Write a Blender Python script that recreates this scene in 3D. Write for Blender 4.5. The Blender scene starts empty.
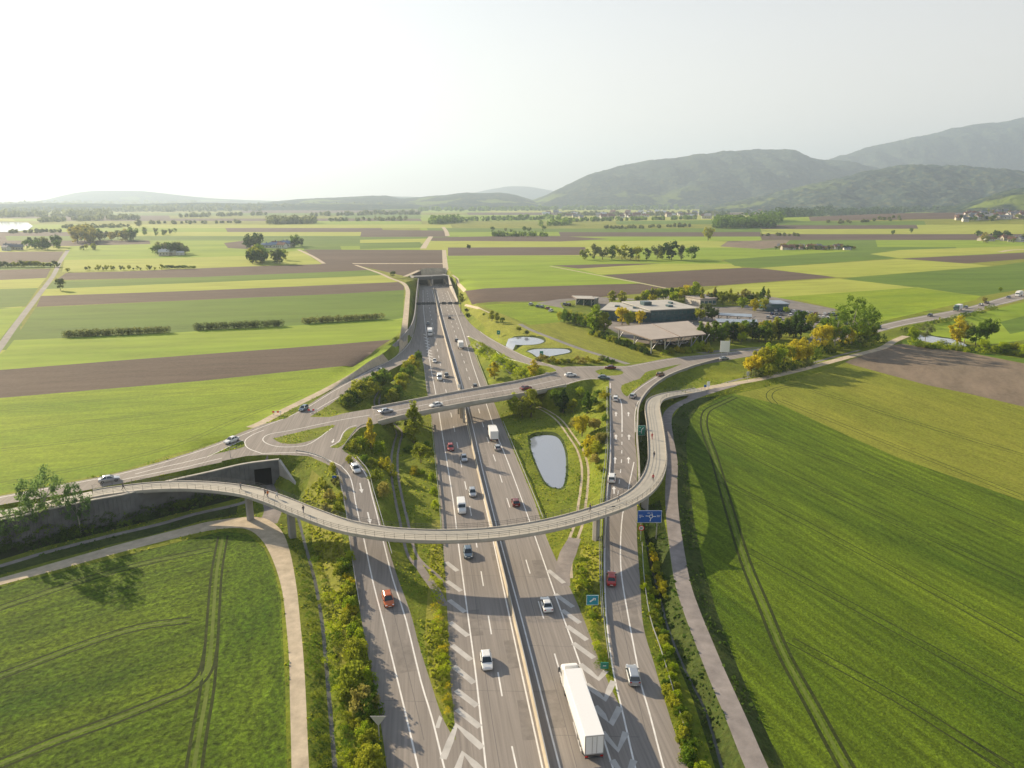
import bpy, bmesh, math, random
import numpy as np
from mathutils import Vector, Matrix
from mathutils.geometry import delaunay_2d_cdt

random.seed(7)
RNG = np.random.default_rng(11)
R = math.radians
SC = bpy.context.scene
COL = SC.collection

# ------------------------------------------------------------------ camera
CAM_H = 70.0
FPX = 711.0
YH = 200.0
TH = math.atan((384 - YH) / FPX)
CT, ST = math.cos(TH), math.sin(TH)
cam = bpy.data.cameras.new('camera')
cam.sensor_width = 36.0
cam.lens = FPX / 1024 * 36
cam.clip_start = 1.0
cam.clip_end = 60000.0
cam_o = bpy.data.objects.new('camera', cam)
cam_o.location = (0, 0, CAM_H)
cam_o.rotation_euler = (math.pi / 2 - TH, 0, 0)
COL.objects.link(cam_o)
SC.camera = cam_o

# ------------------------------------------------------------------ sky, sun, exposure
SUN_EL, SUN_AZ = 21.0, -50.0          # azimuth from straight ahead (+Y), negative = left
world = bpy.data.worlds.new('World')
SC.world = world
world.use_nodes = True
nt = world.node_tree
bg = nt.nodes['Background']
sky = nt.nodes.new('ShaderNodeTexSky')
sky.sky_type = 'NISHITA'
sky.sun_disc = False
sky.sun_elevation = R(SUN_EL)
sky.sun_rotation = R(SUN_AZ)
sky.altitude = 300
sky.air_density = 1.0
sky.dust_density = 0.9
sky.ozone_density = 1.0
veil = nt.nodes.new('ShaderNodeMix'); veil.data_type = 'RGBA'; 
wtc = nt.nodes.new('ShaderNodeTexCoord'); wsp = nt.nodes.new('ShaderNodeSeparateXYZ'); nt.links.new(wtc.outputs['Generated'], wsp.inputs[0])
wmr = nt.nodes.new('ShaderNodeMapRange'); wmr.inputs[1].default_value = 0.10; wmr.inputs[2].default_value = 0.58; wmr.inputs[3].default_value = 0.80; wmr.inputs[4].default_value = 0.08
nt.links.new(wsp.outputs[2], wmr.inputs[0]); nt.links.new(wmr.outputs[0], veil.inputs[0])
veil.inputs[7].default_value = (6.5, 5.85, 5.1, 1)          # cream mixed in low down, fading overhead to deepen the shadows
nt.links.new(sky.outputs[0], veil.inputs[6]); nt.links.new(veil.outputs[2], bg.inputs[0])
bg.inputs[1].default_value = 0.07
sun = bpy.data.lights.new('sun', 'SUN')
sun.energy = 5.0
sun.angle = R(0.55)
sun.color = (1.0, 0.83, 0.59)
sun_o = bpy.data.objects.new('sun', sun)
sv = Vector((math.sin(R(SUN_AZ)) * math.cos(R(SUN_EL)), math.cos(R(SUN_AZ)) * math.cos(R(SUN_EL)), math.sin(R(SUN_EL))))
sun_o.rotation_euler = sv.to_track_quat('Z', 'Y').to_euler()
sun_o.location = (0, 0, 200)
COL.objects.link(sun_o)
SC.view_settings.view_transform = 'Standard'
SC.view_settings.look = 'None'
SC.view_settings.exposure = 1.22
SC.view_settings.gamma = 1.0
SC.view_settings.use_curve_mapping = False
HAZE_DENSITY = 0.00012

# ------------------------------------------------------------------ helpers
def unp(px, py, z=0.0):
    dx = (px - 512) / FPX
    dv = (384 - py) / FPX
    dy = CT + dv * ST
    dz = -ST + dv * CT
    t = (z - CAM_H) / dz
    return (dx * t, dy * t, z)

def lin(pts, n):
    """Catmull-Rom resample of tuples to n points per segment."""
    P = [np.array(p, float) for p in pts]
    if len(P) < 3:
        out = []
        for i in range(n + 1):
            out.append(P[0] + (P[-1] - P[0]) * i / n)
        return out
    Q = [2 * P[0] - P[1]] + P + [2 * P[-1] - P[-2]]
    out = []
    for i in range(1, len(Q) - 2):
        a, b, c, d = Q[i - 1], Q[i], Q[i + 1], Q[i + 2]
        for k in range(n):
            t = k / n
            out.append(0.5 * ((2 * b) + (-a + c) * t + (2 * a - 5 * b + 4 * c - d) * t * t + (-a + 3 * b - 3 * c + d) * t ** 3))
    out.append(P[-1])
    return out

def resamp(pts, step):
    """resample a world polyline (list of np arrays) at about `step` metres."""
    P = [np.array(p, float) for p in pts]
    out = [P[0]]
    for a, b in zip(P[:-1], P[1:]):
        L = np.linalg.norm((b - a)[:2])
        n = max(1, int(math.ceil(L / step)))
        for k in range(1, n + 1):
            out.append(a + (b - a) * k / n)
    return out

def tag(o, label=None, cat=None, group=None, kind=None):
    if label: o['label'] = label
    if cat: o['category'] = cat
    if group: o['group'] = group
    if kind: o['kind'] = kind
    return o

def link(name, me, parent=None, loc=None):
    o = bpy.data.objects.new(name, me)
    COL.objects.link(o)
    if parent: o.parent = parent
    if loc is not None: o.location = loc
    return o

def empty(name, loc=(0, 0, 0), rz=0.0):
    o = bpy.data.objects.new(name, None)
    o.empty_display_size = 0.5
    o.location = loc
    o.rotation_euler = (0, 0, rz)
    COL.objects.link(o)
    return o

def copy_tree(o, parent=None):
    c = o.copy()
    COL.objects.link(c)
    if parent: c.parent = parent
    for ch in list(o.children):
        copy_tree(ch, c)
    return c

class MB:
    """collects geometry, builds ONE mesh."""
    def __init__(s):
        s.v = []; s.f = []; s.m = []; s.cm = 0
    def add(s, vs, fs):
        n = len(s.v)
        s.v += [tuple(map(float, v)) for v in vs]
        for f in fs:
            s.f.append([n + i for i in f]); s.m.append(s.cm)
        return s
    def box(s, x0, x1, y0, y1, z0, z1):
        v = [(x0, y0, z0), (x1, y0, z0), (x1, y1, z0), (x0, y1, z0), (x0, y0, z1), (x1, y0, z1), (x1, y1, z1), (x0, y1, z1)]
        return s.add(v, [(0, 3, 2, 1), (4, 5, 6, 7), (0, 1, 5, 4), (1, 2, 6, 5), (2, 3, 7, 6), (3, 0, 4, 7)])
    def frustum(s, a, b):
        """a, b: (x0,x1,y0,y1,z)"""
        v = [(a[0], a[2], a[4]), (a[1], a[2], a[4]), (a[1], a[3], a[4]), (a[0], a[3], a[4]),
             (b[0], b[2], b[4]), (b[1], b[2], b[4]), (b[1], b[3], b[4]), (b[0], b[3], b[4])]
        return s.add(v, [(0, 3, 2, 1), (4, 5, 6, 7), (0, 1, 5, 4), (1, 2, 6, 5), (2, 3, 7, 6), (3, 0, 4, 7)])
    def tube(s, p, q, r0, r1=None, n=7, caps=True):
        r1 = r0 if r1 is None else r1
        p, q = Vector(p), Vector(q)
        d = (q - p)
        if d.length < 1e-6: return s
        d.normalize()
        a = d.orthogonal().normalized(); b = d.cross(a)
        vs = []
        for i in range(n):
            t = 2 * math.pi * i / n
            vs.append(p + (a * math.cos(t) + b * math.sin(t)) * r0)
        for i in range(n):
            t = 2 * math.pi * i / n
            vs.append(q + (a * math.cos(t) + b * math.sin(t)) * r1)
        fs = [(i, (i + 1) % n, n + (i + 1) % n, n + i) for i in range(n)]
        if caps:
            fs.append(tuple(range(n))[::-1]); fs.append(tuple(range(n, 2 * n)))
        return s.add(vs, fs)
    def loft(s, rings, closed_ends=True):
        """rings: list of equal length point lists"""
        n = len(rings[0]); vs = [p for r in rings for p in r]; fs = []
        for k in range(len(rings) - 1):
            for i in range(n):
                j = (i + 1) % n
                fs.append((k * n + i, k * n + j, (k + 1) * n + j, (k + 1) * n + i))
        if closed_ends:
            fs.append(tuple(range(n))[::-1])
            fs.append(tuple((len(rings) - 1) * n + i for i in range(n)))
        return s.add(vs, fs)
    def mesh(s, name, mats, smooth=False, fix=True):
        me = bpy.data.meshes.new(name)
        me.from_pydata(s.v, [], s.f)
        if not isinstance(mats, (list, tuple)): mats = [mats]
        for m in mats: me.materials.append(m)
        if len(mats) > 1: me.polygons.foreach_set('material_index', s.m)
        if fix:
            bm = bmesh.new(); bm.from_mesh(me)
            bmesh.ops.recalc_face_normals(bm, faces=bm.faces)
            bm.to_mesh(me); bm.free()
        if smooth: me.polygons.foreach_set('use_smooth', [True] * len(me.polygons))
        me.update()
        return me
    def build(s, name, mats, parent=None, loc=None, smooth=False, fix=True):
        return link(name, s.mesh(name, mats, smooth, fix), parent, loc)

# ------------------------------------------------------------------ materials
def newmat(name):
    m = bpy.data.materials.new(name)
    m.use_nodes = True
    return m, m.node_tree, m.node_tree.nodes['Principled BSDF']

def flat(name, col, rough=0.6, metal=0.0, emit=None, spec=None, var=0.0, vscale=1.5):
    m, t, p = newmat(name)
    p.inputs['Base Color'].default_value = (*col, 1)
    p.inputs['Roughness'].default_value = rough
    p.inputs['Metallic'].default_value = metal
    if spec is not None: p.inputs['Specular IOR Level'].default_value = spec
    if var > 0:
        tc = t.nodes.new('ShaderNodeTexCoord')
        n = t.nodes.new('ShaderNodeTexNoise'); n.inputs['Scale'].default_value = vscale; n.inputs['Detail'].default_value = 6
        t.links.new(tc.outputs['Object'], n.inputs['Vector'])
        r = t.nodes.new('ShaderNodeValToRGB')
        r.color_ramp.elements[0].position = 0.3; r.color_ramp.elements[1].position = 0.7
        r.color_ramp.elements[0].color = (*[c * (1 - var) for c in col], 1)
        r.color_ramp.elements[1].color = (*[min(1, c * (1 + var)) for c in col], 1)
        t.links.new(n.outputs[0], r.inputs[0]); t.links.new(r.outputs[0], p.inputs['Base Color'])
    return m

def _noise(t, vec, scale, detail=6, rough=0.6):
    n = t.nodes.new('ShaderNodeTexNoise')
    n.inputs['Scale'].default_value = scale; n.inputs['Detail'].default_value = detail; n.inputs['Roughness'].default_value = rough
    t.links.new(vec, n.inputs['Vector'])
    return n.outputs[0]

def _ramp(t, fac, stops):
    r = t.nodes.new('ShaderNodeValToRGB')
    e = r.color_ramp.elements
    while len(e) < len(stops): e.new(0.5)
    for el, (pos, c) in zip(e, stops):
        el.position = pos; el.color = (*c, 1)
    t.links.new(fac, r.inputs[0])
    return r.outputs[0]

def _mix(t, a, b, fac, mode='MIX'):
    n = t.nodes.new('ShaderNodeMix'); n.data_type = 'RGBA'; n.blend_type = mode
    if isinstance(fac, float): n.inputs[0].default_value = fac
    else: t.links.new(fac, n.inputs[0])
    for s, i in ((a, 6), (b, 7)):
        if isinstance(s, tuple): n.inputs[i].default_value = (*s, 1)
        else: t.links.new(s, n.inputs[i])
    return n.outputs[2]

def ground_mat(name, c1, c2, c3, big=0.02, small=0.9, angle=0.0, stretch=(1, 1), bump=0.5, bumpscale=1.2, rough=0.95,
               row=None, rowamt=0.25, dist=0.35, cvar=0.22, fine=0.0):
    """c1..c3 tones mixed by large + small noise, optional rows of period `row` metres."""
    m, t, p = newmat(name)
    g = t.nodes.new('ShaderNodeNewGeometry')
    mp = t.nodes.new('ShaderNodeMapping'); mp.inputs['Rotation'].default_value = (0, 0, R(angle))
    t.links.new(g.outputs['Position'], mp.inputs['Vector'])
    mp2 = t.nodes.new('ShaderNodeMapping'); mp2.inputs['Scale'].default_value = (stretch[0], stretch[1], 1)
    t.links.new(mp.outputs[0], mp2.inputs['Vector'])
    nb = _noise(t, mp2.outputs[0], big, 4, 0.55)
    nm = _noise(t, mp2.outputs[0], small * 0.22, 5, 0.6)
    ns = _noise(t, mp.outputs[0], small, 8, 0.7)
    cb = _ramp(t, nb, [(0.3, c1), (0.7, c2)])
    cm = _ramp(t, nm, [(0.3, (1 - cvar, 1 - cvar, 1 - cvar)), (0.7, (1 + cvar, 1 + cvar, 1 + cvar))])
    col = _mix(t, cb, cm, 1.0, 'MULTIPLY')
    cs = _ramp(t, ns, [(0.42, (0.0, 0.0, 0.0)), (0.68, (1, 1, 1))])
    bw = t.nodes.new('ShaderNodeRGBToBW'); t.links.new(cs, bw.inputs[0])
    mm = t.nodes.new('ShaderNodeMath'); mm.operation = 'MULTIPLY'; mm.inputs[1].default_value = 0.6
    t.links.new(bw.outputs[0], mm.inputs[0])
    col = _mix(t, col, c3, mm.outputs[0])
    if fine:
        nf = _noise(t, mp.outputs[0], small * 0.9, 5, 0.75)
        cf = _ramp(t, nf, [(0.36, (1 - fine,) * 3), (0.64, (1 + fine * .8,) * 3)])
        col = _mix(t, col, cf, 1.0, 'MULTIPLY')
    hgt = ns
    if row:
        w = t.nodes.new('ShaderNodeTexWave'); w.wave_type = 'BANDS'; w.bands_direction = 'Y'
        w.inputs['Scale'].default_value = 0.314 / row
        w.inputs['Distortion'].default_value = 0.6; w.inputs['Detail'].default_value = 2; w.inputs['Detail Scale'].default_value = 0.6
        t.links.new(mp.outputs[0], w.inputs['Vector'])
        rr = _ramp(t, w.outputs[1], [(0.0, (1 - rowamt,) * 3), (1.0, (1 + rowamt * 0.6,) * 3)])
        col = _mix(t, col, rr, 1.0, 'MULTIPLY')
        ad = t.nodes.new('ShaderNodeMath'); ad.operation = 'MULTIPLY_ADD'; ad.inputs[1].default_value = rowamt * 1.5
        t.links.new(w.outputs[1], ad.inputs[0]); t.links.new(ns, ad.inputs[2])
        hgt = ad.outputs[0]
    t.links.new(col, p.inputs['Base Color'])
    p.inputs['Roughness'].default_value = rough
    p.inputs['Specular IOR Level'].default_value = 0.15
    b = t.nodes.new('ShaderNodeBump'); b.inputs['Strength'].default_value = bump; b.inputs['Distance'].default_value = dist
    t.links.new(hgt, b.inputs['Height']); t.links.new(b.outputs[0], p.inputs['Normal'])
    return m

M = {}
M['verge'] = ground_mat('verge_grass', (0.08, 0.13, 0.008), (0.22, 0.25, 0.018), (0.22, 0.22, 0.025), 0.06, 1.3, fine=.25, bump=0.9)
M['rough'] = ground_mat('dark_grass_and_shade', (0.03, 0.055, 0.010), (0.065, 0.09, 0.018), (0.08, 0.09, 0.02), 0.08, 1.3, bump=1.0, fine=.3)  # grass dark by itself at the ponds, elsewhere its tone paints shade
M['bank'] = ground_mat('bank_grass', (0.17, 0.20, 0.02), (0.28, 0.27, 0.04), (0.30, 0.28, 0.06), 0.09, 1.1, bump=1.0)
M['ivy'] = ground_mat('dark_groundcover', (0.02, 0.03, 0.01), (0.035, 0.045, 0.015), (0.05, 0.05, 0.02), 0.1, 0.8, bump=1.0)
M['crop_dark'] = ground_mat('crop_dark_green', (0.042, 0.090, 0.003), (0.150, 0.215, 0.010), (0.105, 0.155, 0.008), 0.04, 2.2, row=2.6, rowamt=0.14, angle=69, stretch=(0.2, 1.5), bump=1.0, dist=0.45, cvar=.36, fine=.42)
M['crop_front'] = ground_mat('crop_front_green', (0.045, 0.10, 0.003), (0.14, 0.205, 0.010), (0.10, 0.15, 0.008), 0.05, 1.5, row=2.2, rowamt=0.06, angle=-36, stretch=(0.3, 1.5), bump=1.0, dist=0.8, cvar=.38, fine=.6)
M['crop_strip'] = ground_mat('crop_front_strip', (0.055, 0.12, 0.003), (0.13, 0.20, 0.010), (0.10, 0.15, 0.010), 0.06, 1.4, angle=-105, stretch=(0.4, 1.8), bump=1.0, dist=0.8, cvar=.3, fine=.6)
M['crop_lush'] = ground_mat('crop_lush_green', (0.13, 0.215, 0.006), (0.25, 0.32, 0.014), (0.22, 0.27, 0.018), 0.03, 1.2, angle=-12, stretch=(0.3, 1.6), bump=0.5, cvar=.22, fine=.2)
M['crop_mid'] = ground_mat('crop_mid_green', (0.085, 0.15, 0.014), (0.125, 0.195, 0.02), (0.13, 0.185, 0.025), 0.01, 0.3, angle=-10, stretch=(0.3, 1.5), bump=0.3)
M['crop_bright'] = ground_mat('crop_bright_green', (0.17, 0.26, 0.012), (0.25, 0.33, 0.025), (0.24, 0.30, 0.035), 0.012, 0.3, angle=-10, stretch=(0.3, 1.5), bump=0.3)
M['crop_yellow'] = ground_mat('crop_yellow_green', (0.27, 0.32, 0.035), (0.35, 0.37, 0.06), (0.35, 0.35, 0.08), 0.012, 0.4, angle=-10, stretch=(0.3, 1.5), bump=0.3)
M['crop_pale'] = ground_mat('meadow_pale', (0.15, 0.185, 0.015), (0.25, 0.26, 0.03), (0.24, 0.23, 0.04), 0.03, 1.6, angle=69, stretch=(0.3, 1.6), bump=0.7, cvar=.22, fine=.28)
M['soil'] = ground_mat('ploughed_soil', (0.085, 0.06, 0.044), (0.125, 0.09, 0.067), (0.14, 0.105, 0.08), 0.012, 0.6, angle=-10, stretch=(0.3, 1.6), bump=0.7)
M['soil_light'] = ground_mat('harrowed_soil', (0.17, 0.135, 0.095), (0.23, 0.175, 0.125), (0.25, 0.20, 0.14), 0.03, 0.6, angle=28, stretch=(2, 0.6), bump=0.6)
M['tram'] = ground_mat('tram_line', (0.02, 0.035, 0.006), (0.04, 0.055, 0.01), (0.06, 0.06, 0.02), 0.2, 1.5, bump=0.8)
M['tram_pale'] = ground_mat('flattened_crop', (0.09, 0.14, 0.015), (0.13, 0.17, 0.03), (0.14, 0.16, 0.04), 0.2, 1.5, bump=0.5)
M['asphalt'] = ground_mat('asphalt', (0.225, 0.20, 0.177), (0.285, 0.253, 0.223), (0.255, 0.23, 0.205), 0.12, 3.0, angle=-7.8, stretch=(4, 0.08), bump=0.08, bumpscale=3, rough=0.8, dist=0.05)
M['tarmac'] = ground_mat('worn_tarmac', (0.20, 0.19, 0.175), (0.25, 0.235, 0.215), (0.23, 0.22, 0.20), 0.08, 2.0, bump=0.1, rough=0.85, dist=0.05)
M['gravel'] = ground_mat('gravel_path', (0.42, 0.35, 0.25), (0.54, 0.45, 0.33), (0.46, 0.39, 0.29), 0.25, 2.5, bump=0.4, rough=0.95, dist=0.08)
M['greypath'] = ground_mat('grey_path', (0.22, 0.20, 0.19), (0.29, 0.26, 0.24), (0.27, 0.23, 0.21), 0.3, 2.5, bump=0.4, rough=0.95, dist=0.08)
M['yard'] = ground_mat('paved_yard', (0.19, 0.17, 0.155), (0.24, 0.22, 0.20), (0.22, 0.20, 0.18), 0.05, 1.0, bump=0.1, rough=0.9, dist=0.05)
M['marking'] = flat('road_paint', (0.72, 0.70, 0.66), 0.7, var=0.12, vscale=0.8)
M['hatch'] = flat('worn_road_paint', (0.46, 0.44, 0.41), 0.75, var=0.15, vscale=0.6)
M['concrete'] = flat('concrete', (0.40, 0.37, 0.32), 0.85, var=0.16, vscale=0.35)
M['concrete_dark'] = flat('weathered_concrete', (0.27, 0.26, 0.25), 0.9, var=0.2, vscale=0.3)
M['wall_concrete'] = flat('shaded_wall_concrete', (0.13, 0.13, 0.13), 0.9, var=0.25, vscale=0.35)  # concrete copy with shade put into its colour
M['patch'] = ground_mat('asphalt_repair', (0.195, 0.174, 0.155), (0.25, 0.222, 0.196), (0.225, 0.203, 0.18), 0.3, 3.0, bump=0.05, rough=0.85, dist=0.03)
M['seam'] = flat('bitumen_seal', (0.13, 0.12, 0.11), 0.8)
M['deck'] = flat('bridge_deck', (0.40, 0.37, 0.31), 0.85, var=0.08, vscale=0.5)
M['steel'] = flat('galvanised_steel', (0.42, 0.42, 0.42), 0.45, 0.6)
M['darksteel'] = flat('dark_steel', (0.07, 0.075, 0.08), 0.5, 0.3)
M['darkrail'] = flat('grey_railing', (0.07, 0.075, 0.075), 0.5, 0.3)
M['glass'] = flat('dark_glass', (0.02, 0.03, 0.035), 0.08, 0.0, spec=0.8)
M['tyre'] = flat('tyre_rubber', (0.02, 0.02, 0.02), 0.85)
M['rim'] = flat('wheel_rim', (0.4, 0.4, 0.42), 0.35, 0.7)
M['lamp'] = flat('headlight_lens', (0.7, 0.72, 0.75), 0.15)
M['tail'] = flat('taillight_lens', (0.35, 0.01, 0.01), 0.25)
M['plate'] = flat('licence_plate', (0.7, 0.7, 0.66), 0.5)
M['white'] = flat('white_paint', (0.80, 0.80, 0.78), 0.35)
M['blue_sign'] = flat('blue_sign_face', (0.015, 0.09, 0.36), 0.4)
M['teal_sign'] = flat('teal_sign_face', (0.02, 0.25, 0.36), 0.4)
M['green_sign'] = flat('green_sign_face', (0.02, 0.22, 0.15), 0.4)
M['red'] = flat('red_sign_paint', (0.6, 0.02, 0.02), 0.4)
M['signback'] = flat('sign_back', (0.45, 0.45, 0.44), 0.5, 0.3)
M['bark'] = flat('bark', (0.13, 0.10, 0.075), 0.95, var=0.3, vscale=3)
M['palebark'] = flat('pale_bark', (0.33, 0.31, 0.26), 0.95, var=0.25, vscale=3)

def water_mat(name, col, rough=0.06, murk=0.25):
    m, t, p = newmat(name)
    p.inputs['Base Color'].default_value = (*col, 1)
    p.inputs['Roughness'].default_value = rough
    p.inputs['Specular IOR Level'].default_value = 1.0
    p.inputs['IOR'].default_value = 1.45
    g = t.nodes.new('ShaderNodeNewGeometry')
    n = _noise(t, g.outputs['Position'], 1.6, 3, 0.5)
    b = t.nodes.new('ShaderNodeBump'); b.inputs['Strength'].default_value = 0.05; b.inputs['Distance'].default_value = 0.05
    t.links.new(n, b.inputs['Height']); t.links.new(b.outputs[0], p.inputs['Normal'])
    return m
M['water'] = water_mat('pond_water', (0.24, 0.27, 0.33))
M['lake'] = water_mat('lake_water', (0.5, 0.5, 0.48))
M['stream'] = water_mat('stream_water', (0.02, 0.025, 0.018), rough=0.5)

def leaf_mat(name, c1, c2, trans=0.4):
    m = bpy.data.materials.new(name); m.use_nodes = True
    t = m.node_tree
    t.nodes.remove(t.nodes['Principled BSDF'])
    out = t.nodes['Material Output']
    g = t.nodes.new('ShaderNodeTexCoord')
    n = _noise(t, g.outputs['Object'], 0.55, 3, 0.6)
    col = _ramp(t, n, [(0.3, c1), (0.7, c2)])
    oi = t.nodes.new('ShaderNodeObjectInfo')
    rr = _ramp(t, oi.outputs['Random'], [(0.0, (0.72, 0.78, 0.75)), (1.0, (1.25, 1.15, 1.0))])
    col = _mix(t, col, rr, 1.0, 'MULTIPLY')
    d = t.nodes.new('ShaderNodeBsdfDiffuse'); tr = t.nodes.new('ShaderNodeBsdfTranslucent')
    mx = t.nodes.new('ShaderNodeMixShader'); mx.inputs[0].default_value = trans
    t.links.new(col, d.inputs[0]); t.links.new(col, tr.inputs[0])
    t.links.new(d.outputs[0], mx.inputs[1]); t.links.new(tr.outputs[0], mx.inputs[2])
    t.links.new(mx.outputs[0], out.inputs[0])
    return m
L = {}
L['green'] = leaf_mat('leaf_green', (0.10, 0.18, 0.02), (0.18, 0.28, 0.03), 0.5)
L['dark'] = leaf_mat('leaf_dark_green', (0.045, 0.09, 0.02), (0.09, 0.15, 0.03), 0.35)
L['yellow'] = leaf_mat('leaf_yellow', (0.46, 0.42, 0.025), (0.64, 0.57, 0.045), 0.5)
L['olive'] = leaf_mat('leaf_olive', (0.26, 0.31, 0.03), (0.42, 0.44, 0.05), 0.5)
L['lime'] = leaf_mat('leaf_lime', (0.28, 0.40, 0.02), (0.46, 0.54, 0.04), 0.55)
L['rust'] = leaf_mat('leaf_rust', (0.30, 0.29, 0.08), (0.42, 0.38, 0.10), 0.5)
L['grey'] = leaf_mat('leaf_grey_green', (0.17, 0.20, 0.08), (0.26, 0.29, 0.11), 0.45)
L['sage'] = leaf_mat('leaf_sage', (0.12, 0.21, 0.07), (0.21, 0.32, 0.11), 0.5)
# ================================================================== TERRAIN HEIGHTS
def pl_interp(x, xs, ys): return np.interp(x, xs, ys)

LOW = [(-300, 575, 6.3), (0, 520, 6.3), (40, 511, 6.3), (93, 500, 6.3), (130, 493, 6.3), (165, 482, 6.3), (207, 472.5, 6.3), (244, 464, 6.3),
       (279, 459.5, 6.3), (300, 453, 6.5), (335, 446, 6.5), (352, 430, 6.6), (358, 418, 6.6), (352, 405, 6.5), (352, 394, 6), (371, 380, 4.8), (398, 364, 3),
       (410, 352, 1), (416, 338, 0), (416, 310, 0), (418, 291, 0), (420, 284, 0), (447, 284, 0), (458, 310, 0), (470, 334, .3), (484, 344, 1), (500, 351, 3), (520, 360, 5),
       (545, 367, 6.6), (556, 378, 6.8), (575, 378, 6.8), (606, 386, 6.8), (620, 395, 6.7), (625, 410, 6), (624, 440, 5.5), (621, 500, 3), (622, 580, .8),
       (632, 680, 0), (665, 800, 0)]
LOWW = np.array([unp(*p)[:2] for p in LOW] + [(60., 20.), (-500., 20.)])
WALL = np.array([unp(*p) for p in LOW[0:9]])

def inside(px, py, poly):
    n = len(poly); r = np.zeros(px.shape, bool)
    j = n - 1
    for i in range(n):
        xi, yi = poly[i][0], poly[i][1]; xj, yj = poly[j][0], poly[j][1]
        c = ((yi > py) != (yj > py))
        with np.errstate(divide='ignore', invalid='ignore'):
            xx = (xj - xi) * (py - yi) / (yj - yi + 1e-12) + xi
        r ^= c & (px < xx)
        j = i
    return r

def seg_dist(px, py, P):
    """nearest point on polyline P (k,>=2): returns dist, index, t, cross sign"""
    best = np.full(px.shape, 1e9); bi = np.zeros(px.shape, int); bt = np.zeros(px.shape); bc = np.zeros(px.shape)
    for i in range(len(P) - 1):
        ax, ay = P[i][0], P[i][1]; dx, dy = P[i + 1][0] - ax, P[i + 1][1] - ay
        L2 = dx * dx + dy * dy + 1e-9
        t = np.clip(((px - ax) * dx + (py - ay) * dy) / L2, 0, 1)
        d = np.hypot(px - ax - t * dx, py - ay - t * dy)
        c = dx * (py - ay) - dy * (px - ax)
        k = d < best
        best = np.where(k, d, best); bi = np.where(k, i, bi); bt = np.where(k, t, bt); bc = np.where(k, c, bc)
    return best, bi, bt, bc

ROADS = []      # dict: C (n,3), hw (n), sA, sB, polygon

def add_road(pairs, sA=0.5, sB=0.5, kind='asphalt', n=4, sh=0.4, rank=1):
    """pairs: (xa,ya,xb,yb,z[,sA,sB]) pixel edges"""
    full = []
    for p in pairs:
        a = sA if len(p) < 6 else p[5]; b = sB if len(p) < 7 else p[6]
        full.append(tuple(p[:5]) + (a, b))
    A = [unp(p[0], p[1], p[4]) for p in full]; B = [unp(p[2], p[3], p[4]) for p in full]
    rows = [(*a, *b, p[5], p[6]) for a, b, p in zip(A, B, full)]
    rows = np.array(lin(rows, n))
    A = rows[:, 0:3]; B = rows[:, 3:6]
    C = (A + B) / 2
    hw = np.hypot(A[:, 0] - B[:, 0], A[:, 1] - B[:, 1]) / 2
    d = C[1] - C[0]; s = np.sign(d[0] * (A[0][1] - C[0][1]) - d[1] * (A[0][0] - C[0][0]))
    r = dict(C=C, hw=hw, sA=rows[:, 6], sB=rows[:, 7], sign=s, A=A, B=B, kind=kind, sh=sh, rank=rank,
             poly=[tuple(p[:2]) for p in A] + [tuple(p[:2]) for p in B[::-1]])
    ROADS.append(r)
    return r

def add_path(pts, width, s=0.4, kind='gravel', n=4, sh=0.2, rank=1):
    """pts: (px,py,z[,s])"""
    C = np.array([unp(*p[:3]) for p in pts])
    S = np.array([[p[3] if len(p) > 3 else s] for p in pts])
    C = np.array(lin(np.hstack([C, S]), n))
    S = C[:, 3]; C = C[:, :3]
    hw = np.full(len(C), width / 2)
    T = np.gradient(C[:, :2], axis=0); T /= np.linalg.norm(T, axis=1)[:, None] + 1e-9
    N = np.stack([-T[:, 1], T[:, 0]], 1)
    A = C.copy(); B = C.copy(); A[:, :2] += N * width / 2; B[:, :2] -= N * width / 2
    r = dict(C=C, hw=hw, sA=S, sB=S, sign=1, A=A, B=B, kind=kind, sh=sh, rank=rank,
             poly=[tuple(p[:2]) for p in A] + [tuple(p[:2]) for p in B[::-1]])
    ROADS.append(r)
    return r

def add_pad(pts, z, s=0.5, kind='asphalt', smooth=0):
    W_ = [np.array(unp(p[0], p[1], z)) for p in pts]
    if smooth:
        W_ = lin(W_ + [W_[0]], smooth)[:-1]
    r = dict(pad=True, P=np.array(W_), z=z, s=s, kind=kind, poly=[tuple(p[:2]) for p in W_])
    ROADS.append(r)
    return r

# ---- low priority first
stream_l = add_path([(292, 500, -.3), (299, 521, -.4), (306, 548, -.5), (314, 577, -.5), (320, 608, -.5), (324, 640, -.5), (330, 709, -.5), (335, 768, -.5), (345, 870, -.5)], .6, .5, 'stream')
ditch_r = add_path([(646, 540, -.3), (655, 580, -.6), (661, 600, -.6), (668, 628, -.6), (686, 672, -.6), (705, 710, -.6), (722, 768, -.6), (750, 870, -.6)], .4, .45, 'stream')
pond_big = add_pad([(530, 439), (537, 436), (552, 435.5), (560, 440), (565, 452), (566, 470), (563, 486), (556, 488), (547, 484), (540, 472), (532, 452)], -.4, .35, 'water', 4)
pond_a = add_pad([(505, 339.5), (519, 337), (538, 338), (544, 341.5), (534, 344.5), (513, 344.4)], 6.0, .12, 'water', 4)
pond_b = add_pad([(527, 351), (538, 349), (564, 349), (570, 352), (558, 354.7), (540, 357.4), (533, 354)], 6.1, .15, 'water', 4)
river_e = add_pad([(915, 334.5), (925, 335), (940, 337.5), (955, 339.5), (963, 343), (966, 346), (950, 346), (933, 343), (920, 340)], 5.6, .4, 'water', 4)
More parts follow.
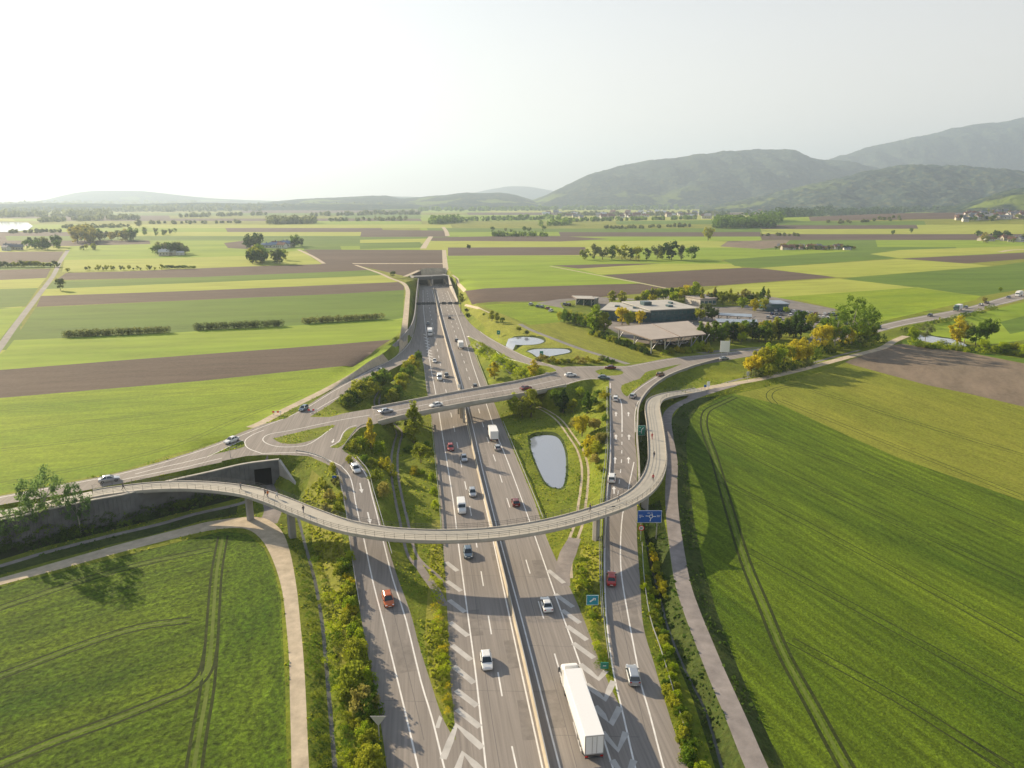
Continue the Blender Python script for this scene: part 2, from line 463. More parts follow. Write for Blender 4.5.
track_l = add_path([(407, 368, .3), (390, 382, .3), (378, 396, .3), (378, 408, .3), (388, 421, .3), (399, 432, .3), (396.6, 444, .3), (394.5, 457.5, .3), (395, 477, .3), (399, 500, .3),
                    (404, 522, .3), (411, 552, .2), (421, 566, .2), (434, 577, .1), (444, 590, .05)], 2.7, .4, 'track')
track_r = add_path([(528, 404, .5), (537.5, 407, .5), (548, 412, .5), (560, 421, .5), (571, 436, .5), (580, 450, .5), (585, 468, .5), (584, 490, .5), (582, 504, .5), (580, 520, .4), (573, 540, .3), (567, 560, .2), (567, 578, .1)], 2.8, .4, 'track')
path_portal = add_path([(-60, 582, .2), (0, 566, .2), (47, 552, .2), (109, 536, .2), (160, 524, .2), (195, 514, .2), (239, 504, .2), (262, 495, 0)], 1.5, .3, 'greypath')
path_under = add_path([(268, 524, .25), (273, 510, .2), (270, 498, .1), (266, 487, 0), (262, 480, 0)], 4.0, .3, 'greypath')
path_bl = add_road([(-80, 598, -80, 606, .3), (0, 578, 0, 585, .3), (60, 561, 62, 568.5, .3), (122, 543.6, 125, 551, .3), (175, 530, 178, 537.5, .3), (209, 521.6, 212, 530, .3), (240, 517.5, 238, 528, .3),
                    (264, 518, 252, 531.5, .3), (281, 530, 264, 543, .3), (290, 552, 274, 563, .3), (296.5, 587, 282, 590, .3), (300, 620, 286, 622, .3), (303.5, 657, 289, 660, .3), (306, 700, 290, 702, .3), (309, 768, 291.5, 768, .3), (316, 880, 292, 880, .3)],
                   .3, .3, 'gravel')
path_low = add_path([(737, 384, 5.7, .5), (713, 391, 5.5, .5), (690, 399, 5.0, .5), (673, 408, 4.4, .5), (667, 418, 3.9, .5), (668, 435, 3.2, .5), (672, 460, 2.4, .5), (671.5, 480, 2.0), (671.5, 500, 1.7), (673, 520, 1.5), (675.5, 540, 1.35), (682, 580, 1.25),
                     (691, 609, 1.2), (703, 640, 1.2), (716, 672, 1.2), (736, 718, 1.2), (757, 768, 1.2), (805, 870, 1.2)], 2.9, .6, 'greypath')
path_r = add_path([(687, 392.5, 6.3), (700, 389.5, 5.9), (712, 387, 5.7), (737, 383, 5.8), (765, 378, 5.9), (800, 370, 6.1), (824, 363.5, 6.3), (853, 355.7, 6.6), (882, 348, 6.9), (894, 341, 7.0), (906, 336, 7.1)], 3.4, .4, 'gravel')
path_l = add_path([(250, 427.5, 6.4), (262, 422.5, 6.4), (287, 409, 6.5), (325.5, 390, 6.6), (357, 372.5, 6.8), (375, 360, 7), (395.6, 348, 7.2), (403.0, 335.5, 7.3), (405.6, 318, 7.6), (407.2, 300, 7.9), (407.6, 290, 8), (403, 283, 8), (390, 278, 8), (379, 273, 8), (355.6, 265, 8)], 3.0, .5, 'gravel')
path_n = add_path([(520, 324, 7.0), (531, 330, 7), (554, 339, 7), (578, 348, 6.9), (603, 356, 6.9), (628, 364, 6.8)], 2.6, .4, 'tarmac')
yard = add_pad([(536, 303), (560, 299), (600, 297), (640, 299), (690, 294), (755, 294), (785, 299), (835, 309), (856, 322), (840, 332), (808, 340), (742, 349.5), (704, 353), (668, 350), (640, 343), (600, 332), (575, 320), (562, 308)], 7.2, .3, 'yard')
# ---- roads
road_w = add_road([(-200, 534, -196, 546, 6.3), (-90, 512, -88, 523, 6.3), (0, 496, 0, 505, 6.3), (60, 484.5, 62, 494.5, 6.3), (120, 472.5, 123, 483, 6.3), (175, 457.5, 180, 471, 6.4), (215, 444, 222, 462, 6.5)], .5, 30)
road_e = add_road([(679, 357, 683, 369, 6.8), (704, 354.6, 706, 364, 6.8), (742, 350.5, 742, 357.5, 6.9), (775, 346.5, 775, 352.5, 7.0), (812, 340, 812, 346, 7.1), (871, 327, 871, 334, 7.4), (908, 318.6, 908, 324.6, 7.7), (961, 308.5, 961, 315.6, 8),
                   (1000, 298, 1000, 305, 8), (1024, 291, 1024, 299, 8), (1110, 268, 1110, 274, 8), (1200, 250, 1200, 255, 8)], .5, .5)
exit_slip = add_road([(452.5, 290, 447, 290, 0), (459, 306, 452.5, 306, 0), (466, 318, 458, 318.5, 0), (473, 326, 463, 327.5, .1), (484, 334, 467.5, 335.5, .3), (494, 340, 479, 341.3, 1.3), (505, 346, 490, 347, 2.6), (517, 352, 502, 353.5, 4), (531, 358.5, 516, 360.3, 5.5), (547, 363.5, 534, 366, 6.5), (562, 367, 552, 372, 6.8)], 1.0, .5)
slip_n = add_road([(285, 419, 306, 419.5, 6.5), (304, 407.6, 323, 409.5, 6.5), (332, 390, 347, 392.5, 6.4), (352, 378.5, 370, 381.5, 5.8), (371, 367.8, 388, 371.5, 4.6), (389, 361, 403, 363.5, 3.0), (398, 354, 413, 356, 1.8), (405, 346.5, 419, 348.5, .8), (412.5, 337, 422, 338, .3), (416, 324, 423, 324, 0), (417.5, 305, 423, 305, 0), (419.5, 288, 424, 288, 0)], 5, .5, sh=.15)
curve_r = add_road([(706, 357, 712, 362.5, 6.8), (682, 364, 688, 368.2, 6.8), (662, 373, 668, 376, 6.8), (644, 384, 651, 386.8, 6.8), (630, 394, 641, 398, 6.8), (624, 402, 636, 410, 6.6)], .5, 5)
slip_l = add_road([(312, 457.5, 340, 449, 6.5), (330, 466, 357, 460, 6.4), (337, 475, 367.6, 474, 6.0), (341, 490, 372, 490, 5.2), (346, 515, 379, 515, 4.0), (349, 540, 386, 540, 2.9), (354, 575, 397, 575, 1.6), (360, 611, 410, 611, .7),
                   (366, 645, 419, 645, .2), (373, 680, 430, 680, 0), (381, 725, 444, 721, 0), (387, 768, 470, 768, 0), (404, 880, 500, 880, 0)], .55, .5)
ramp_r = add_road([(609, 380, 621, 380, 6.8, .5, .5), (609, 397, 634, 402, 6.6, .5, 4), (609.5, 420, 635.5, 420, 6.1, .5, 4), (609.5, 440, 635, 440, 5.5, .5, 3), (608.5, 460, 637, 460, 4.7, .5, 2), (606, 485, 637, 485, 3.7, .5, 1), (604.5, 510, 637, 510, 2.8), (603, 540, 637, 540, 1.8), (603.5, 580, 640, 580, .8),
                   (606, 624, 643, 624, .2), (611, 660, 653, 660, 0), (618, 690, 661, 688, 0), (624, 730, 674, 730, 0), (632, 768, 688, 768, 0), (655, 880, 725, 880, 0)], .5, .5)
motorway = add_road([(474, 900, 700, 900, 0), (458, 768, 650, 768, 0), (454, 716, 625, 716, 0), (449.5, 668, 602, 668, 0), (447, 605, 578, 605, 0), (443, 545, 549.5, 545, 0), (440, 500, 534, 500, 0), (436, 460, 517.5, 460, 0), (432, 422, 502, 422, 0),
                     (427.5, 395, 491, 395, 0, 1, .5), (423.5, 365, 479, 365, 0, 3, .6), (419, 349, 472, 347, 0, 4, 1), (418, 328, 464, 328, 0, 5, 1.5), (418.5, 309, 458.5, 309, 0, 5, 3), (419, 291, 452, 291, 0, 5, 4), (420, 283, 449, 283, 0, 30, 30), (423, 278, 448, 278, 0, 30, 30)], .5, .5)
abut_w = add_path([(345, 429, 6.5), (362, 420, 6.6), (374, 416.5, 6.6)], 9.0, .55, 'asphalt')
abut_e = add_path([(545, 383, 6.8), (560, 381, 6.8), (575, 376, 6.8)], 8.0, .55, 'asphalt')
pad_l = add_pad([(175, 457.5), (198, 450), (222, 441), (240, 433), (262, 424.5), (285, 418.5), (308, 417), (330, 417), (345, 413), (372, 408.5), (378, 423), (360, 428), (353, 435), (346, 443), (342, 449), (350, 457), (340, 468), (325.5, 462), (308, 456), (287, 455), (262, 455), (246, 456), (222, 461), (200, 466)], 6.5, 30, 'asphalt')
pad_r = add_pad([(548, 371), (566, 366.5), (600, 366), (626, 366), (643, 363), (660, 359.5), (679, 357), (704, 354.8), (706, 364), (686, 369), (668, 376), (651, 387), (641, 397.5), (636, 405), (627, 400), (609, 397), (609, 380), (591, 379), (577, 381.5), (560, 387), (548, 390), (540, 376)], 6.8, 1.2, 'asphalt')

def far_bump(x, y):
    z = 30 * np.exp(-(((x - 1180) / 430) ** 2 + ((y - 1900) / 420) ** 2))
    z += 9 * np.exp(-(((x - 560) / 300) ** 2 + ((y - 1900) / 250) ** 2))
    return z

def height(x, y):
    x = np.atleast_1d(np.asarray(x, float)); y = np.atleast_1d(np.asarray(y, float))
    rightside = x > 0
    h = np.where(x > np.interp(y, [0, 130, 160, 300, 420, 600], [20, 20, 22, 15, -30, -75]), pl_interp(y, [0, 130, 160, 200, 240, 300, 550], [0, 0, .7, 2.2, 4.7, 6.0, 8]), pl_interp(y, [0, 200, 300, 550], [6.2, 6.2, 6.6, 8]))
    low = inside(x, y, LOWW)
    h = np.where(low, 0.15, h)
    h = h + far_bump(x, y)
    near = (y < 760) & (np.abs(x) < 560)
    idx = np.where(near)[0]
    if len(idx):
        qx, qy, hh = x[idx], y[idx], h[idx].copy()
        on = np.full(len(idx), np.nan)
        for r in ROADS:
            Q = r['P'] if r.get('pad') else r['C']
            mg = 34.0 + (0 if r.get('pad') else float(r['hw'].max()))
            k = np.where((qx > Q[:, 0].min() - mg) & (qx < Q[:, 0].max() + mg) & (qy > Q[:, 1].min() - mg) & (qy < Q[:, 1].max() + mg))[0]
            if not len(k): continue
            ax, ay = qx[k], qy[k]
            if r.get('pad'):
                P = np.vstack([r['P'], r['P'][:1]])
                d, _, _, _ = seg_dist(ax, ay, P)
                ins = inside(ax, ay, r['P'])
                e = np.where(ins | (d < .05), 0, np.maximum(d - .3, 0)); z = np.full(len(k), r['z']); s = r['s']
            else:
                C = r['C']
                d, i, t, c = seg_dist(ax, ay, C)
                z = C[i, 2] * (1 - t) + C[i + 1, 2] * t
                hw = r['hw'][i] * (1 - t) + r['hw'][i + 1] * t
                sa = r['sA'][i] * (1 - t) + r['sA'][i + 1] * t
                sb = r['sB'][i] * (1 - t) + r['sB'][i + 1] * t
                s = np.where(c * r['sign'] > 0, sa, sb)
                e = np.maximum(d - hw - r['sh'], 0)
            on[k] = np.where(e <= 0, z, on[k])
            lim = e < 33
            hh[k] = np.where(lim, np.clip(hh[k], z - s * e, z + s * e), hh[k])
        hh = np.where(np.isnan(on), hh, on)
        h[idx] = hh
    return h

def H1(x, y): return float(height([x], [y])[0])

def ground(px, py, zoff=0.0):
    """pixel -> point on the terrain (+zoff above it)"""
    zs = np.linspace(45, 9, 37) if py < 262 and px > 380 else np.array([9.5])
    zs = np.concatenate([zs, np.linspace(8.7, -1.5, 60)])
    a = np.array(unp(px, py, 0.0)); d = np.array([a[0], a[1], -CAM_H])
    t = (zs - zoff - CAM_H) / -CAM_H
    X = d[0] * t; Y = d[1] * t
    k = Y < 30000
    hz = np.where(k, 8.0, 8.0); hz[k] = height(X[k], Y[k])
    below = np.where(zs - zoff <= hz)[0] if zoff == 0 else np.where(zs - zoff - 0 <= hz)[0]
    if zoff:
        # point whose terrain height + zoff lies on the ray
        t2 = (zs - CAM_H) / -CAM_H
        X = d[0] * t2; Y = d[1] * t2; hz = height(X, Y) + zoff
        below = np.where(zs <= hz)[0]
        zz = zs
    else:
        zz = zs
    i = below[0] if len(below) else len(zs) - 1
    if i > 0:
        f0 = zz[i - 1] - hz[i - 1]; f1 = zz[i] - hz[i]
        w = f0 / (f0 - f1) if f0 != f1 else 0
        z = zz[i - 1] + (zz[i] - zz[i - 1]) * w
    else: z = zz[0]
    p = unp(px, py, z)
    return (p[0], p[1], z - zoff)

def gxy(px, py): return ground(px, py)[:2]

# ================================================================== GROUND LAYOUT (planar partition)
POLYS = []      # (kind, [(x,y)..]) later = on top
def area(kind, pts, smooth=0):
    W_ = [np.array(gxy(*p)) for p in pts]
    if smooth: W_ = lin(W_ + [W_[0]], smooth)[:-1]
    W_ = densify([tuple(p) for p in W_])
    POLYS.append((kind, W_))
def densify(poly, closed=True):
    out = []
    n = len(poly)
    for i in range(n if closed else n - 1):
        a = np.array(poly[i][:2]); b = np.array(poly[(i + 1) % n][:2])
        L = np.linalg.norm(b - a); D = min(a[1], b[1])
        st = 4.0 if D < 420 else (14.0 if D < 900 else 120.0)
        k = max(1, int(L / st))
        for q in range(k): out.append(tuple(a + (b - a) * q / k))
    if not closed: out.append(tuple(poly[-1][:2]))
    return out
def band_xy(kind, pts, w, n=3, dash=None, smooth=True):
    """strip of width w (metres) along world xy points"""
    P = [np.array(p[:2], float) for p in pts]
    C = np.array(lin(P, n) if smooth else P)
    C = np.array(resamp(C, 4.0))
    T = np.gradient(C, axis=0); T /= np.linalg.norm(T, axis=1)[:, None] + 1e-9
    N = np.stack([-T[:, 1], T[:, 0]], 1)
    if np.isscalar(w): w = np.full(len(C), w)
    else: w = np.interp(np.linspace(0, 1, len(C)), np.linspace(0, 1, len(w)), w)
    A = C + N * w[:, None] / 2; B = C - N * w[:, None] / 2
    POLYS.append((kind, [tuple(p) for p in A] + [tuple(p) for p in B[::-1]]))
def band(kind, pts, w, n=3, smooth=True):
    band_xy(kind, [gxy(*p) for p in pts], w, n, smooth=smooth)
def dashes(kind, pts, w, on, period, phase=0.0, smooth=True):
    P = [np.array(gxy(*p)) for p in pts]
    C = np.array(resamp(lin(P, 4), 0.5))
    s = np.concatenate([[0], np.cumsum(np.linalg.norm(np.diff(C, axis=0), axis=1))])
    k = phase
    while k + on < s[-1]:
        a = [np.interp(k, s, C[:, 0]), np.interp(k, s, C[:, 1])]
        b = [np.interp(k + on, s, C[:, 0]), np.interp(k + on, s, C[:, 1])]
        band_xy(kind, [a, b], w, 1, smooth=False)
        k += period

# ---- far plain: hedged strips of crops and ploughland out to the hills
rr = random.Random(5)
FARK = ['crop_bright', 'crop_yellow', 'crop_mid', 'soil', 'crop_bright', 'crop_yellow', 'crop_mid', 'soil', 'crop_pale']
def far_rows(x0, x1, ys, cuts, slope=0.0, seed=1):
    r_ = random.Random(seed); last = None
    for i in range(len(ys) - 1):
        n = cuts; xs = [x0] + sorted(r_.uniform(x0, x1) for _ in range(n)) + [x1]
        for a, b in zip(xs[:-1], xs[1:]):
            k = r_.choice([q for q in FARK if q != last]); last = k
            y0, y1 = ys[i], ys[i + 1]
            area(k, [(a, y0 + slope * (a - x0)), (b, y0 + slope * (b - x0)), (b + 2, y1 + slope * (b - x0)), (a + 2, y1 + slope * (a - x0))])
far_rows(-60, 420, [207, 210, 213, 215.5, 218.5, 221, 224.5, 228, 232, 236, 240.5, 246, 251], 2, 0.0, 3)
far_rows(420, 760, [207, 209.5, 212.5, 215, 218, 221, 224.5, 228, 232, 236.5, 241, 247.5, 256], 1, 0.0, 8)
far_rows(760, 1100, [213, 217, 221, 225, 229, 234, 240, 247, 258], 1, 0.0, 12)
far_rows(-260, 20, [250, 256, 263, 272, 282, 294, 308, 326, 350, 380], 1, 0.0, 19)
far_rows(1024, 1300, [213, 219, 225, 232, 240, 250, 262], 2, 0.0, 23)
# ---- left fields
area('crop_lush', [(-250, 420), (0, 398), (352, 367), (395, 340), (410, 345), (330, 390), (262, 423), (222, 440), (120, 471), (0, 494), (-250, 540)])
area('soil', [(-200, 388), (0, 370), (125, 360), (340, 344), (391, 339.5), (373, 352), (353, 366.8), (200, 381), (0, 398), (-200, 420)])
area('crop_bright', [(-30, 376), (0, 370), (125, 360), (340, 344), (391, 339.5), (400, 332), (403, 318), (305, 325), (200, 331), (120, 336), (14, 340), (6, 350)])
area('crop_mid', [(36, 307.5), (340, 293.5), (404, 290), (403, 318), (305, 325), (200, 331), (120, 336), (14, 340)])
area('soil', [(41, 296), (200, 290.5), (340, 284.5), (398, 282), (404, 286), (404, 290), (340, 293.8), (36.5, 306.8)])
area('crop_yellow', [(46, 289), (340, 276.5), (383, 275), (398, 282), (340, 284.5), (200, 290.5), (41, 296)])
area('crop_mid', [(53, 281), (200, 277), (340, 271), (368, 270), (383, 275), (340, 277), (46, 289)])
area('soil', [(66, 273), (120, 271.5), (245, 266.5), (322, 264), (355, 264), (368, 270), (340, 271.5), (200, 277), (56, 280)])
area('crop_yellow', [(62, 272), (66, 252), (130, 253), (245, 251), (300, 250), (322, 264), (245, 266.5), (120, 271.5)])
area('crop_bright', [(66, 252), (70, 246), (150, 244), (245, 243), (304, 248), (304, 250), (245, 256), (130, 259), (64, 260)])
area('soil', [(224, 243), (248, 240), (262, 245), (248, 249), (228, 248)])
area('soil', [(304, 249.5), (443, 250), (444.5, 274), (404, 276), (352, 264), (322, 264)])
area('gravel', [(352, 263.2), (444, 263.2), (444, 263.9), (353, 263.9)])
area('soil', [(-120, 253), (0, 252), (64, 251.5), (57, 262), (0, 263.5), (-120, 267)])
area('crop_mid', [(-120, 268), (0, 264.5), (57, 262.5), (52, 268), (0, 270), (-120, 276)])
area('soil', [(-120, 277), (0, 270), (51, 268.5), (46, 278), (0, 280), (-120, 288)])
area('crop_yellow', [(-120, 288), (0, 280), (46, 278), (38, 288), (0, 289), (-120, 296)])
area('crop_mid', [(-120, 296), (0, 289), (38, 288), (26, 306), (0, 308), (-120, 322)])
area('crop_bright', [(-120, 322), (0, 309), (26, 307), (6, 332), (0, 340), (-120, 372)])
# ---- centre and right fields
area('crop_mid', [(360, 244.5), (425, 243.5), (421, 247.5), (360, 249)])
area('crop_yellow', [(360, 239.8), (428, 238.5), (424, 242), (360, 243)])
area('soil', [(362, 229.8), (444, 230.5), (448, 236.8), (360, 237)])
area('crop_bright', [(446, 256), (590, 255.5), (640, 262), (733, 264), (740, 267), (602, 275), (667, 287.5), (640, 283.5), (466, 291), (455, 277), (448, 268)])
area('crop_yellow', [(432, 241.5), (600, 241), (700, 243), (700, 247), (585, 247), (469, 247), (424, 250)])
area('soil', [(448, 247.5), (585, 247), (587, 252), (586, 255), (448, 255.8)])
area('soil', [(430, 237.6), (500, 236), (560, 236), (610, 239), (560, 241.5), (432, 240.8)])
area('soil', [(552, 265.5), (620, 263.8), (661, 263.5), (579, 268.6)])
area('crop_yellow', [(578, 268.6), (661, 263.6), (733, 263.5), (742, 267.5), (700, 269.5), (600, 274.6)])
area('soil', [(602, 275), (700, 270), (747, 267.8), (790, 270), (836, 277.5), (780, 281), (720, 285.5), (667, 288)])
area('soil', [(465, 291.5), (600, 284.5), (640, 283.5), (667, 289), (650, 293), (600, 297), (572, 299), (540, 301.5), (472, 304.5)])
area('crop_lush', [(478, 305), (540, 302), (566, 299), (560, 306), (572, 318), (560, 322), (530, 325), (508, 316), (490, 309)])
area('crop_pale', [(455, 277), (464, 291), (472, 305), (505, 315), (520, 323), (530, 325), (560, 322), (600, 334), (640, 345), (680, 354), (640, 362), (566, 364), (520, 349), (490, 333), (472, 315), (460, 300)])
area('crop_yellow', [(758, 268), (898, 259), (966, 263.5), (993, 266), (855, 277), (836, 277)])
area('crop_mid', [(720, 258), (850, 251), (901, 258), (758, 268), (735, 266)])
area('crop_bright', [(640, 256), (760, 250), (850, 248), (850, 251), (720, 260), (733, 264), (640, 262)])
area('soil_light', [(728, 241), (790, 240), (782, 247), (760, 249), (720, 246.5)])
area('crop_yellow', [(900, 250), (1024, 246), (1024, 252), (901, 258.5), (870, 254)])
area('soil', [(901, 258.5), (1024, 252.5), (1100, 250), (1100, 256), (1024, 259), (966, 263.5), (940, 261.5)])
area('crop_mid', [(857, 277), (993, 266.2), (1024, 262), (1120, 258), (1120, 278), (1024, 289), (981, 296), (916, 287.5), (840, 279)])
area('crop_yellow', [(690, 296), (720, 286), (780, 282), (838, 278.5), (916, 287.5), (770, 298), (720, 300)])
area('crop_lush', [(770, 298), (916, 287.5), (981, 296), (975, 300), (900, 317), (866, 325), (838, 309), (800, 300)])
area('crop_yellow', [(915, 286.9), (917, 287.6), (983, 296.4), (981, 296)])
area('crop_bright', [(905, 330), (960, 319), (1010, 305), (1120, 280), (1120, 320), (1024, 340), (985, 345), (940, 336)])
area('crop_mid', [(1000, 322), (1120, 292), (1120, 312), (1010, 334)])
# ---- the big field on the right
area('crop_dark', [(700, 408), (722, 396), (760, 388), (800, 380), (845, 362), (1024, 407), (1500, 520), (1500, 1400), (900, 900), (800, 820), (752, 740), (722, 668), (705, 610), (692, 560), (683, 500), (679, 460), (680, 430), (688, 414)])
area('crop_pale', [(735, 394), (775, 385), (820, 372), (846, 362), (1024, 407), (1500, 520), (1500, 660), (1024, 501), (899, 458), (782, 405)])
area('soil_light', [(845, 361.8), (902, 343.8), (960, 351), (1024, 363.5), (1300, 410), (1300, 470), (1024, 406.7), (927, 385)])
area('crop_mid', [(903, 340), (920, 342), (960, 349), (1024, 359), (1300, 400), (1300, 410), (1024, 363), (960, 351), (902, 343.8)])
area('rough', [(683, 402), (700, 398), (720, 395), (700, 405), (690, 420), (686, 445), (689, 480), (694, 520), (702, 560), (716, 610), (738, 668), (770, 740), (802, 800), (840, 870), (800, 870), (765, 800), (748, 760), (728, 700), (705, 640), (690, 600), (680, 560), (673, 500), (670, 450), (672, 418)])  # grass tone darkened to paint the shaded slope beside the path
area('rough', [(640, 505), (660, 500), (668, 540), (672, 570), (690, 625), (712, 680), (736, 740), (760, 800), (735, 820), (715, 768), (693, 700), (672, 650), (655, 600), (648, 560)])  # dark tone paints shade around the ditch
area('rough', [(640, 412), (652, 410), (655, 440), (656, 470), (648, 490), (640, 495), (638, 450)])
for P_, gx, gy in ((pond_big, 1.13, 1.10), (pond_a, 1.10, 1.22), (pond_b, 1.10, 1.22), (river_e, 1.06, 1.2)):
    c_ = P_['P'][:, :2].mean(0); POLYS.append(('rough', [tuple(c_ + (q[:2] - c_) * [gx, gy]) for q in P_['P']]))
# tramlines in it
def tram(pts, gap=1.9, w=.42):
    P = np.array(lin([np.array(gxy(*p)) for p in pts], 4))
    T = np.gradient(P, axis=0); T /= np.linalg.norm(T, axis=1)[:, None] + 1e-9
    N = np.stack([-T[:, 1], T[:, 0]], 1)
    if w >= .4: band_xy('tram_pale', P, .55, 1, smooth=False)
    for s in (-1, 1): band_xy('tram', P + N * gap / 2 * s, w, 1, smooth=False)
tram([(735, 397), (722, 403), (707, 411), (704, 424), (708, 440), (714, 456), (728, 505), (745, 560), (763, 604), (783, 652), (812, 705), (848, 770), (900, 850)], w=.55)
tram([(775, 404), (769, 396), (776, 389), (800, 384)], w=.3)
for q in ([(715, 437), (780, 470), (880, 515), (1024, 580)], [(720, 480), (800, 520), (900, 573), (1024, 641)], [(748, 550), (860, 610), (1024, 700)], [(780, 400), (880, 440), (1024, 497)], [(810, 390), (900, 418), (1024, 455)],
          [(790, 640), (900, 700), (1040, 790)], [(730, 425), (800, 447), (920, 492), (1024, 535)]):
    tram(q, w=.26)
tram([(940, 725), (1010, 768)], w=.3)
# ---- front-left field
area('crop_front', [(-400, 690), (0, 587), (146, 550), (223, 531), (248, 534), (264, 548), (274, 570), (281, 600), (285, 680), (287, 768), (288, 900), (-400, 900)])
area('crop_strip', [(224, 533), (248, 535), (263, 549), (272, 570), (279, 600), (283, 680), (285, 768), (286, 900), (170, 900), (196, 768), (208, 700), (216, 660), (221, 600)])
tram([(223, 536), (217, 570), (214, 605), (211, 650), (207, 690), (200, 730), (194, 768), (180, 860)], w=.45)
tram([(-80, 795), (0, 764), (55, 741), (110, 721), (160, 701), (190, 688), (206, 670), (212, 640)], w=.45)
tram([(-80, 704), (0, 676), (87, 643), (140, 627), (190, 620)], w=.4)
tram([(-80, 636), (0, 608), (87, 579), (150, 562), (212, 549)], w=.4)
# left lush field lines
for q in ([(0, 410), (80, 402), (190, 392), (300, 378)], [(0, 432), (100, 420), (200, 408), (290, 392)], [(0, 450), (90, 439), (180, 425), (260, 408)], [(0, 484), (60, 472), (130, 458), (190, 440), (240, 418), (300, 395)]):
    tram(q, w=.2)
# dark ground cover below the retaining wall
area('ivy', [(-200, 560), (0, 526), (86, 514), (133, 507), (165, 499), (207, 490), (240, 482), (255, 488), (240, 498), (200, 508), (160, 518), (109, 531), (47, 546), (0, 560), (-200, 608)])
area('rough', [(0, 566), (47, 552), (109, 536), (160, 524), (200, 513), (238, 505), (236, 515), (205, 520), (160, 533), (109, 545), (47, 562), (0, 575), (-120, 606), (-120, 596)])  # strip darkened to paint the shade below the wall
# sunlit banks
area('bank', [(312, 470), (324, 480), (333, 500), (341, 530), (350, 580), (358, 620), (368, 670), (380, 730), (390, 800), (352, 800), (345, 720), (333, 650), (322, 590), (312, 540), (302, 500)])
area('bank', [(432, 520), (440, 520), (446, 600), (453, 712), (446, 716), (432, 690), (424, 640), (428, 590)])
area('bank', [(582, 545), (600, 548), (602, 580), (604, 624), (610, 664), (600, 668), (590, 640), (578, 600), (574, 580)])
# farm roads
band('tarmac', [(68, 250), (60, 262), (53, 276), (37, 297), (24, 314), (12, 330), (0, 347), (-30, 386)], [4.5, 3.5, 3.2], 3)
band('gravel', [(446, 274), (445, 262), (444, 250)], 5.0)
band('gravel', [(452.5, 275), (458, 283), (465, 291)], 2.0)
band('gravel', [(423, 248.5), (427, 242), (431, 236.5)], 8.0)
band('gravel', [(447.5, 236), (446, 231), (443, 227)], 8.0)
band('gravel', [(405, 276.5), (425, 274), (445, 274)], 4.0)
band('gravel', [(550, 266), (598.6, 275.3), (641.6, 283.3), (667, 288.3)], 2.2)
band('gravel', [(465, 305), (478, 308), (490, 313)], 1.2)
band('gravel', [(1000, 252), (1012, 250), (1040, 249)], 6.0)
band('gravel', [(298, 249.5), (312, 256), (324, 263.5)], 4)
band('tarmac', [(473, 343.5), (484, 350.5), (497, 361), (512, 374)], 1.6)
band('tarmac', [(690, 392), (707, 387), (740, 379), (780, 372), (830, 358), (860, 350)], 1.5)

# ---- roads, paths, water (these also shape the terrain)
for r in ROADS:
    if r['kind'] == 'track': continue
    if r is abut_w or r is abut_e: continue
    POLYS.append((r['kind'], densify(r['poly']) if r.get('pad') else r['poly']))
# two ruts of the farm tracks
for r in (track_l, track_r):
    for s in (-.85, .85):
        C = r['C'][:, :2]; T = np.gradient(C, axis=0); T /= np.linalg.norm(T, axis=1)[:, None]
        N = np.stack([-T[:, 1], T[:, 0]], 1)
        band_xy('gravel' if r is track_r else 'greypath', C + N * s, .6, 1, smooth=False)
band('greypath', [(415, 560), (425, 575), (437, 592), (444, 606)], 1.6)
band('greypath', [(575, 538), (568, 553), (563, 570), (566, 586)], [2.6, 3.4, 3.0, 1.6])

# ---- green islands on the junctions
GI = [[(273, 438.5), (294, 433.3), (318, 427.5), (335, 425), (330, 430), (322, 435.5), (311, 440.5), (295.6, 443.8), (281, 443)],
      [(207, 456), (222, 450), (238, 442.5), (243, 441), (244.5, 446.5), (232, 450)],
      [(330, 447), (340, 442), (344, 433), (350, 428.5), (357, 427), (352, 434), (346, 442), (338, 448)],
      [(310, 416.5), (322, 409.5), (338, 400), (349, 396), (372, 404), (368, 408), (345, 412.5), (328, 416)],
      [(595, 371), (602, 369), (613, 369), (622, 371), (623, 373.5), (616, 375.4), (601, 375)],
      [(622, 392), (622, 385), (640, 378.6), (645, 372.5), (656, 369.5), (682, 363.8), (662, 372), (645, 382.5), (633, 391), (627, 396.5)],
      [(578, 381), (592, 379.5), (607, 380.5), (607.5, 388), (602, 385), (590, 382.5)],
      [(531, 364.5), (547, 366), (556, 370), (553, 373), (534, 374.5), (515, 376), (505, 366)]]
for g in GI: area('verge', g, 2)

for g in [[(600, 332), (640, 343), (668, 350), (704, 352.5), (712, 345), (690, 343), (652, 345), (622, 336), (604, 326)], [(700, 351), (742, 348.5), (808, 339.5), (812, 326), (770, 328), (730, 335), (705, 342)],
          [(700, 296), (755, 294.5), (768, 301), (740, 306), (706, 306)], [(560, 303), (575, 300), (590, 303), (600, 312), (580, 316), (566, 311)], [(575, 312), (597, 314), (602, 330), (578, 320)], [(836, 310), (856, 322), (840, 331), (820, 334), (815, 326)], [(610, 299.5), (650, 300), (700, 296), (700, 302), (650, 305.5), (612, 304)]]: area('verge', g, 2)
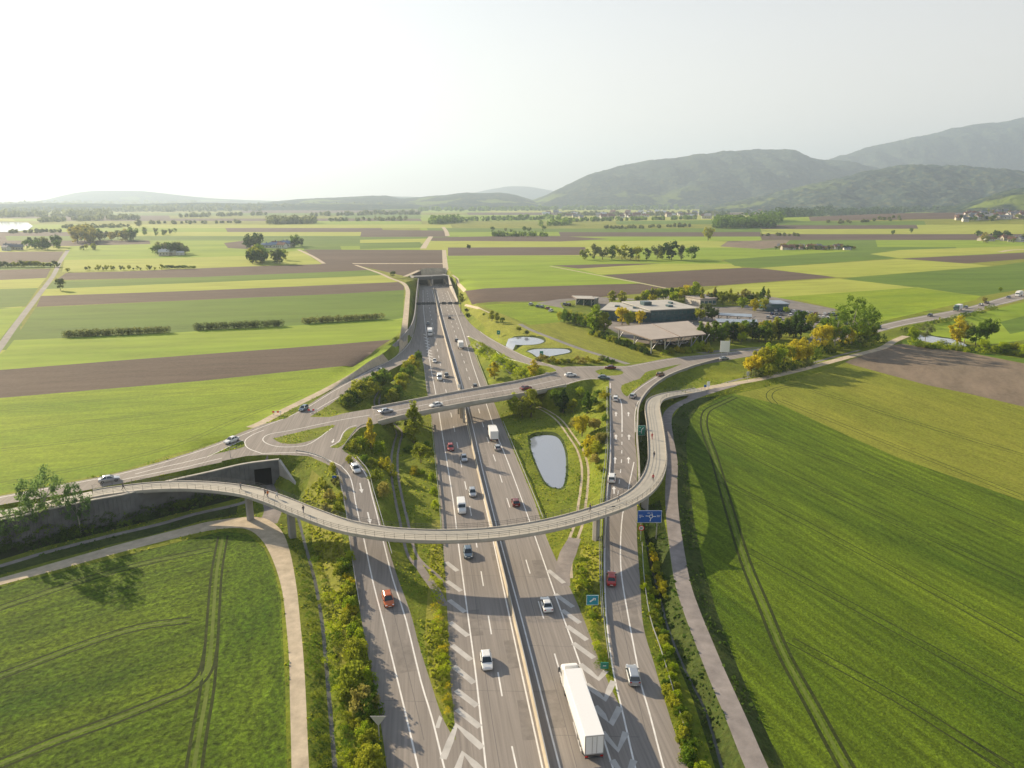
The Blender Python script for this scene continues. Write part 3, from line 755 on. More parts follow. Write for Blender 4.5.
# repairs, seams and joints in the carriageways
def along(A_, B_, f): return [(a[0] * (1 - f) + b[0] * f, (a[1] * (1 - f) + b[1] * f)) for a, b in zip(A_, B_)]
pr = random.Random(3)
for (xa, ya, xb, yb, w) in [(470, 610, 474, 636, 3.2), (512, 640, 518, 668, 2.8), (496, 540, 500, 560, 3.0), (538, 560, 543, 578, 2.6), (447, 440, 449, 452, 3.2), (400, 640, 408, 672, 2.6), (628, 600, 632, 628, 2.8), (524, 700, 530, 740, 2.0), (549, 690, 557, 728, 2.4), (620, 450, 620, 470, 2.4), (481, 452, 484, 466, 2.8), (437, 350, 439, 362, 3), (462, 352, 465, 364, 3)]:
    band('patch', [(xa, ya), (xb, yb)], w, 1, smooth=False)
for q in ([(500, 768), (489, 700), (478, 620), (470, 560), (458, 480)], [(577, 768), (556, 690), (536, 620), (521, 560), (505, 500)], [(424, 740), (410, 680), (398, 630), (388, 590)], [(648, 740), (636, 690), (626, 640), (615, 590), (612, 540)]):
    band('seam', q, .09, 3)
for y_, xa, xb in [(690, 459, 548), (628, 456, 515), (575, 452, 552), (520, 445, 540), (645, 514, 590), (735, 548, 640), (610, 360, 410), (700, 377, 436)]:
    band('seam', [(xa, y_), (xb, y_ + 2)], .07, 1, smooth=False)
# ---- markings
LW = .24
LO = [(492, 820), (486, 768), (480.6, 718), (475, 668), (466.5, 605), (459.2, 550), (453, 500), (446.8, 461), (442, 432), (436, 395), (430, 363), (426.5, 335), (423.5, 309), (423, 290)]
LI = [(553, 820), (542.5, 768), (520.6, 668), (507, 605), (493, 540), (484, 500), (475.5, 461), (468, 430), (461, 400), (451, 363), (442.5, 330), (436, 305), (432, 290)]
LD = [(526, 820), (517, 768), (507.5, 726), (495, 655), (486, 602), (477.5, 550), (468.5, 500), (460.5, 461), (454.5, 430), (448, 400), (440, 363), (433.5, 330), (429, 305), (427, 290)]
RI = [(575, 820), (560, 768), (534.5, 668), (518, 605), (501.5, 545), (490, 500), (480.5, 461), (473.5, 430), (466, 400), (456, 363), (446.5, 330), (440, 305), (436.5, 291)]
RD = [(604, 820), (586, 768), (560, 672), (538, 600), (521.5, 545), (507.5, 500), (495.5, 461), (484.5, 430), (476, 400), (464.5, 363), (454, 330), (446, 305), (441.5, 291)]
RO = [(630, 820), (613, 768), (599, 724), (579, 661), (557, 600), (538, 545), (522, 500), (507.5, 461), (495, 430), (485, 400), (472, 363), (462.5, 330), (453, 305), (447.5, 291)]
for q in (LO, LI, RI, RO): band('marking', q, LW, 3)
dashes('marking', LD, .22, 5.5, 15.4, 6.2)
dashes('marking', RD, .22, 5.5, 15.4, 10.8)
dashes('marking', [(459, 330), (450, 305), (444.5, 291)], .22, 5.5, 15.4, 3)
# slip roads
band('marking', [(424, 800), (417.5, 765), (397.5, 680), (384, 625), (372.5, 580), (365, 544), (356, 505), (353.5, 490), (350, 477), (343, 468), (333, 462), (322, 457.5), (306, 453), (287, 452.5), (262, 453.5)], LW, 3)
band('marking', [(452, 800), (442, 758.6), (432, 718), (420.6, 680), (406, 620), (392.5, 578), (383, 540), (377, 515), (371, 492), (366.6, 476), (356, 461)], LW, 3)
band('marking', [(674, 800), (663, 765), (650, 715), (641, 684), (636.6, 661), (628, 615), (621.5, 575), (620.5, 545), (622.5, 515), (628, 490), (634, 462)], LW, 3)
band('marking', [(645, 800), (634.7, 765), (624, 718), (614, 675), (607, 625), (604.8, 580), (605, 540), (606.5, 510), (608, 486), (610, 462), (610.5, 430), (610.3, 400), (610.2, 383)], LW, 3)
band('marking', [(619.5, 398), (621.5, 404), (622, 415), (622, 432)], .3, 3)
dashes('marking', [(622, 434), (621.5, 460), (619, 485), (616, 510)], .22, 2.2, 6.0, 0)
band('marking', [(629, 397.5), (636, 391), (646, 383.5), (663, 373.3)], .2, 3)
band('marking', [(635.2, 432), (635.2, 412), (640, 399), (651, 388), (668, 376.8), (688, 369)], .2, 3)
# roundabout lines
band('marking', [(332, 428), (311, 443), (296, 446.5), (278, 446.5), (266, 443), (263, 438.5), (270, 434), (290, 430.5), (318, 424.5), (340, 420), (370, 415)], .22, 4)
band('marking', [(262, 453.5), (248, 448), (245, 441), (252, 435), (264, 430)], .22, 4)
band('marking', [(330, 446.5), (339, 441), (343, 433), (349, 427.5), (357, 425)], .2, 4)
band('marking', [(207, 457), (228, 447), (243, 440)], .2)
band('marking', [(206, 457), (190, 461), (165, 466.5), (135, 474)], .2)
band('marking', [(222, 458), (190, 466), (150, 474), (100, 484)], .2)
band('marking', [(0, 497.5), (60, 486), (120, 474), (175, 459), (215, 445.5), (262, 427), (300, 411.5), (332, 392), (355, 379), (388, 361.5), (403, 350.5), (411, 340), (414.8, 325), (416, 308)], .2, 3)
band('marking', [(346, 393.2), (330, 401.5), (310, 413.5)], .2)
band('marking', [(576, 367), (600, 366.8), (626, 366.8), (643, 363.8), (679, 357.8), (704, 355.6), (742, 351.3), (810, 341)], .2, 3)
band('marking', [(871, 328), (908, 319.5), (961, 309.7), (1000, 299), (1024, 292)], .3, 3)
band('marking', [(871, 333), (908, 323.8), (961, 314.8), (1000, 304), (1024, 298)], .3, 3)
band('marking', [(480, 331.5), (489, 338), (510, 349.3), (529, 358), (552, 365.5)], .2, 3)
band('marking', [(466.5, 336), (478, 341), (497, 351.8), (514, 360.2), (533, 365.4)], .2, 3)
band('marking', [(560, 386), (577, 380.8), (591, 378.8), (608, 379.2)], .2, 3)
# hatched gores
def stripe(kind, pts, w=.95): band(kind, pts, w, 1, smooth=False)
for (a, b, c, d) in [(446, 562, 457.5, 571), (447, 581, 461, 591), (449, 600, 465, 612), (450, 622, 468, 636), (452, 645, 471, 660), (453.5, 666, 474, 683), (456, 690, 477, 706), (457, 709, 480, 727)]:
    stripe('hatch', [(a, b), (c, d)])
stripe('hatch', [(443, 759), (456.5, 725), (482.5, 748)])
stripe('hatch', [(452, 786), (463, 753), (486, 775)])
stripe('hatch', [(437, 728), (441, 716), (443.5, 722)], .6)
for q in ([(548, 570), (564, 583)], [(555, 594), (573, 607)], [(562, 610), (580, 623)], [(567, 626), (587, 640)], [(573, 643), (594, 658)], [(580, 664), (598.5, 679), (606, 671)],
          [(586, 684), (605, 699.5), (613.5, 681)], [(595, 706), (611, 724), (620, 707)], [(602, 732), (618, 750), (626, 732)], [(612, 760), (626, 778), (634, 760)]):
    stripe('hatch', q)
for q in range(9): stripe('hatch', [(423.8 + q * .55, 334 + q * 3.0), (427.5 + q * .75, 336.2 + q * 3.0)], 1.1)
def arrow(px, py, qx, qy, L_=4.0):
    a = np.array(gxy(px, py)); b = np.array(gxy(qx, qy)); d = (b - a) / np.linalg.norm(b - a); n = np.array([-d[1], d[0]])
    pts = [(-.5, .14), (.12, .14), (.12, .45), (.5, 0), (.12, -.45), (.12, -.14), (-.5, -.14)]
    POLYS.append(('marking', [tuple(a + d * u * L_ + n * v * 1.1) for u, v in pts]))
for (px, py) in [(616, 414), (628.5, 414), (616, 437), (629, 437), (615, 460), (628.5, 460)]: arrow(px, py, px, py - 20, 4.2)
arrow(361, 488, 365, 508, 5); arrow(369, 518, 374, 540, 5); arrow(333, 441, 331, 446, 3); arrow(614, 490, 613, 470, 4)

# ---- grid
def grid_pts():
    P = []
    for y in np.arange(40, 335, 4.5):
        w = 40 + y * .80
        for x in np.arange(-w, w, 4.5): P.append((x + RNG.uniform(-.5, .5), y + RNG.uniform(-.5, .5)))
    for y in np.arange(335, 760, 11):
        w = 40 + y * .85
        for x in np.arange(-w, w, 11): P.append((x, y))
    for y in np.arange(760, 3200, 55):
        w = y * .85
        for x in np.arange(-w, w, 55): P.append((x, y))
    for y in np.arange(3300, 26000, 900):
        for x in np.arange(-y, y, 900): P.append((x, y))
    return P
verts = []; faces = []; kinds = []
def addpoly(kind, poly):
    q = []
    for p in poly:
        if q and abs(p[0] - q[-1][0]) + abs(p[1] - q[-1][1]) < .02: continue
        q.append(p)
    if len(q) < 3: return
    ar = sum(a[0] * b[1] - b[0] * a[1] for a, b in zip(q, q[1:] + q[:1]))
    if ar < 0: q = q[::-1]
    n = len(verts)
    verts.extend(q); faces.append(list(range(n, n + len(q)))); kinds.append(kind)
addpoly('meadow', [(-30000, -300), (30000, -300), (30000, 30000), (-30000, 30000)])
# near verge / meadow inside the junction
POLYS.insert(0, ('verge', densify([(-260, 60), (-260, 200), (-140, 250), (-120, 420), (-60, 640), (-40, 640), (30, 420), (150, 420), (330, 400), (330, 300), (160, 230), (90, 190), (60, 60)])))
# thin band at the retaining wall so that the step in the ground is crisp
Wd = WALL[:, :2]; T = np.gradient(Wd, axis=0); T /= np.linalg.norm(T, axis=1)[:, None]; Nn = np.stack([-T[:, 1], T[:, 0]], 1)
wl = np.array(resamp(lin(list(Wd), 3), 3.0)); Tw = np.gradient(wl, axis=0); Tw /= np.linalg.norm(Tw, axis=1)[:, None]; Nw = np.stack([-Tw[:, 1], Tw[:, 0]], 1)
POLYS.append(('concrete_dark', [tuple(p) for p in wl + Nw * .12] + [tuple(p) for p in (wl - Nw * .35)[::-1]]))
# tunnel portal line, same idea
pm = motorway['C'][-1]; 
for k, p in POLYS: addpoly(k, p)
gp = grid_pts()
nfix = len(verts)
allv = [Vector((float(a), float(b))) for a, b in verts + gp]
import time as _t; _t0 = _t.time()
cv, ce, cf, ov, oe, of = delaunay_2d_cdt(allv, [], faces, 0, 1e-3, True)
print('cdt', len(allv), len(faces), '->', len(cf), round(_t.time() - _t0, 1), 's')
CV = np.array([(v.x, v.y) for v in cv])
CZ = np.zeros(len(CV))
for i in range(0, len(CV), 20000): CZ[i:i + 20000] = height(CV[i:i + 20000, 0], CV[i:i + 20000, 1])
print('heights', round(_t.time() - _t0, 1))
CF = np.array([list(f) for f in cf if len(f) == 3])
of3 = [o for f, o in zip(cf, of) if len(f) == 3]
fk = [kinds[max(o)] if len(o) else None for o in of3]
NAMES = {'tram_pale': ('tractor_tracks', 'tram_pale'), 'patch': ('road', 'patch'), 'seam': ('road', 'seam'), 'rough': ('verge', 'rough'), 'meadow': ('plain', 'crop_pale'), 'verge': ('verge', 'verge'), 'bank': ('grassy_bank', 'bank'), 'ivy': ('embankment', 'ivy'), 'crop_dark': ('crop_field', 'crop_dark'), 'crop_front': ('crop_field', 'crop_front'), 'crop_strip': ('crop_field', 'crop_strip'),
         'crop_lush': ('crop_field', 'crop_lush'), 'crop_mid': ('crop_field', 'crop_mid'), 'crop_bright': ('crop_field', 'crop_bright'), 'crop_yellow': ('crop_field', 'crop_yellow'), 'crop_pale': ('crop_field', 'crop_pale'),
         'soil': ('ploughed_field', 'soil'), 'soil_light': ('ploughed_field', 'soil_light'), 'tram': ('tractor_tracks', 'tram'), 'asphalt': ('road', 'asphalt'), 'tarmac': ('side_road', 'tarmac'), 'gravel': ('path', 'gravel'),
         'greypath': ('path', 'greypath'), 'yard': ('pavement', 'yard'), 'marking': ('road_marking', 'marking'), 'hatch': ('road_marking', 'hatch'), 'water': ('water', 'water'), 'stream': ('stream', 'stream'), 'concrete_dark': ('wall_footing', 'concrete_dark')}
karr = np.array([k if k else '' for k in fk])
for k in NAMES:
    sel = CF[karr == k]
    if not len(sel): continue
    u, inv = np.unique(sel.ravel(), return_inverse=True)
    vs = np.column_stack([CV[u], CZ[u]])
    fs = inv.reshape(-1, 3)
    a, b, c = vs[fs[:, 0]], vs[fs[:, 1]], vs[fs[:, 2]]
    cr = (b[:, 0] - a[:, 0]) * (c[:, 1] - a[:, 1]) - (b[:, 1] - a[:, 1]) * (c[:, 0] - a[:, 0])
    fs = np.where((cr < 0)[:, None], fs[:, ::-1], fs)
    me = bpy.data.meshes.new(NAMES[k][0])
    me.from_pydata(vs.tolist(), [], fs.tolist())
    me.materials.append(M[NAMES[k][1]])
    if k not in ('concrete_dark',): me.polygons.foreach_set('use_smooth', [True] * len(me.polygons))
    me.update()
    tag(link(NAMES[k][0], me), kind='structure')
GROUND_TRI = {k: CF[karr == k] for k in ('rough', 'verge', 'bank', 'ivy', 'crop_front', 'crop_strip', 'crop_dark', 'crop_pale')}
# ================================================================== HILLS
def forest_hill_mat(name, meadow_amt, tone=1.0):
    m, t, p = newmat(name)
    g = t.nodes.new('ShaderNodeNewGeometry')
    a = _noise(t, g.outputs['Position'], 0.0035, 5, 0.6)
    b = _noise(t, g.outputs['Position'], 0.03, 6, 0.7)
    c1 = _ramp(t, b, [(0.32, tuple(x * tone for x in (0.010, 0.024, 0.03))), (0.5, tuple(x * tone for x in (0.04, 0.065, 0.05))), (0.66, tuple(x * tone for x in (0.13, 0.13, 0.05)))])  # bluish forest tones put part of the haze into the colour
    c2 = _ramp(t, a, [(0.35, (0.6, 0.62, 0.6)), (0.65, (1.3, 1.25, 1.1))])
    col = _mix(t, c1, c2, 1.0, 'MULTIPLY')
    k = _noise(t, g.outputs['Position'], 0.0022, 3, 0.5)
    msk = _ramp(t, k, [(0.60 - meadow_amt, (0, 0, 0)), (0.62 - meadow_amt, (1, 1, 1))])
    sep = t.nodes.new('ShaderNodeSeparateXYZ'); t.links.new(g.outputs['Position'], sep.inputs[0])
    hh = t.nodes.new('ShaderNodeMapRange'); hh.inputs[1].default_value = 60; hh.inputs[2].default_value = 200; hh.inputs[3].default_value = 1; hh.inputs[4].default_value = 0
    t.links.new(sep.outputs[2], hh.inputs[0])
    bw = t.nodes.new('ShaderNodeRGBToBW'); t.links.new(msk, bw.inputs[0])
    mm = t.nodes.new('ShaderNodeMath'); mm.operation = 'MULTIPLY'; t.links.new(bw.outputs[0], mm.inputs[0]); t.links.new(hh.outputs[0], mm.inputs[1])
    col = _mix(t, col, (0.17, 0.22, 0.05), mm.outputs[0])
    t.links.new(col, p.inputs['Base Color'])
    p.inputs['Roughness'].default_value = 1.0; p.inputs['Specular IOR Level'].default_value = 0.0
    bp = t.nodes.new('ShaderNodeBump'); bp.inputs['Strength'].default_value = 1.0; bp.inputs['Distance'].default_value = 14
    t.links.new(b, bp.inputs['Height']); t.links.new(bp.outputs[0], p.inputs['Normal'])
    return m
M['hill'] = forest_hill_mat('forested_hillside', 0.02)
M['hill2'] = forest_hill_mat('forested_slope', 0.06, 1.25)

from mathutils import noise as mnoise
def hill_range(name, sil, D, Wn, Wf, mat, rough=0.05, nr=44, step=3.0, seed=0.0, base=5.0, spur=0.13, lump=0.0):
    """sil: pixel silhouette (px, py) of the ridge at distance D; front slope reaches Wn metres nearer, back Wf farther"""
    x0, x1 = sil[0][0], sil[-1][0]
    n = int((x1 - x0) / step)
    xs = np.linspace(x0, x1, n)
    ys = np.interp(xs, [p[0] for p in sil], [p[1] for p in sil])
    ker = np.ones(5) / 5; ys = np.convolve(np.pad(ys, 2, mode='edge'), ker, 'valid')
    vs = []; fs = []
    ws = np.concatenate([np.linspace(0, 1, nr), np.linspace(1, 2, 10)[1:]])
    for i in range(n):
        tx = (xs[i] - 512) / (FPX / CT)      # x per metre forward near the horizon
        Hr = CAM_H + (YH - ys[i]) / (FPX / CT) * D - base
        Hr = max(Hr, 0.0)
        for w in ws:
            if w <= 1:
                y = D - Wn * (1 - w); f = math.sin(w * math.pi / 2) ** 1.5
            else:
                y = D + Wf * (w - 1); f = math.cos((w - 1) * math.pi / 2)
            xx = tx * y
            q = Vector((xx * 0.0011 + seed, y * 0.0011, seed))
            k = mnoise.fractal(q * 2.0, 1.0, 2.0, 5)
            k2 = mnoise.fractal(Vector((xx * 0.004 + seed, y * 0.0008, seed + 3)), 1.0, 2.0, 4)
            e = math.sin(min(w, 1) * math.pi) if w <= 1 else 0
            z = base - 6 + (Hr + 6) * (f * (1 + 0.0 * k)) + Hr * e * (spur * k + rough * k2 * 2)
            z += lump * mnoise.fractal(Vector((xx * .022, y * .022, seed)), 1.0, 2.0, 3) * (w > .12)
            vs.append((xx, y, z))
    m_ = len(ws)
    for i in range(n - 1):
        for j in range(m_ - 1):
            a = i * m_ + j
            fs.append((a, a + m_, a + m_ + 1, a + 1))
    me = bpy.data.meshes.new(name); me.from_pydata(vs, [], fs); me.materials.append(mat)
    me.polygons.foreach_set('use_smooth', [True] * len(me.polygons)); me.update()
    return tag(link(name, me), kind='structure')
hill_range('hills', [(800, 176), (820, 165), (860, 150), (900, 142), (940, 134), (970, 129), (1000, 125), (1040, 121), (1110, 117)], 9000, 2000, 1200, M['hill'], seed=1.3, nr=80, step=2, lump=7)
hill_range('hills', [(530, 201), (545, 196), (570, 184), (590, 175), (620, 168), (650, 163), (690, 158), (730, 155), (765, 152.5), (795, 156), (812, 161), (840, 164), (870, 169), (900, 176), (960, 182), (1110, 187)], 7200, 2200, 1200, M['hill'], seed=4.1, nr=110, step=2, lump=7)
hill_range('hills', [(700, 208), (745, 200), (790, 190), (830, 181), (860, 173), (890, 168), (910, 166), (940, 167), (970, 170), (1000, 171), (1040, 176), (1110, 180)], 4800, 1200, 900, M['hill2'], seed=7.7, rough=.08, spur=.2, nr=110, step=1.5, lump=10)
hill_range('hills', [(900, 214), (930, 211), (960, 206), (985, 197), (1010, 190), (1040, 184), (1110, 176)], 2900, 800, 700, M['hill2'], seed=9.2, nr=70, step=1.5, lump=6)
hill_range('hills', [(260, 203), (300, 199), (340, 197.5), (372, 196), (388, 196), (400, 199), (425, 197), (445, 195.5), (465, 193), (482, 193.5), (500, 193), (515, 195), (535, 201), (560, 206)], 7000, 2500, 900, M['hill'], seed=2.2, nr=70, step=2, lump=5)
hill_range('hills', [(455, 198), (485, 190.5), (510, 186.5), (530, 187), (548, 190.5), (580, 196), (640, 198)], 14000, 2000, 1500, M['hill'], seed=5.5)
hill_range('hills', [(-60, 203), (20, 202), (45, 200), (62, 196), (80, 192.5), (100, 191), (122, 191.5), (140, 191), (165, 193.5), (190, 196.5), (215, 198.5), (245, 200), (280, 201), (305, 199.5), (335, 198), (370, 196), (420, 197), (480, 202)], 10500, 2200, 1500, M['hill'], seed=3.3)
hill_range('hills', [(-80, 206), (0, 204), (60, 202.8), (130, 204), (200, 202.5), (280, 204), (340, 203), (420, 206)], 5200, 900, 700, M['hill'], seed=6.3)

# lake far left
lk = MB(); pts = [unp(*p, 8.6) for p in [(-60, 223), (0, 221.5), (28, 222.5), (33, 226), (28, 230), (12, 232), (0, 232), (-60, 233)]]
lk.add([(*p[:2], 8.6) for p in pts], [tuple(range(len(pts)))]); tag(lk.build('water', M['lake'], fix=False), kind='structure')

# ================================================================== STRUCTURES
def ribbon(A, B, zoff_top, thick, name, mat, parent=None, caps=True):
    """solid slab between two 3D edge lines"""
    m = MB(); rings = []
    for a, b in zip(A, B):
        rings.append([(a[0], a[1], a[2] + zoff_top), (b[0], b[1], b[2] + zoff_top), (b[0], b[1], b[2] + zoff_top - thick), (a[0], a[1], a[2] + zoff_top - thick)])
    m.loft(rings)
    return m.build(name, mat, parent)
def offs(C, d):
    C = np.array(C, float); T = np.gradient(C[:, :2], axis=0); T /= np.linalg.norm(T, axis=1)[:, None] + 1e-9
    O = C.copy(); O[:, 0] += -T[:, 1] * d; O[:, 1] += T[:, 0] * d
    return O
def wall_strip(C, w, z0, z1, name, mat, parent=None):
    """box wall following C from C.z+z0 to C.z+z1"""
    A = offs(C, w / 2); B = offs(C, -w / 2); m = MB(); rings = []
    for a, b in zip(A, B):
        rings.append([(a[0], a[1], a[2] + z0), (b[0], b[1], b[2] + z0), (b[0], b[1], b[2] + z1), (a[0], a[1], a[2] + z1)])
    m.loft(rings); return m.build(name, mat, parent)
def railing(C, name_parent, h=1.1, post=2.0, mat=None, r=.03, rails=(1.1, .6), z0=0):
    mat = mat or M['darkrail']
    C = np.array(resamp(C, .7)); s = np.concatenate([[0], np.cumsum(np.linalg.norm(np.diff(C, axis=0), axis=1))])
    m = MB()
    for hh in rails:
        q = C[::3]
        for a, b in zip(q[:-1], q[1:]): m.tube((a[0], a[1], a[2] + z0 + hh), (b[0], b[1], b[2] + z0 + hh), r, n=4, caps=False)
    for k in np.arange(0, s[-1], post):
        x, y, z = [np.interp(k, s, C[:, i]) for i in range(3)]
        m.tube((x, y, z + z0 - .05), (x, y, z + z0 + h), r * 1.1, n=4, caps=False)
    return m.build('railing', mat, name_parent, fix=False)

# ---- the road overpass
up = [(372, 408.5, 6.62), (400, 403.5, 6.7), (431, 397.5, 6.75), (462.5, 391.5, 6.8), (509, 383.5, 6.85), (535, 378, 6.85), (556, 373, 6.83)]
lo = [(378, 422.5, 6.62), (404, 416, 6.7), (438, 409, 6.75), (470, 403, 6.8), (515, 395.5, 6.85), (540, 391, 6.85), (566, 385.5, 6.83)]
UP = np.array(lin([np.array(unp(*p)) for p in up], 5)); LOB = np.array(lin([np.array(unp(*p)) for p in lo], 5))
ov = empty('road_bridge', tuple((UP[0] + LOB[0]) / 2))
tag(ov, 'concrete road overpass carrying cars between the two roundabouts above the motorway', 'bridge')
def rel(o, parent):
    o.matrix_parent_inverse = Matrix.Translation(-parent.location); return o
_l = link
def plink(parent, fn):
    before = set(COL.objects.keys()); fn()
def fixpar(parent):
    for c in parent.children:
        if c.matrix_parent_inverse == Matrix.Identity(4): c.matrix_parent_inverse = Matrix.Translation(-parent.location)
ribbon(UP, LOB, .05, .28, 'deck', M['asphalt'], ov)
Ci = (UP + LOB) / 2
ribbon(UP + (Ci - UP) * .08, LOB + (Ci - LOB) * .08, -.235, 1.1, 'girder', M['concrete'], ov)
wall_strip(UP, .45, -.35, .62, 'parapet', M['concrete'], ov)
wall_strip(LOB, .5, -.55, .55, 'parapet', M['concrete'], ov)
railing(LOB, ov, 1.1, 3.0, rails=(1.05,))
cl = MB()
Q = np.array(resamp(UP + (LOB - UP) * .50, 2)); 
ribbon(offs(Q, .1), offs(Q, -.1), .062, .02, 'centre_line', M['marking'], ov)
for f_ in (.1, .9): Q = np.array(resamp(UP + (LOB - UP) * f_, 2)); ribbon(offs(Q, .1), offs(Q, -.1), .062, .02, 'edge_line', M['marking'], ov)
def pier(f, parent, n=3, w=.9, span=.35, top=-1.3):
    c = UP[0] * 0; k = f * (len(UP) - 1); i = int(k); t = k - i
    a = UP[i] * (1 - t) + UP[min(i + 1, len(UP) - 1)] * t; b = LOB[i] * (1 - t) + LOB[min(i + 1, len(UP) - 1)] * t
    for j in range(n):
        g = .5 + (j - (n - 1) / 2) * span
        p = a * (1 - g) + b * g
        m = MB(); zb = H1(p[0], p[1]) - .4
        m.loft([[(p[0] + math.cos(q) * w / 2, p[1] + math.sin(q) * w / 2, z) for q in np.linspace(0, 2 * math.pi, 13)[:-1]] for z in (zb, p[2] + top)])
        m.build('pier', M['concrete'], parent, smooth=False)
for f in (.225, .475, .71): pier(f, ov)
fixpar(ov)

# ---- curved foot and cycle bridge
DK = [(93, 494, 6.35), (109, 491.2, 6.4), (150, 486.5, 6.6), (195, 485.5, 6.8), (241, 490, 7.1), (270, 498, 7.3), (304, 511.5, 7.45), (340, 524.5, 7.55), (372, 531, 7.6), (405, 534.5, 7.6), (450, 535.5, 7.6), (500, 532.5, 7.6), (550, 524.5, 7.6), (590, 514, 7.6), (620, 503.5, 7.6), (640, 492, 7.6), (652, 478, 7.5),
      (657, 462, 7.4), (657, 445, 7.3), (655, 425, 7.1), (652.5, 408, 6.9), (656, 399.5, 6.7), (668, 395, 6.5), (687, 392, 6.2), (700, 389.5, 5.95)]
DC = np.array(resamp(lin([np.array(unp(*p)) for p in DK], 5), 2.0))
fb = empty('foot_bridge', tuple(DC[0]))
tag(fb, 'long curved concrete foot and cycle bridge with thin dark railings sweeping over the motorway', 'bridge')
HWB = 2.25
ribbon(offs(DC, HWB), offs(DC, -HWB), .04, .34, 'deck', M['deck'], fb)
ribbon(offs(DC[8:-8], HWB * .62), offs(DC[8:-8], -HWB * .62), -.295, .75, 'girder', M['concrete_dark'], fb)
for s in (1, -1):
    wall_strip(offs(DC, s * (HWB + .02)), .26, -.42, .22, 'kerb', M['concrete'], fb)
    railing(offs(DC, s * HWB), fb, 1.2, 2.0, z0=.2, rails=(1.1, .75, .4), r=.028)
for (px, py, z) in [(249, 492, 7.15), (291, 506.5, 7.4), (594, 512.5, 7.6), (645, 488, 7.55), (656, 452, 7.3), (654, 415, 7.0)]:
    p = np.array(unp(px, py, z)); k = np.argmin(np.hypot(DC[:, 0] - p[0], DC[:, 1] - p[1])); c = DC[k]
    t = DC[min(k + 1, len(DC) - 1)] - DC[k - 1]; a = math.atan2(t[1], t[0])
    if 480 < px < 500:      # stands on the median
        c = np.array([*gxy(487.5, 508), 0]); kk = np.argmin(np.hypot(DC[:, 0] - c[0], DC[:, 1] - c[1])); c = DC[kk]
    zb = H1(c[0], c[1]) - .4
    m = MB(); pts = [(-.35, -.75), (.35, -.75), (.45, -.5), (.45, .5), (.35, .75), (-.35, .75), (-.45, .5), (-.45, -.5)]
    m.loft([[(c[0] + math.cos(a) * u - math.sin(a) * v, c[1] + math.sin(a) * u + math.cos(a) * v, z) for u, v in pts] for z in (zb, c[2] - 1.0)])
    m.build('pier', M['concrete_dark'], fb)
fixpar(fb)
# approach path strip on top of the retaining wall
AP = np.array(resamp(lin([np.array(unp(*p)) for p in [(-90, 533, 6.32), (0, 514, 6.32), (31, 508, 6.32), (60, 501.5, 6.33), (93, 494, 6.34)]], 5), 3))
ap = ribbon(offs(AP, 1.9), offs(AP, -1.9), .06, .25, 'path', M['deck']); tag(ap, kind='structure')

# ---- retaining wall with underpass
rw = empty('retaining_wall', tuple(WALL[3]))
tag(rw, 'tall grey concrete retaining wall below the access road, with the mouth of an underpass', 'wall')
WL = np.array(resamp(lin([np.array(p) for p in WALL[:9]], 4), 3.0))
# opening for the portal between px 249..272
pa, pb = np.array(unp(250, 462.5, 6.3)), np.array(unp(272, 460.2, 6.3))
ka = np.argmin(np.hypot(*(WL[:, :2] - pa[:2]).T)); kb = np.argmin(np.hypot(*(WL[:, :2] - pb[:2]).T))
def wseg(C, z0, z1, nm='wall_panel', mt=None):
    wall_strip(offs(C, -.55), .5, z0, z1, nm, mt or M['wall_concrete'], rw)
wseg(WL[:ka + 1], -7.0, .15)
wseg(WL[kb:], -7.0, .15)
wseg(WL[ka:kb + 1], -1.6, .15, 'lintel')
cop = wall_strip(offs(WL, -.5), .75, .15, .35, 'coping', M['concrete'], rw)
# flat near-black sheet paints the shade inside the opening
rec = MB(); a, b = WL[ka], WL[kb]; t = (b - a)[:2]; t /= np.linalg.norm(t); nrm = np.array([-t[1], t[0]])
for s, e in ((a, 0), (b, 0)):
    pass
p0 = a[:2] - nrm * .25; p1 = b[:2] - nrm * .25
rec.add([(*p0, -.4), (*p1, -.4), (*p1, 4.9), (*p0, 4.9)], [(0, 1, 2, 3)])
rec.build('underpass_shade', flat('underpass_shade_paint', (0.008, 0.008, 0.009), 1.0, spec=0.0), rw, fix=False)
# vertical ribs of the formwork
rib = MB()
for k in np.arange(0, len(WL) - 1, .5):
    i = int(k); q = WL[i] + (WL[i + 1] - WL[i]) * (k - i)
    if ka <= k <= kb: continue
    c = q[:2] - nrm * .84
    rib.box(c[0] - .09, c[0] + .09, c[1] - .08, c[1] + .08, -.5, 6.1)
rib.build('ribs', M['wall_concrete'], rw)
# wing wall, top sloping down
w0 = np.array(unp(279.5, 460, 6.4)); w1 = np.array(unp(302, 494, .9))
m = MB(); d = (w1 - w0)[:2]; d /= np.linalg.norm(d); n = np.array([-d[1], d[0]]) * .3
def quadw(p, zt, zb): return [(p[0] + n[0], p[1] + n[1], zb), (p[0] - n[0], p[1] - n[1], zb), (p[0] - n[0], p[1] - n[1], zt), (p[0] + n[0], p[1] + n[1], zt)]
m.loft([quadw(w0, 6.5, -1), quadw(w1, 1.3, -1)]); m.build('wing_wall', M['concrete'], rw)
fixpar(rw)

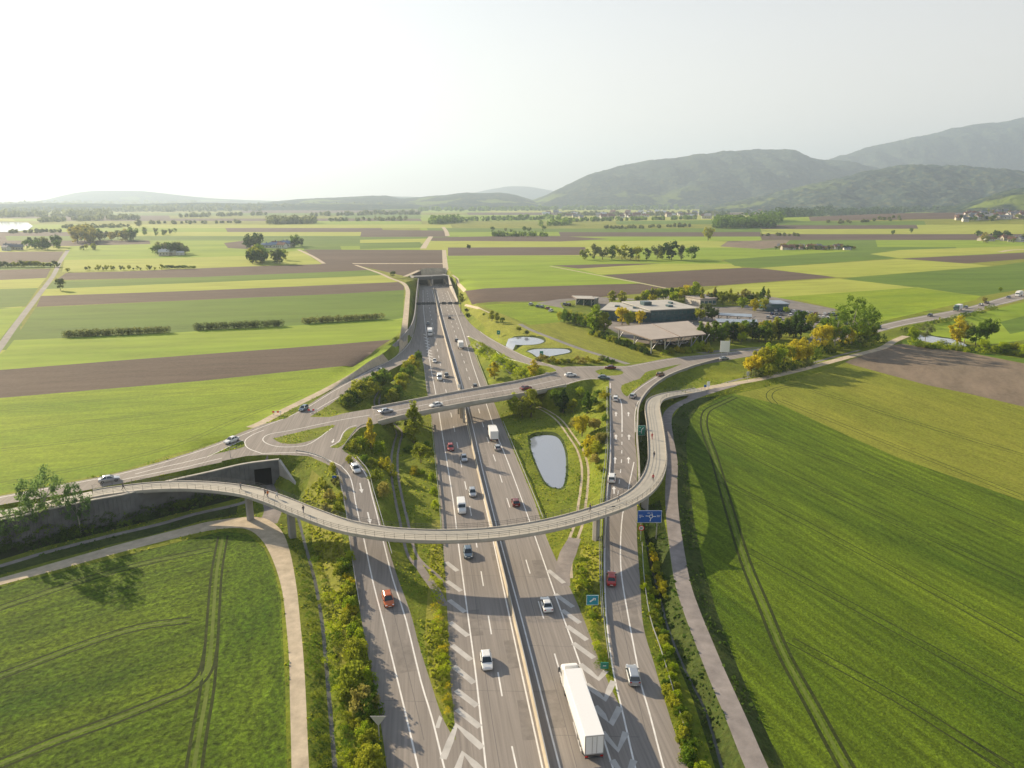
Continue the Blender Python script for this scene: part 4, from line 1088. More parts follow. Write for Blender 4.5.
# ---- motorway median barrier
Bp = [(562, 830), (548, 768), (526, 668), (511, 605), (496.5, 545), (485.3, 500), (475.8, 461), (469, 430), (462.5, 400), (452, 363), (443, 330), (437, 305), (433.5, 289)]
BC = np.array(resamp(lin([np.array([*gxy(*p), 0.0]) for p in Bp], 4), 4.0))
mb = empty('median_barrier', tuple(BC[10])); tag(mb, 'continuous pale concrete barrier along the middle of the motorway', 'barrier')
m = MB(); prof = [(-.30, -.02), (.30, -.02), (.28, .10), (.15, .32), (.10, 1.0), (-.10, 1.0), (-.15, .32), (-.28, .10)]
rings = []
for q, (A_, B_) in enumerate(zip(offs(BC, 1.0), BC)):
    nx, ny = A_[0] - B_[0], A_[1] - B_[1]
    rings.append([(B_[0] + nx * u, B_[1] + ny * u, v) for u, v in prof])
M['barrier'] = flat('barrier_concrete', (0.38, 0.33, 0.245), 0.85, var=0.14, vscale=0.5)
m.loft(rings); m.build('barrier_wall', M['barrier'], mb)
m = MB(); m.loft([[(p[0] + u * nx, p[1] + u * ny, v) for u, v in ((-.06, 1.005), (.06, 1.005), (.05, 1.08), (-.05, 1.08))] for p in BC]); m.build('top_rail', M['steel'], mb)
fixpar(mb)

# ---- guardrails
def guardrail(pts, label, h=.72, z=None, poststep=4.0, double=False, world=False):
    C = np.array(pts) if world else np.array(resamp(lin([np.array(ground(*p)) for p in pts], 3), 3.0))
    g = empty('guardrail', tuple(C[0])); tag(g, label, 'guardrail', 'steel guardrails along the roads')
    m = MB(); A = offs(C, .04); B = offs(C, -.04)
    m.loft([[(a[0], a[1], c[2] + h - .3), (b[0], b[1], c[2] + h - .3), (b[0], b[1], c[2] + h), (a[0], a[1], c[2] + h)] for a, b, c in zip(A, B, C)])
    s = np.concatenate([[0], np.cumsum(np.linalg.norm(np.diff(C, axis=0), axis=1))]); p = m
    for k in np.arange(0, s[-1], poststep):
        x, y, zz = [np.interp(k, s, C[:, i]) for i in range(3)]
        p.box(x - .05, x + .05, y - .05, y + .05, zz - .1, zz + h - .1)
    p.build('rail_and_posts', M['steel'], g); fixpar(g)
guardrail([(296, 452.5), (310, 455), (326, 461), (337, 471), (341.5, 489), (346.5, 515), (349.5, 540), (354.5, 575), (360, 608)], 'guardrail along the left edge of the curving left slip road')
guardrail([(357, 458.8), (368.5, 473), (373, 490), (380.5, 515), (387.5, 540), (392, 556)], 'guardrail on the right edge of the left slip road')
guardrail([(607.5, 388), (607.8, 430), (607.5, 460), (604, 485), (602, 510), (601, 540), (601.5, 580), (604, 624), (609, 662)], 'guardrail along the left edge of the right-hand ramp')
guardrail([(606.5, 388.3), (606.5, 430), (605, 460), (602, 485), (600.3, 510), (599.2, 540), (599.8, 580), (602, 620)], 'second guardrail running beside the left edge of the right-hand ramp')
guardrail([(503, 423), (518.5, 460), (535, 500), (543, 520)], 'guardrail between the motorway and the pond')
guardrail([(431.5, 424), (435, 460), (439, 500), (442, 545)], 'guardrail on the left edge of the motorway below the overpass')
guardrail([(476, 356), (485, 380), (488.5, 390)], 'guardrail on the right motorway edge just above the overpass')
guardrail([(424, 366), (426, 384), (427, 393)], 'guardrail on the left motorway edge just above the overpass')
guardrail([(642, 545), (644, 580), (650, 620), (660, 650), (672, 690), (684, 730), (697, 768)], 'thin guardrail in the bushes on the right of the ramp')
guardrail([(342, 451), (357, 430), (372, 424)], 'guardrail beside the splitter island at the overpass')
guardrail([(430, 283), (420, 300), (418.5, 292)], 'short guardrail by the tunnel mouth') if False else None

# ---- curved wall on the outer side of the right approach
cw = empty('curved_wall', tuple(unp(641, 398, 6.8))); tag(cw, 'curved grey concrete parapet wall on the outer side of the approach to the right roundabout', 'wall')
Cw = np.array(resamp(lin([np.array(unp(*p)) for p in [(718, 360, 6.85), (700, 365, 6.8), (688, 368.7, 6.8), (668, 376.5, 6.8), (652, 387, 6.8), (642, 398, 6.7), (637, 410, 6.4), (636, 425, 6.0), (635.6, 440, 5.5), (637, 460, 4.7), (637.6, 485, 3.7), (637.6, 505, 3.0)]], 4), 2.0))
wall_strip(offs(Cw, .35), .35, -2.6, .8, 'parapet_wall', M['concrete_dark'], cw)
wall_strip(offs(Cw, .35), .5, .8, .92, 'coping', M['concrete'], cw); fixpar(cw)

# ---- tunnel portal
pc = (motorway['A'][-1] + motorway['B'][-1]) / 2
a = np.array([*unp(415.5, 286.5, 0)]); b = np.array([*unp(447.5, 285, 0)])
tp = empty('tunnel_portal', tuple((a + b) / 2)); tag(tp, 'low concrete tunnel portal with two dark mouths where the motorway goes under the fields', 'tunnel')
t = (b - a) / np.linalg.norm(b - a); n = np.array([-t[1], t[0], 0]); Wt = np.linalg.norm(b - a)
def pbox(u0, u1, v0, v1, z0, z1, name, mat, parent):
    m = MB(); vs = []
    for z in (z0, z1):
        for u, v in ((u0, v0), (u1, v0), (u1, v1), (u0, v1)): q = a + t * u + n * v; vs.append((q[0], q[1], z))
    m.add(vs, [(0, 3, 2, 1), (4, 5, 6, 7), (0, 1, 5, 4), (1, 2, 6, 5), (2, 3, 7, 6), (3, 0, 4, 7)])
    return m.build(name, mat, parent)
M['tunnel_dark'] = flat('tunnel_shade_paint', (0.05, 0.05, 0.05), 0.9)
pbox(-1, Wt + 1, 0, 12, 5.2, 7.9, 'lintel', M['wall_concrete'], tp)
pbox(-1.6, 0, -1, 14, -.5, 8.3, 'side_wall', M['concrete_dark'], tp)
pbox(Wt, Wt + 1.6, -1, 14, -.5, 8.0, 'side_wall', M['concrete_dark'], tp)
pbox(Wt * .50, Wt * .50 + 1.3, -.5, 14, -.5, 5.4, 'centre_pier', M['concrete'], tp)
pbox(0, Wt, 13.5, 13.8, -.5, 5.4, 'tunnel_shade', M['tunnel_dark'], tp)  # dark sheet closes the bore, its colour stands for the shade inside
pbox(Wt * .02, Wt * .48, -.6, -.4, 6.0, 8.0, 'portal_panel', M['darksteel'], tp)
pbox(Wt * .54, Wt * .97, -.6, -.4, 6.0, 8.2, 'portal_panel', M['darksteel'], tp)
fixpar(tp)
# side walls of the cutting on the left
cwl = empty('cutting_wall', tuple(unp(414, 310, 4))); tag(cwl, 'shaded concrete wall of the cutting on the left of the motorway', 'wall')
Q = np.array(resamp(lin([np.array([*unp(px, py, 0), zt])[[0, 1, 3]] for px, py, zt in [(418.6, 288, 8.1), (416.8, 305, 7.5), (415.2, 324, 7.0), (411.8, 337, 6.7), (404.3, 346.5, 6.3), (397.3, 354, 6.0), (388.3, 361, 5.4)]], 4), 4))
m = MB(); rings = []
for p_, q_ in zip(offs(Q, .25), offs(Q, -.25)): rings.append([(p_[0], p_[1], -.5), (q_[0], q_[1], -.5), (q_[0], q_[1], p_[2]), (p_[0], p_[1], p_[2])])
m.loft(rings); m.build('wall_panel', M['concrete_dark'], cwl); fixpar(cwl)
cwr = empty('cutting_wall', tuple(unp(450, 295, 4))); tag(cwr, 'low concrete wall right of the motorway beside the tunnel portal', 'wall')
Q = np.array(resamp([np.array([*unp(px, py, 0), zt])[[0, 1, 3]] for px, py, zt in [(448.5, 285, 8.2), (451.5, 291, 6), (458, 303, 1.6)]], 4))
m = MB(); rings = []
for p_, q_ in zip(offs(Q, .25), offs(Q, -.25)): rings.append([(p_[0], p_[1], -.5), (q_[0], q_[1], -.5), (q_[0], q_[1], p_[2]), (p_[0], p_[1], p_[2])])
m.loft(rings); m.build('wall_panel', M['concrete'], cwr); fixpar(cwr)

# ---- overhead sign gantries
def gantry(ya, xa, xb, label, signs):
    A_ = np.array([*gxy(xa, ya), 0.]); B_ = np.array([*gxy(xb, ya), 0.])
    g = empty('sign_gantry', tuple(A_)); tag(g, label, 'gantry', 'sign gantries over the motorway')
    t = (B_ - A_) / np.linalg.norm(B_ - A_); Lg = np.linalg.norm(B_ - A_)
    for q in (A_, B_):
        m = MB(); m.tube((q[0], q[1], -.2), (q[0], q[1], 6.6), .22, n=8); m.build('post', M['darksteel'], g)
    m = MB()
    m.loft([[(q[0] , q[1] - .3, 6.0), (q[0], q[1] + .3, 6.0), (q[0], q[1] + .3, 6.7), (q[0], q[1] - .3, 6.7)] for q in (A_, B_)]); m.build('beam', M['darksteel'], g)
    for f in signs:
        c = A_ + t * Lg * f; m = MB(); m.box(c[0] - 1.3, c[0] + 1.3, c[1] - .55, c[1] - .35, 5.5, 7.2); m.build('sign_panel', M['darksteel'], g)
    fixpar(g)
gantry(313, 416.5, 436, 'dark sign gantry over the left carriageway, nearer the camera', (.15, .38, .62, .85))
gantry(313, 440, 461, 'dark sign gantry over the right carriageway, nearer the camera', (.2, .5, .8))
gantry(293.5, 435, 453, 'dark sign gantry over the right carriageway, nearer the tunnel', (.3, .7))
# ================================================================== VEGETATION
def leaf_quads(P, Nrm, size, rng):
    """P (n,3) centres, Nrm (n,3) normals -> verts, faces of leaf clumps (quads with a fold)"""
    n = len(P)
    Nn = Nrm / (np.linalg.norm(Nrm, axis=1)[:, None] + 1e-9)
    r = rng.normal(size=(n, 3)); U = np.cross(Nn, r); U /= np.linalg.norm(U, axis=1)[:, None] + 1e-9
    V = np.cross(Nn, U)
    s = size * rng.uniform(.6, 1.3, n)[:, None]
    a = P + U * s * .5; b = P + V * s * .38 + Nn * s * .1; c = P - U * s * .5; d = P - V * s * .38 + Nn * s * .1
    vs = np.stack([a, b, c, d], 1).reshape(-1, 3)
    fs = np.arange(4 * n).reshape(-1, 4)
    return vs, fs
def np_mesh(name, vs, fs, mats, mi=None, smooth=False):
    me = bpy.data.meshes.new(name)
    nv, nf, k = len(vs), len(fs), fs.shape[1]
    me.vertices.add(nv); me.vertices.foreach_set('co', vs.astype(np.float32).ravel())
    me.loops.add(nf * k); me.loops.foreach_set('vertex_index', fs.astype(np.int32).ravel())
    me.polygons.add(nf); me.polygons.foreach_set('loop_start', np.arange(0, nf * k, k, dtype=np.int32))
    try: me.polygons.foreach_set('loop_total', np.full(nf, k, dtype=np.int32))
    except Exception: pass
    for m in mats: me.materials.append(m)
    if mi is not None: me.polygons.foreach_set('material_index', mi.astype(np.int32))
    me.update(calc_edges=True); me.validate()
    return me
def crown_mesh(name, mat, shape, n_clump, n_leaf, leaf, seed, h=1.0, w=1.0, z0=0.25, clump=.17, conic=0.0):
    """unit tree: total height 1 (scaled later). shape in ('round','tall','cone','bush','sparse')"""
    rng = np.random.default_rng(seed)
    C = []
    while len(C) < n_clump:
        p = rng.uniform(-1, 1, 3)
        d = np.linalg.norm(p)
        if d > 1 or d < (.35 if shape != 'sparse' else .5): continue
        zz = (p[2] + 1) / 2
        if shape == 'cone':
            k = (1 - zz) ** .8 * 1.1 + .06; p = np.array([p[0] * k, p[1] * k, p[2]])
        elif shape == 'tall':
            k = math.sin(math.pi * min(1, (zz * .85 + .12))) ** .6; p = np.array([p[0] * k, p[1] * k, p[2]])
        elif shape == 'bush':
            p[2] = abs(p[2]) * 1.6 - .75
        C.append(p)
    C = np.array(C)
    if shape == 'round':                       # a few big lobes for an uneven outline
        L_ = rng.uniform(-1, 1, (6, 3)); L_ /= np.linalg.norm(L_, axis=1)[:, None]; L_[:, 2] *= .7
        k = rng.integers(0, 6, n_clump)
        C = np.where(rng.random(n_clump)[:, None] < .6, L_[k] * .55 + C * .48, C * .95)
    cs = rng.uniform(.6, 1.25, n_clump) * clump
    idx = rng.integers(0, n_clump, n_leaf)
    off = rng.normal(size=(n_leaf, 3)); off /= np.linalg.norm(off, axis=1)[:, None]
    off *= (rng.random(n_leaf) ** .5)[:, None]
    sc = np.array([w / 2, w / 2, (1 - z0) / 2 * h])
    Pn = C[idx] * sc + np.array([0, 0, z0 + (1 - z0) / 2]) + off * cs[idx][:, None]
    Pn[:, 2] = np.clip(Pn[:, 2], .02, 1.05)
    Nr = off + rng.normal(size=(n_leaf, 3)) * .5 + np.array([0, 0, .3])
    vs, fs = leaf_quads(Pn, Nr, leaf, rng)
    me = np_mesh(name, vs, fs, [mat])
    return me, C * sc + np.array([0, 0, z0 + (1 - z0) / 2])
def trunk_mesh(name, mat, clumps, r=.022, n_limb=7, seed=0, z0=.25, top=.75):
    rd = random.Random(seed); m = MB()
    pts = [(0, 0, -.02), (rd.uniform(-.01, .01), rd.uniform(-.01, .01), z0), (rd.uniform(-.02, .02), rd.uniform(-.02, .02), (z0 + top) / 2), (rd.uniform(-.03, .03), rd.uniform(-.03, .03), top)]
    rs = [r * 1.25, r * .85, r * .55, r * .2]
    for a, b, ra, rb in zip(pts[:-1], pts[1:], rs[:-1], rs[1:]): m.tube(a, b, ra, rb, n=7, caps=False)
    for k in range(n_limb):
        c = clumps[rd.randrange(len(clumps))]; t = rd.uniform(.45, 1.0)
        s = Vector(pts[1]).lerp(Vector(pts[2]), rd.random())
        e = s.lerp(Vector(c), .9); mid = s.lerp(e, .5) + Vector((0, 0, .02))
        m.tube(s, mid, r * .4, r * .26, n=5, caps=False); m.tube(mid, e, r * .26, r * .08, n=5, caps=False)
    return m.mesh(name, mat, True, fix=False)

# (shape, clumps, leaves, leaf size, width, z0)
SPEC = {
    'round': ('round', 46, 2600, .062, .78, .17, .115),
    'round2': ('round', 40, 2400, .06, .95, .14, .12),
    'tall': ('tall', 46, 2400, .05, .42, .08, .075),
    'cone': ('cone', 60, 2600, .05, .46, .04, .07),
    'bush': ('bush', 30, 1300, .11, 1.25, .03, .2),
    'bush2': ('bush', 34, 1300, .10, 1.7, .02, .2),
    'sparse': ('sparse', 50, 2700, .036, .74, .25, .085),
}
_cm = {}
def kindmesh(shape, leafk, var=0):
    key = (shape, leafk, var)
    if key not in _cm:
        s = SPEC[shape]
        seed = hash_(shape) + var * 17
        cm, cl = crown_mesh('crown', L[leafk], s[0], s[1], s[2], s[3], seed, 1.0, s[4], s[5], s[6])
        tm = trunk_mesh('trunk', M['palebark'] if shape == 'sparse' else M['bark'], cl, .02 if shape != 'sparse' else .016, 8 if shape != 'sparse' else 16, seed, max(s[5], .1), .8)
        _cm[key] = (cm, tm)
    return _cm[key]
def hash_(s): return sum(ord(c) * (i + 1) for i, c in enumerate(s))
TR = random.Random(31)
def tree_at(p, h, w, shape, leafk, label, group=None, var=None, name='tree', cat='tree'):
    cm, tm = kindmesh(shape, leafk, TR.randrange(3) if var is None else var)
    t = empty(name, p, TR.uniform(0, 6.28))
    t.scale = (h * w, h * w, h)
    tag(t, label, cat, group)
    link('crown', cm, t); link('trunk', tm, t)
    return t
def tree(px, py, hpx, shape, leafk, label, group=None, w=1.0, var=None, name='tree', cat='tree'):
    """hpx: height in picture pixels, base of trunk at (px, py)"""
    p = ground(px, py)
    zc = p[1] * CT + (CAM_H - p[2]) * ST
    h = hpx * zc / (FPX * CT)
    return tree_at(p, h, w, shape, leafk, label, group, var, name, cat)
_W1 = ['', 'first', 'second', 'third', 'fourth', 'fifth', 'sixth', 'seventh', 'eighth', 'ninth', 'tenth', 'eleventh', 'twelfth', 'thirteenth', 'fourteenth', 'fifteenth', 'sixteenth', 'seventeenth', 'eighteenth', 'nineteenth']
def ordw(n):
    if n < 20: return _W1[n]
    t_ = {2: 'twent', 3: 'thirt', 4: 'fort', 5: 'fift'}[n // 10]
    return t_ + 'ieth' if n % 10 == 0 else t_ + 'y-' + _W1[n % 10]
CW = {'green': 'green', 'dark': 'dark green', 'yellow': 'golden yellow', 'olive': 'olive', 'lime': 'bright green', 'rust': 'russet', 'grey': 'grey-green', 'sage': 'sage green'}
BULK = []
def bulk(px, py, hpx, leafk, w=1.0, shape='bush2'):
    p = ground(px, py); zc = p[1] * CT + (CAM_H - p[2]) * ST
    BULK.append((p, hpx * zc / (FPX * CT), leafk, w, shape))
def shrub(px, py, hpx, leafk, label, group, w=1.0, shape='bush'):
    label = label.replace('{c}', CW[leafk])
    p = ground(px, py); zc = p[1] * CT + (CAM_H - p[2]) * ST; h = hpx * zc / (FPX * CT)
    cm, _ = kindmesh(shape, leafk, TR.randrange(3))
    o = link('shrub', cm, None, (p[0], p[1], p[2] - .05 * h)); o.rotation_euler = (0, 0, TR.uniform(0, 6.28)); o.scale = (h * w, h * w, h)
    return tag(o, label, 'shrub', group)

# -- three trees at the left edge
tree(50, 537, 72, 'sparse', 'sage', 'tallest of the three airy pale-trunked trees at the left below the retaining wall', w=.8, var=0)
tree(81, 533, 52, 'sparse', 'sage', 'slender airy tree, rightmost of the three below the retaining wall', w=.62, var=1)
tree(20, 545, 44, 'sparse', 'sage', 'low spreading airy tree at the far left below the retaining wall', w=1.0, var=2)
# -- left junction planting
tree(414, 443, 42, 'cone', 'olive', 'tall conical olive-green tree just in front of the overpass', w=1.15, var=0, name='conifer')
tree(371, 448, 31, 'cone', 'yellow', 'narrow yellow conical tree by the splitter island below the overpass', w=.9, var=1, name='conifer')
tree(421, 463, 20, 'round2', 'olive', 'rounded olive-green tree between track and motorway below the overpass', w=1.3)
for i, (x, y, h, lf, w) in enumerate([(354, 452, 14, 'olive', .9), (361, 447, 12, 'lime', .9), (379, 452, 13, 'lime', .8), (365, 463, 9, 'green', 1), (372, 467, 10, 'olive', 1), (385, 468, 13, 'yellow', 1), (376, 480, 11, 'olive', 1.1), (383, 494, 14, 'rust', .9),
                                    (390, 476, 10, 'olive', 1), (415, 474, 10, 'yellow', .9), (421, 475, 8, 'lime', .9), (432, 480, 9, 'lime', .7), (434, 494, 9, 'lime', .7), (435, 508, 9, 'lime', .7), (426, 450, 10, 'green', .9), (408, 452, 8, 'green', 1), (349, 462, 8, 'olive', .9)]):
    shrub(x, y, h, lf, f'rounded {{c}} shrub between left slip road and motorway, {ordw(i+1)} from the splitter', 'shrubs between the left slip road and the motorway', w)
for i in range(15):
    f = i / 14; x = 345 + 38 * f + TR.uniform(-3, 3); y = 409 - 30 * f + TR.uniform(-3, 4)
    shrub(x, y, TR.uniform(11, 16), TR.choice(['olive', 'green', 'dark', 'olive']), f'{{c}} shrub on the bank above the overpass, {ordw(i+1)} along', 'shrubs on the bank left of the upper farm track', TR.uniform(.8, 1.1))
for i in range(22):
    f = i / 21; x = 392 + 24 * f + TR.uniform(-3, 3); y = 402 - 44 * f + TR.uniform(-2, 2)
    shrub(x, y, TR.uniform(8, 13) * (1.15 - .5 * f), TR.choice(['olive', 'lime', 'olive', 'green', 'yellow']), f'{{c}} shrub between farm track and motorway, {ordw(i+1)} up from the overpass', 'yellowish shrubs right of the upper farm track', TR.uniform(.8, 1.1))
# -- sunlit bank left of the slip road
for i in range(36):
    f = i / 35; y = 560 + 215 * f; x = np.interp(y, [480, 560, 620, 680, 730, 790], [328, 346, 352, 361, 369, 376]) + TR.uniform(-7, 5)
    shrub(x, y, TR.uniform(9, 18) * (.7 + .8 * f), TR.choice(['olive', 'lime', 'olive', 'green', 'yellow']), f'{{c}} bush on the bank beside the left slip road, {ordw(i+1)} coming nearer', 'bushes on the bank left of the left slip road', TR.uniform(.7, 1.1))
for i, (x, y, h) in enumerate([(352, 690, 34), (364, 712, 30), (356, 655, 22), (347, 600, 18), (341, 575, 15), (333, 470, 9), (336, 484, 10), (330, 500, 12), (338, 512, 12), (324, 488, 9), (326, 512, 10), (341, 500, 9)]):
    shrub(x, y, h, TR.choice(['olive', 'rust', 'olive']), f'larger {{c}} bush on the sunlit bank left of the slip road, number {ordw(i+1)}', 'ochre bushes on the bank beside the left slip road', .8)
for i in range(34):
    f = i / 33; y = 540 + 240 * f; x = np.interp(y, [540, 600, 680, 780], [313, 326, 338, 349]) + TR.uniform(-5, 5)
    bulk(x, y, TR.uniform(5, 11) * (.7 + .6 * f), TR.choice(['green', 'lime', 'olive', 'dark']), TR.uniform(.9, 1.3))
for i in range(30):
    f = i / 29; y = 545 + 230 * f; x = np.interp(y, [545, 600, 680, 780], [300, 308, 316, 323]) + TR.uniform(-4, 4)
    bulk(x, y, TR.uniform(4, 8) * (.7 + .6 * f), TR.choice(['green', 'dark', 'olive']), TR.uniform(.9, 1.3))
# -- gore bushes left of motorway, right gore
for i in range(34):
    f = i / 33; y = 580 + 132 * f; x = np.interp(y, [580, 650, 712], [441, 446.5, 450]) - TR.uniform(0, 9)
    bulk(x, y, TR.uniform(4, 8), TR.choice(['lime', 'olive', 'yellow']), TR.uniform(.8, 1.3))
for i in range(30):
    f = i / 29; y = 560 + 106 * f; x = np.interp(y, [560, 600, 666], [583, 590, 603]) + TR.uniform(-7, 6) * (1 - .6 * f)
    bulk(x, y, TR.uniform(4, 8), TR.choice(['green', 'lime', 'olive']), TR.uniform(.8, 1.3))
for i in range(44):
    f = i / 43; y = 575 + 205 * f; x = np.interp(y, [575, 650, 700, 780], [646, 662, 674, 700]) + TR.uniform(-5, 6)
    shrub(x, y, TR.uniform(6, 12) * (.6 + .8 * f), TR.choice(['green', 'lime', 'olive', 'olive']), f'{{c}} bush on the right shoulder of the right-hand ramp, {ordw(i+1)} coming nearer', 'bushes right of the right-hand ramp', TR.uniform(.8, 1.2))
for i in range(12):
    f = i / 11; shrub(652 + 12 * f + TR.uniform(-2, 2), 548 + 50 * f, TR.uniform(5, 9), TR.choice(['yellow', 'olive']), f'small {{c}} bush between ramp and ditch, {ordw(i+1)} below the blue sign', 'yellowish bushes below the blue road sign', .9)
# -- right-middle planting (between overpass, pond and ramp)
for (x, y, h, lf, sh, w, lab) in [(514, 415, 22, 'lime', 'tall', 1.3, 'yellow-green tree left of the pair just in front of the overpass by the pond track'), (531, 417, 30, 'olive', 'tall', 1.3, 'taller olive tree of the pair just in front of the overpass by the pond track'),
                                  (522, 418, 18, 'olive', 'round', 1.1, 'low tree between the pair of trees in front of the overpass'), (563, 414, 26, 'dark', 'cone', 1.2, 'darkest conical tree below the right roundabout'), (587, 413, 22, 'green', 'cone', 1.1, 'green conical tree below the right roundabout'),
                                  (572, 412, 14, 'olive', 'round', 1.1, 'rounded olive tree between the two conical trees below the right roundabout'), (580, 398, 12, 'lime', 'round', 1, 'small yellow-green tree close below the right roundabout'), (555, 404, 15, 'green', 'round', 1.1, 'small green tree beside the dark conical tree'),
                                  (582, 436, 22, 'yellow', 'round', 1.1, 'golden round tree on the bank between pond and ramp'), (594, 432, 16, 'rust', 'round', 1.1, 'rust-tinged round tree right of the golden one on the bank')]:
    tree(x, y, h, sh, lf, lab, w=w)
for i, (x, y, h) in enumerate([(592, 446, 14), (597, 452, 13), (590, 456, 11), (599, 444, 12), (586, 448, 9), (603, 440, 9), (595, 462, 9), (601, 410, 8), (604, 398, 8), (598, 395, 7), (594, 404, 8), (576, 426, 10), (605, 422, 8), (600, 470, 7)]):
    shrub(x, y, h, TR.choice(['olive', 'yellow', 'rust', 'green']), f'{{c}} bush on the bank between pond and ramp, {ordw(i+1)} of that group', 'bushes on the bank between the pond and the ramp', TR.uniform(.8, 1.1))
# -- above the overpass on the right
tree(464, 378, 20, 'round', 'yellow', 'small bright yellow tree right of the motorway just above the overpass', w=.8) if False else tree(494, 379, 18, 'tall', 'yellow', 'small bright yellow tree right of the motorway just above the overpass', w=1.5)
tree(534, 378, 18, 'tall', 'yellow', 'second bright yellow tree, by the end of the exit slip road', w=1.5)
for i in range(34):
    f = i / 33; x = 478 + 62 * f + TR.uniform(-3, 3); y = np.interp(x, [478, 500, 520, 545], [350, 364, 372, 374]) + TR.uniform(-3, 5)
    bulk(x, y, TR.uniform(5, 9), TR.choice(['lime', 'olive', 'green', 'lime']), TR.uniform(.8, 1.2))
for i in range(16):
    f = i / 15; shrub(538 + 74 * f, 361 + TR.uniform(-2.5, 2.5) + 1.5 * f, TR.uniform(4, 7), TR.choice(['olive', 'yellow', 'grey', 'rust', 'green']), f'{{c}} bush beside the small ponds, {ordw(i+1)} from the left', 'bushes by the small ponds', TR.uniform(.9, 1.3))
for i, (x, y, h, lf) in enumerate([(461, 303, 10, 'olive'), (492, 321, 11, 'olive'), (497, 322, 10, 'olive'), (502, 323, 6, 'green'), (468, 318, 5, 'dark'), (519, 332, 6, 'olive'), (527, 335, 5, 'grey'), (466, 312, 4, 'dark'), (484, 316, 3, 'green')]):
    tree(x, y, h, 'tall' if h > 8 else 'round', lf, f'small tree on the meadow right of the motorway beyond the overpass, {ordw(i+1)} of nine', 'small trees on the meadow right of the motorway', w=1.3)
# -- service-area hedges and trees
for i in range(13):
    f = i / 12; x = 561 + 36 * f
    tree(x, 322 + 9 * f + TR.uniform(-1, 1), TR.uniform(11, 15), 'round2', 'green' if i % 3 else 'olive', f'round dense tree in the row left of the service area, {ordw(i+1)} from the left', 'row of dense trees left of the service area', w=.85)
for (x, y, h, lf, sh, w, lab) in [(596, 333, 27, 'lime', 'tall', 1.5, 'tallest yellow-green poplar-like tree at the left end of the canopy roof'), (604, 333, 22, 'olive', 'tall', 1.4, 'olive poplar-like tree beside the tallest one at the canopy roof'),
                                  (622, 325, 19, 'yellow', 'round', 1.0, 'yellow tree in front of the low teal building'), (629, 326, 14, 'olive', 'round', 1, 'olive tree squeezed beside the yellow one at the low teal building'), (640, 325, 15, 'yellow', 'round', .95, 'yellow tree in front of the long glass building'),
                                  (612, 303, 13, 'olive', 'tall', 1.6, 'left of the two upright trees behind the filling station'), (622, 304, 13, 'olive', 'tall', 1.6, 'right of the two upright trees behind the filling station'), (637, 304, 9, 'olive', 'round', 1, 'small round tree behind the long glass building, leftmost'),
                                  (652, 304, 10, 'yellow', 'round', 1, 'small round yellow tree behind the long glass building'), (673, 303, 13, 'lime', 'round', 1, 'yellow-green tree behind the roof box of the glass building'), (684, 302, 14, 'olive', 'round', 1, 'olive tree behind the glass building'),
                                  (694, 302, 20, 'lime', 'tall', 1.4, 'tall yellow-green tree at the right rear of the glass building'), (705, 320, 18, 'grey', 'round', 1, 'greyish tree right of the glass building'), (712, 322, 15, 'dark', 'round', 1, 'dark tree right of the glass building'),
                                  (754, 312, 13, 'yellow', 'round', 1.1, 'yellow tree beside the car park, left one'), (763, 311, 13, 'olive', 'round', 1.1, 'olive tree beside the car park, right one'), (786, 314, 8, 'lime', 'round', 1, 'small yellow-green tree in front of the little teal kiosk')]:
    tree(x, y, h, sh, lf, lab, w=w)
for i in range(22):
    f = i / 21; tree(700 + 66 * f + TR.uniform(-2, 2), 303 - 2 * f + TR.uniform(-2, 3), TR.uniform(8, 14), TR.choice(['round', 'cone', 'tall']), TR.choice(['dark', 'green', 'olive', 'rust']), f'tree in the dark belt behind the service area, {ordw(i+1)} from the left', 'belt of dark trees behind the service area', w=1.1)
for i in range(26):
    f = i / 25; tree(699 + 100 * f + TR.uniform(-2, 2), 347 - 8 * f + TR.uniform(-5, 1), TR.uniform(14, 22), TR.choice(['cone', 'tall', 'round']), TR.choice(['dark', 'green', 'olive', 'dark']), f'tree in the dark belt beside the canopy roofs, {ordw(i+1)} from the left', 'dark belt of trees between canopy roofs and road', w=1.15)
for i, (x, y, h) in enumerate([(694, 346, 9), (700, 350, 11), (706, 351, 10), (678, 352, 7), (685, 352, 7), (691, 352, 8), (665, 354, 6), (671, 353, 6)]):
    shrub(x, y, h, TR.choice(['lime', 'olive', 'yellow']), f'{{c}} bush along the road in front of the canopy roof, {ordw(i+1)} of that group', 'bushes in front of the canopy roof', 1)
for i in range(42):
    f = i / 41; shrub(592 + 56 * f, 334 + 20 * f + TR.uniform(-1, 1), TR.uniform(5, 7), TR.choice(['green', 'dark', 'olive']), f'{{c}} bush of the service area hedge row, {ordw(i+1)} from its left end', 'hedge row in front of the service area', 1.0)
for (x, y, h, lf, w, lab) in [(751, 377, 24, 'yellow', 1, 'frontmost golden tree at the left end of the big yellow clump'), (762, 374, 29, 'yellow', 1, 'golden tree second from the left in the big yellow clump'), (772, 372, 29, 'lime', 1, 'yellow-green tree in the middle of the big yellow clump'), (783, 369, 28, 'olive', 1, 'olive tree in the big yellow clump'),
                              (794, 366, 26, 'yellow', 1, 'golden tree near the right end of the big yellow clump'), (803, 364, 26, 'yellow', .95, 'golden tree at the right end of the big yellow clump'), (768, 378, 15, 'olive', 1.2, 'low olive tree at the foot of the big yellow clump')]:
    tree(x, y, h, 'round', lf, lab, w=w)
for i in range(16):
    f = i / 15; bulk(752 + 58 * f, 378 - 13 * f + TR.uniform(-1, 1), TR.uniform(6, 10), TR.choice(['grey', 'dark', 'olive']), 1.2)
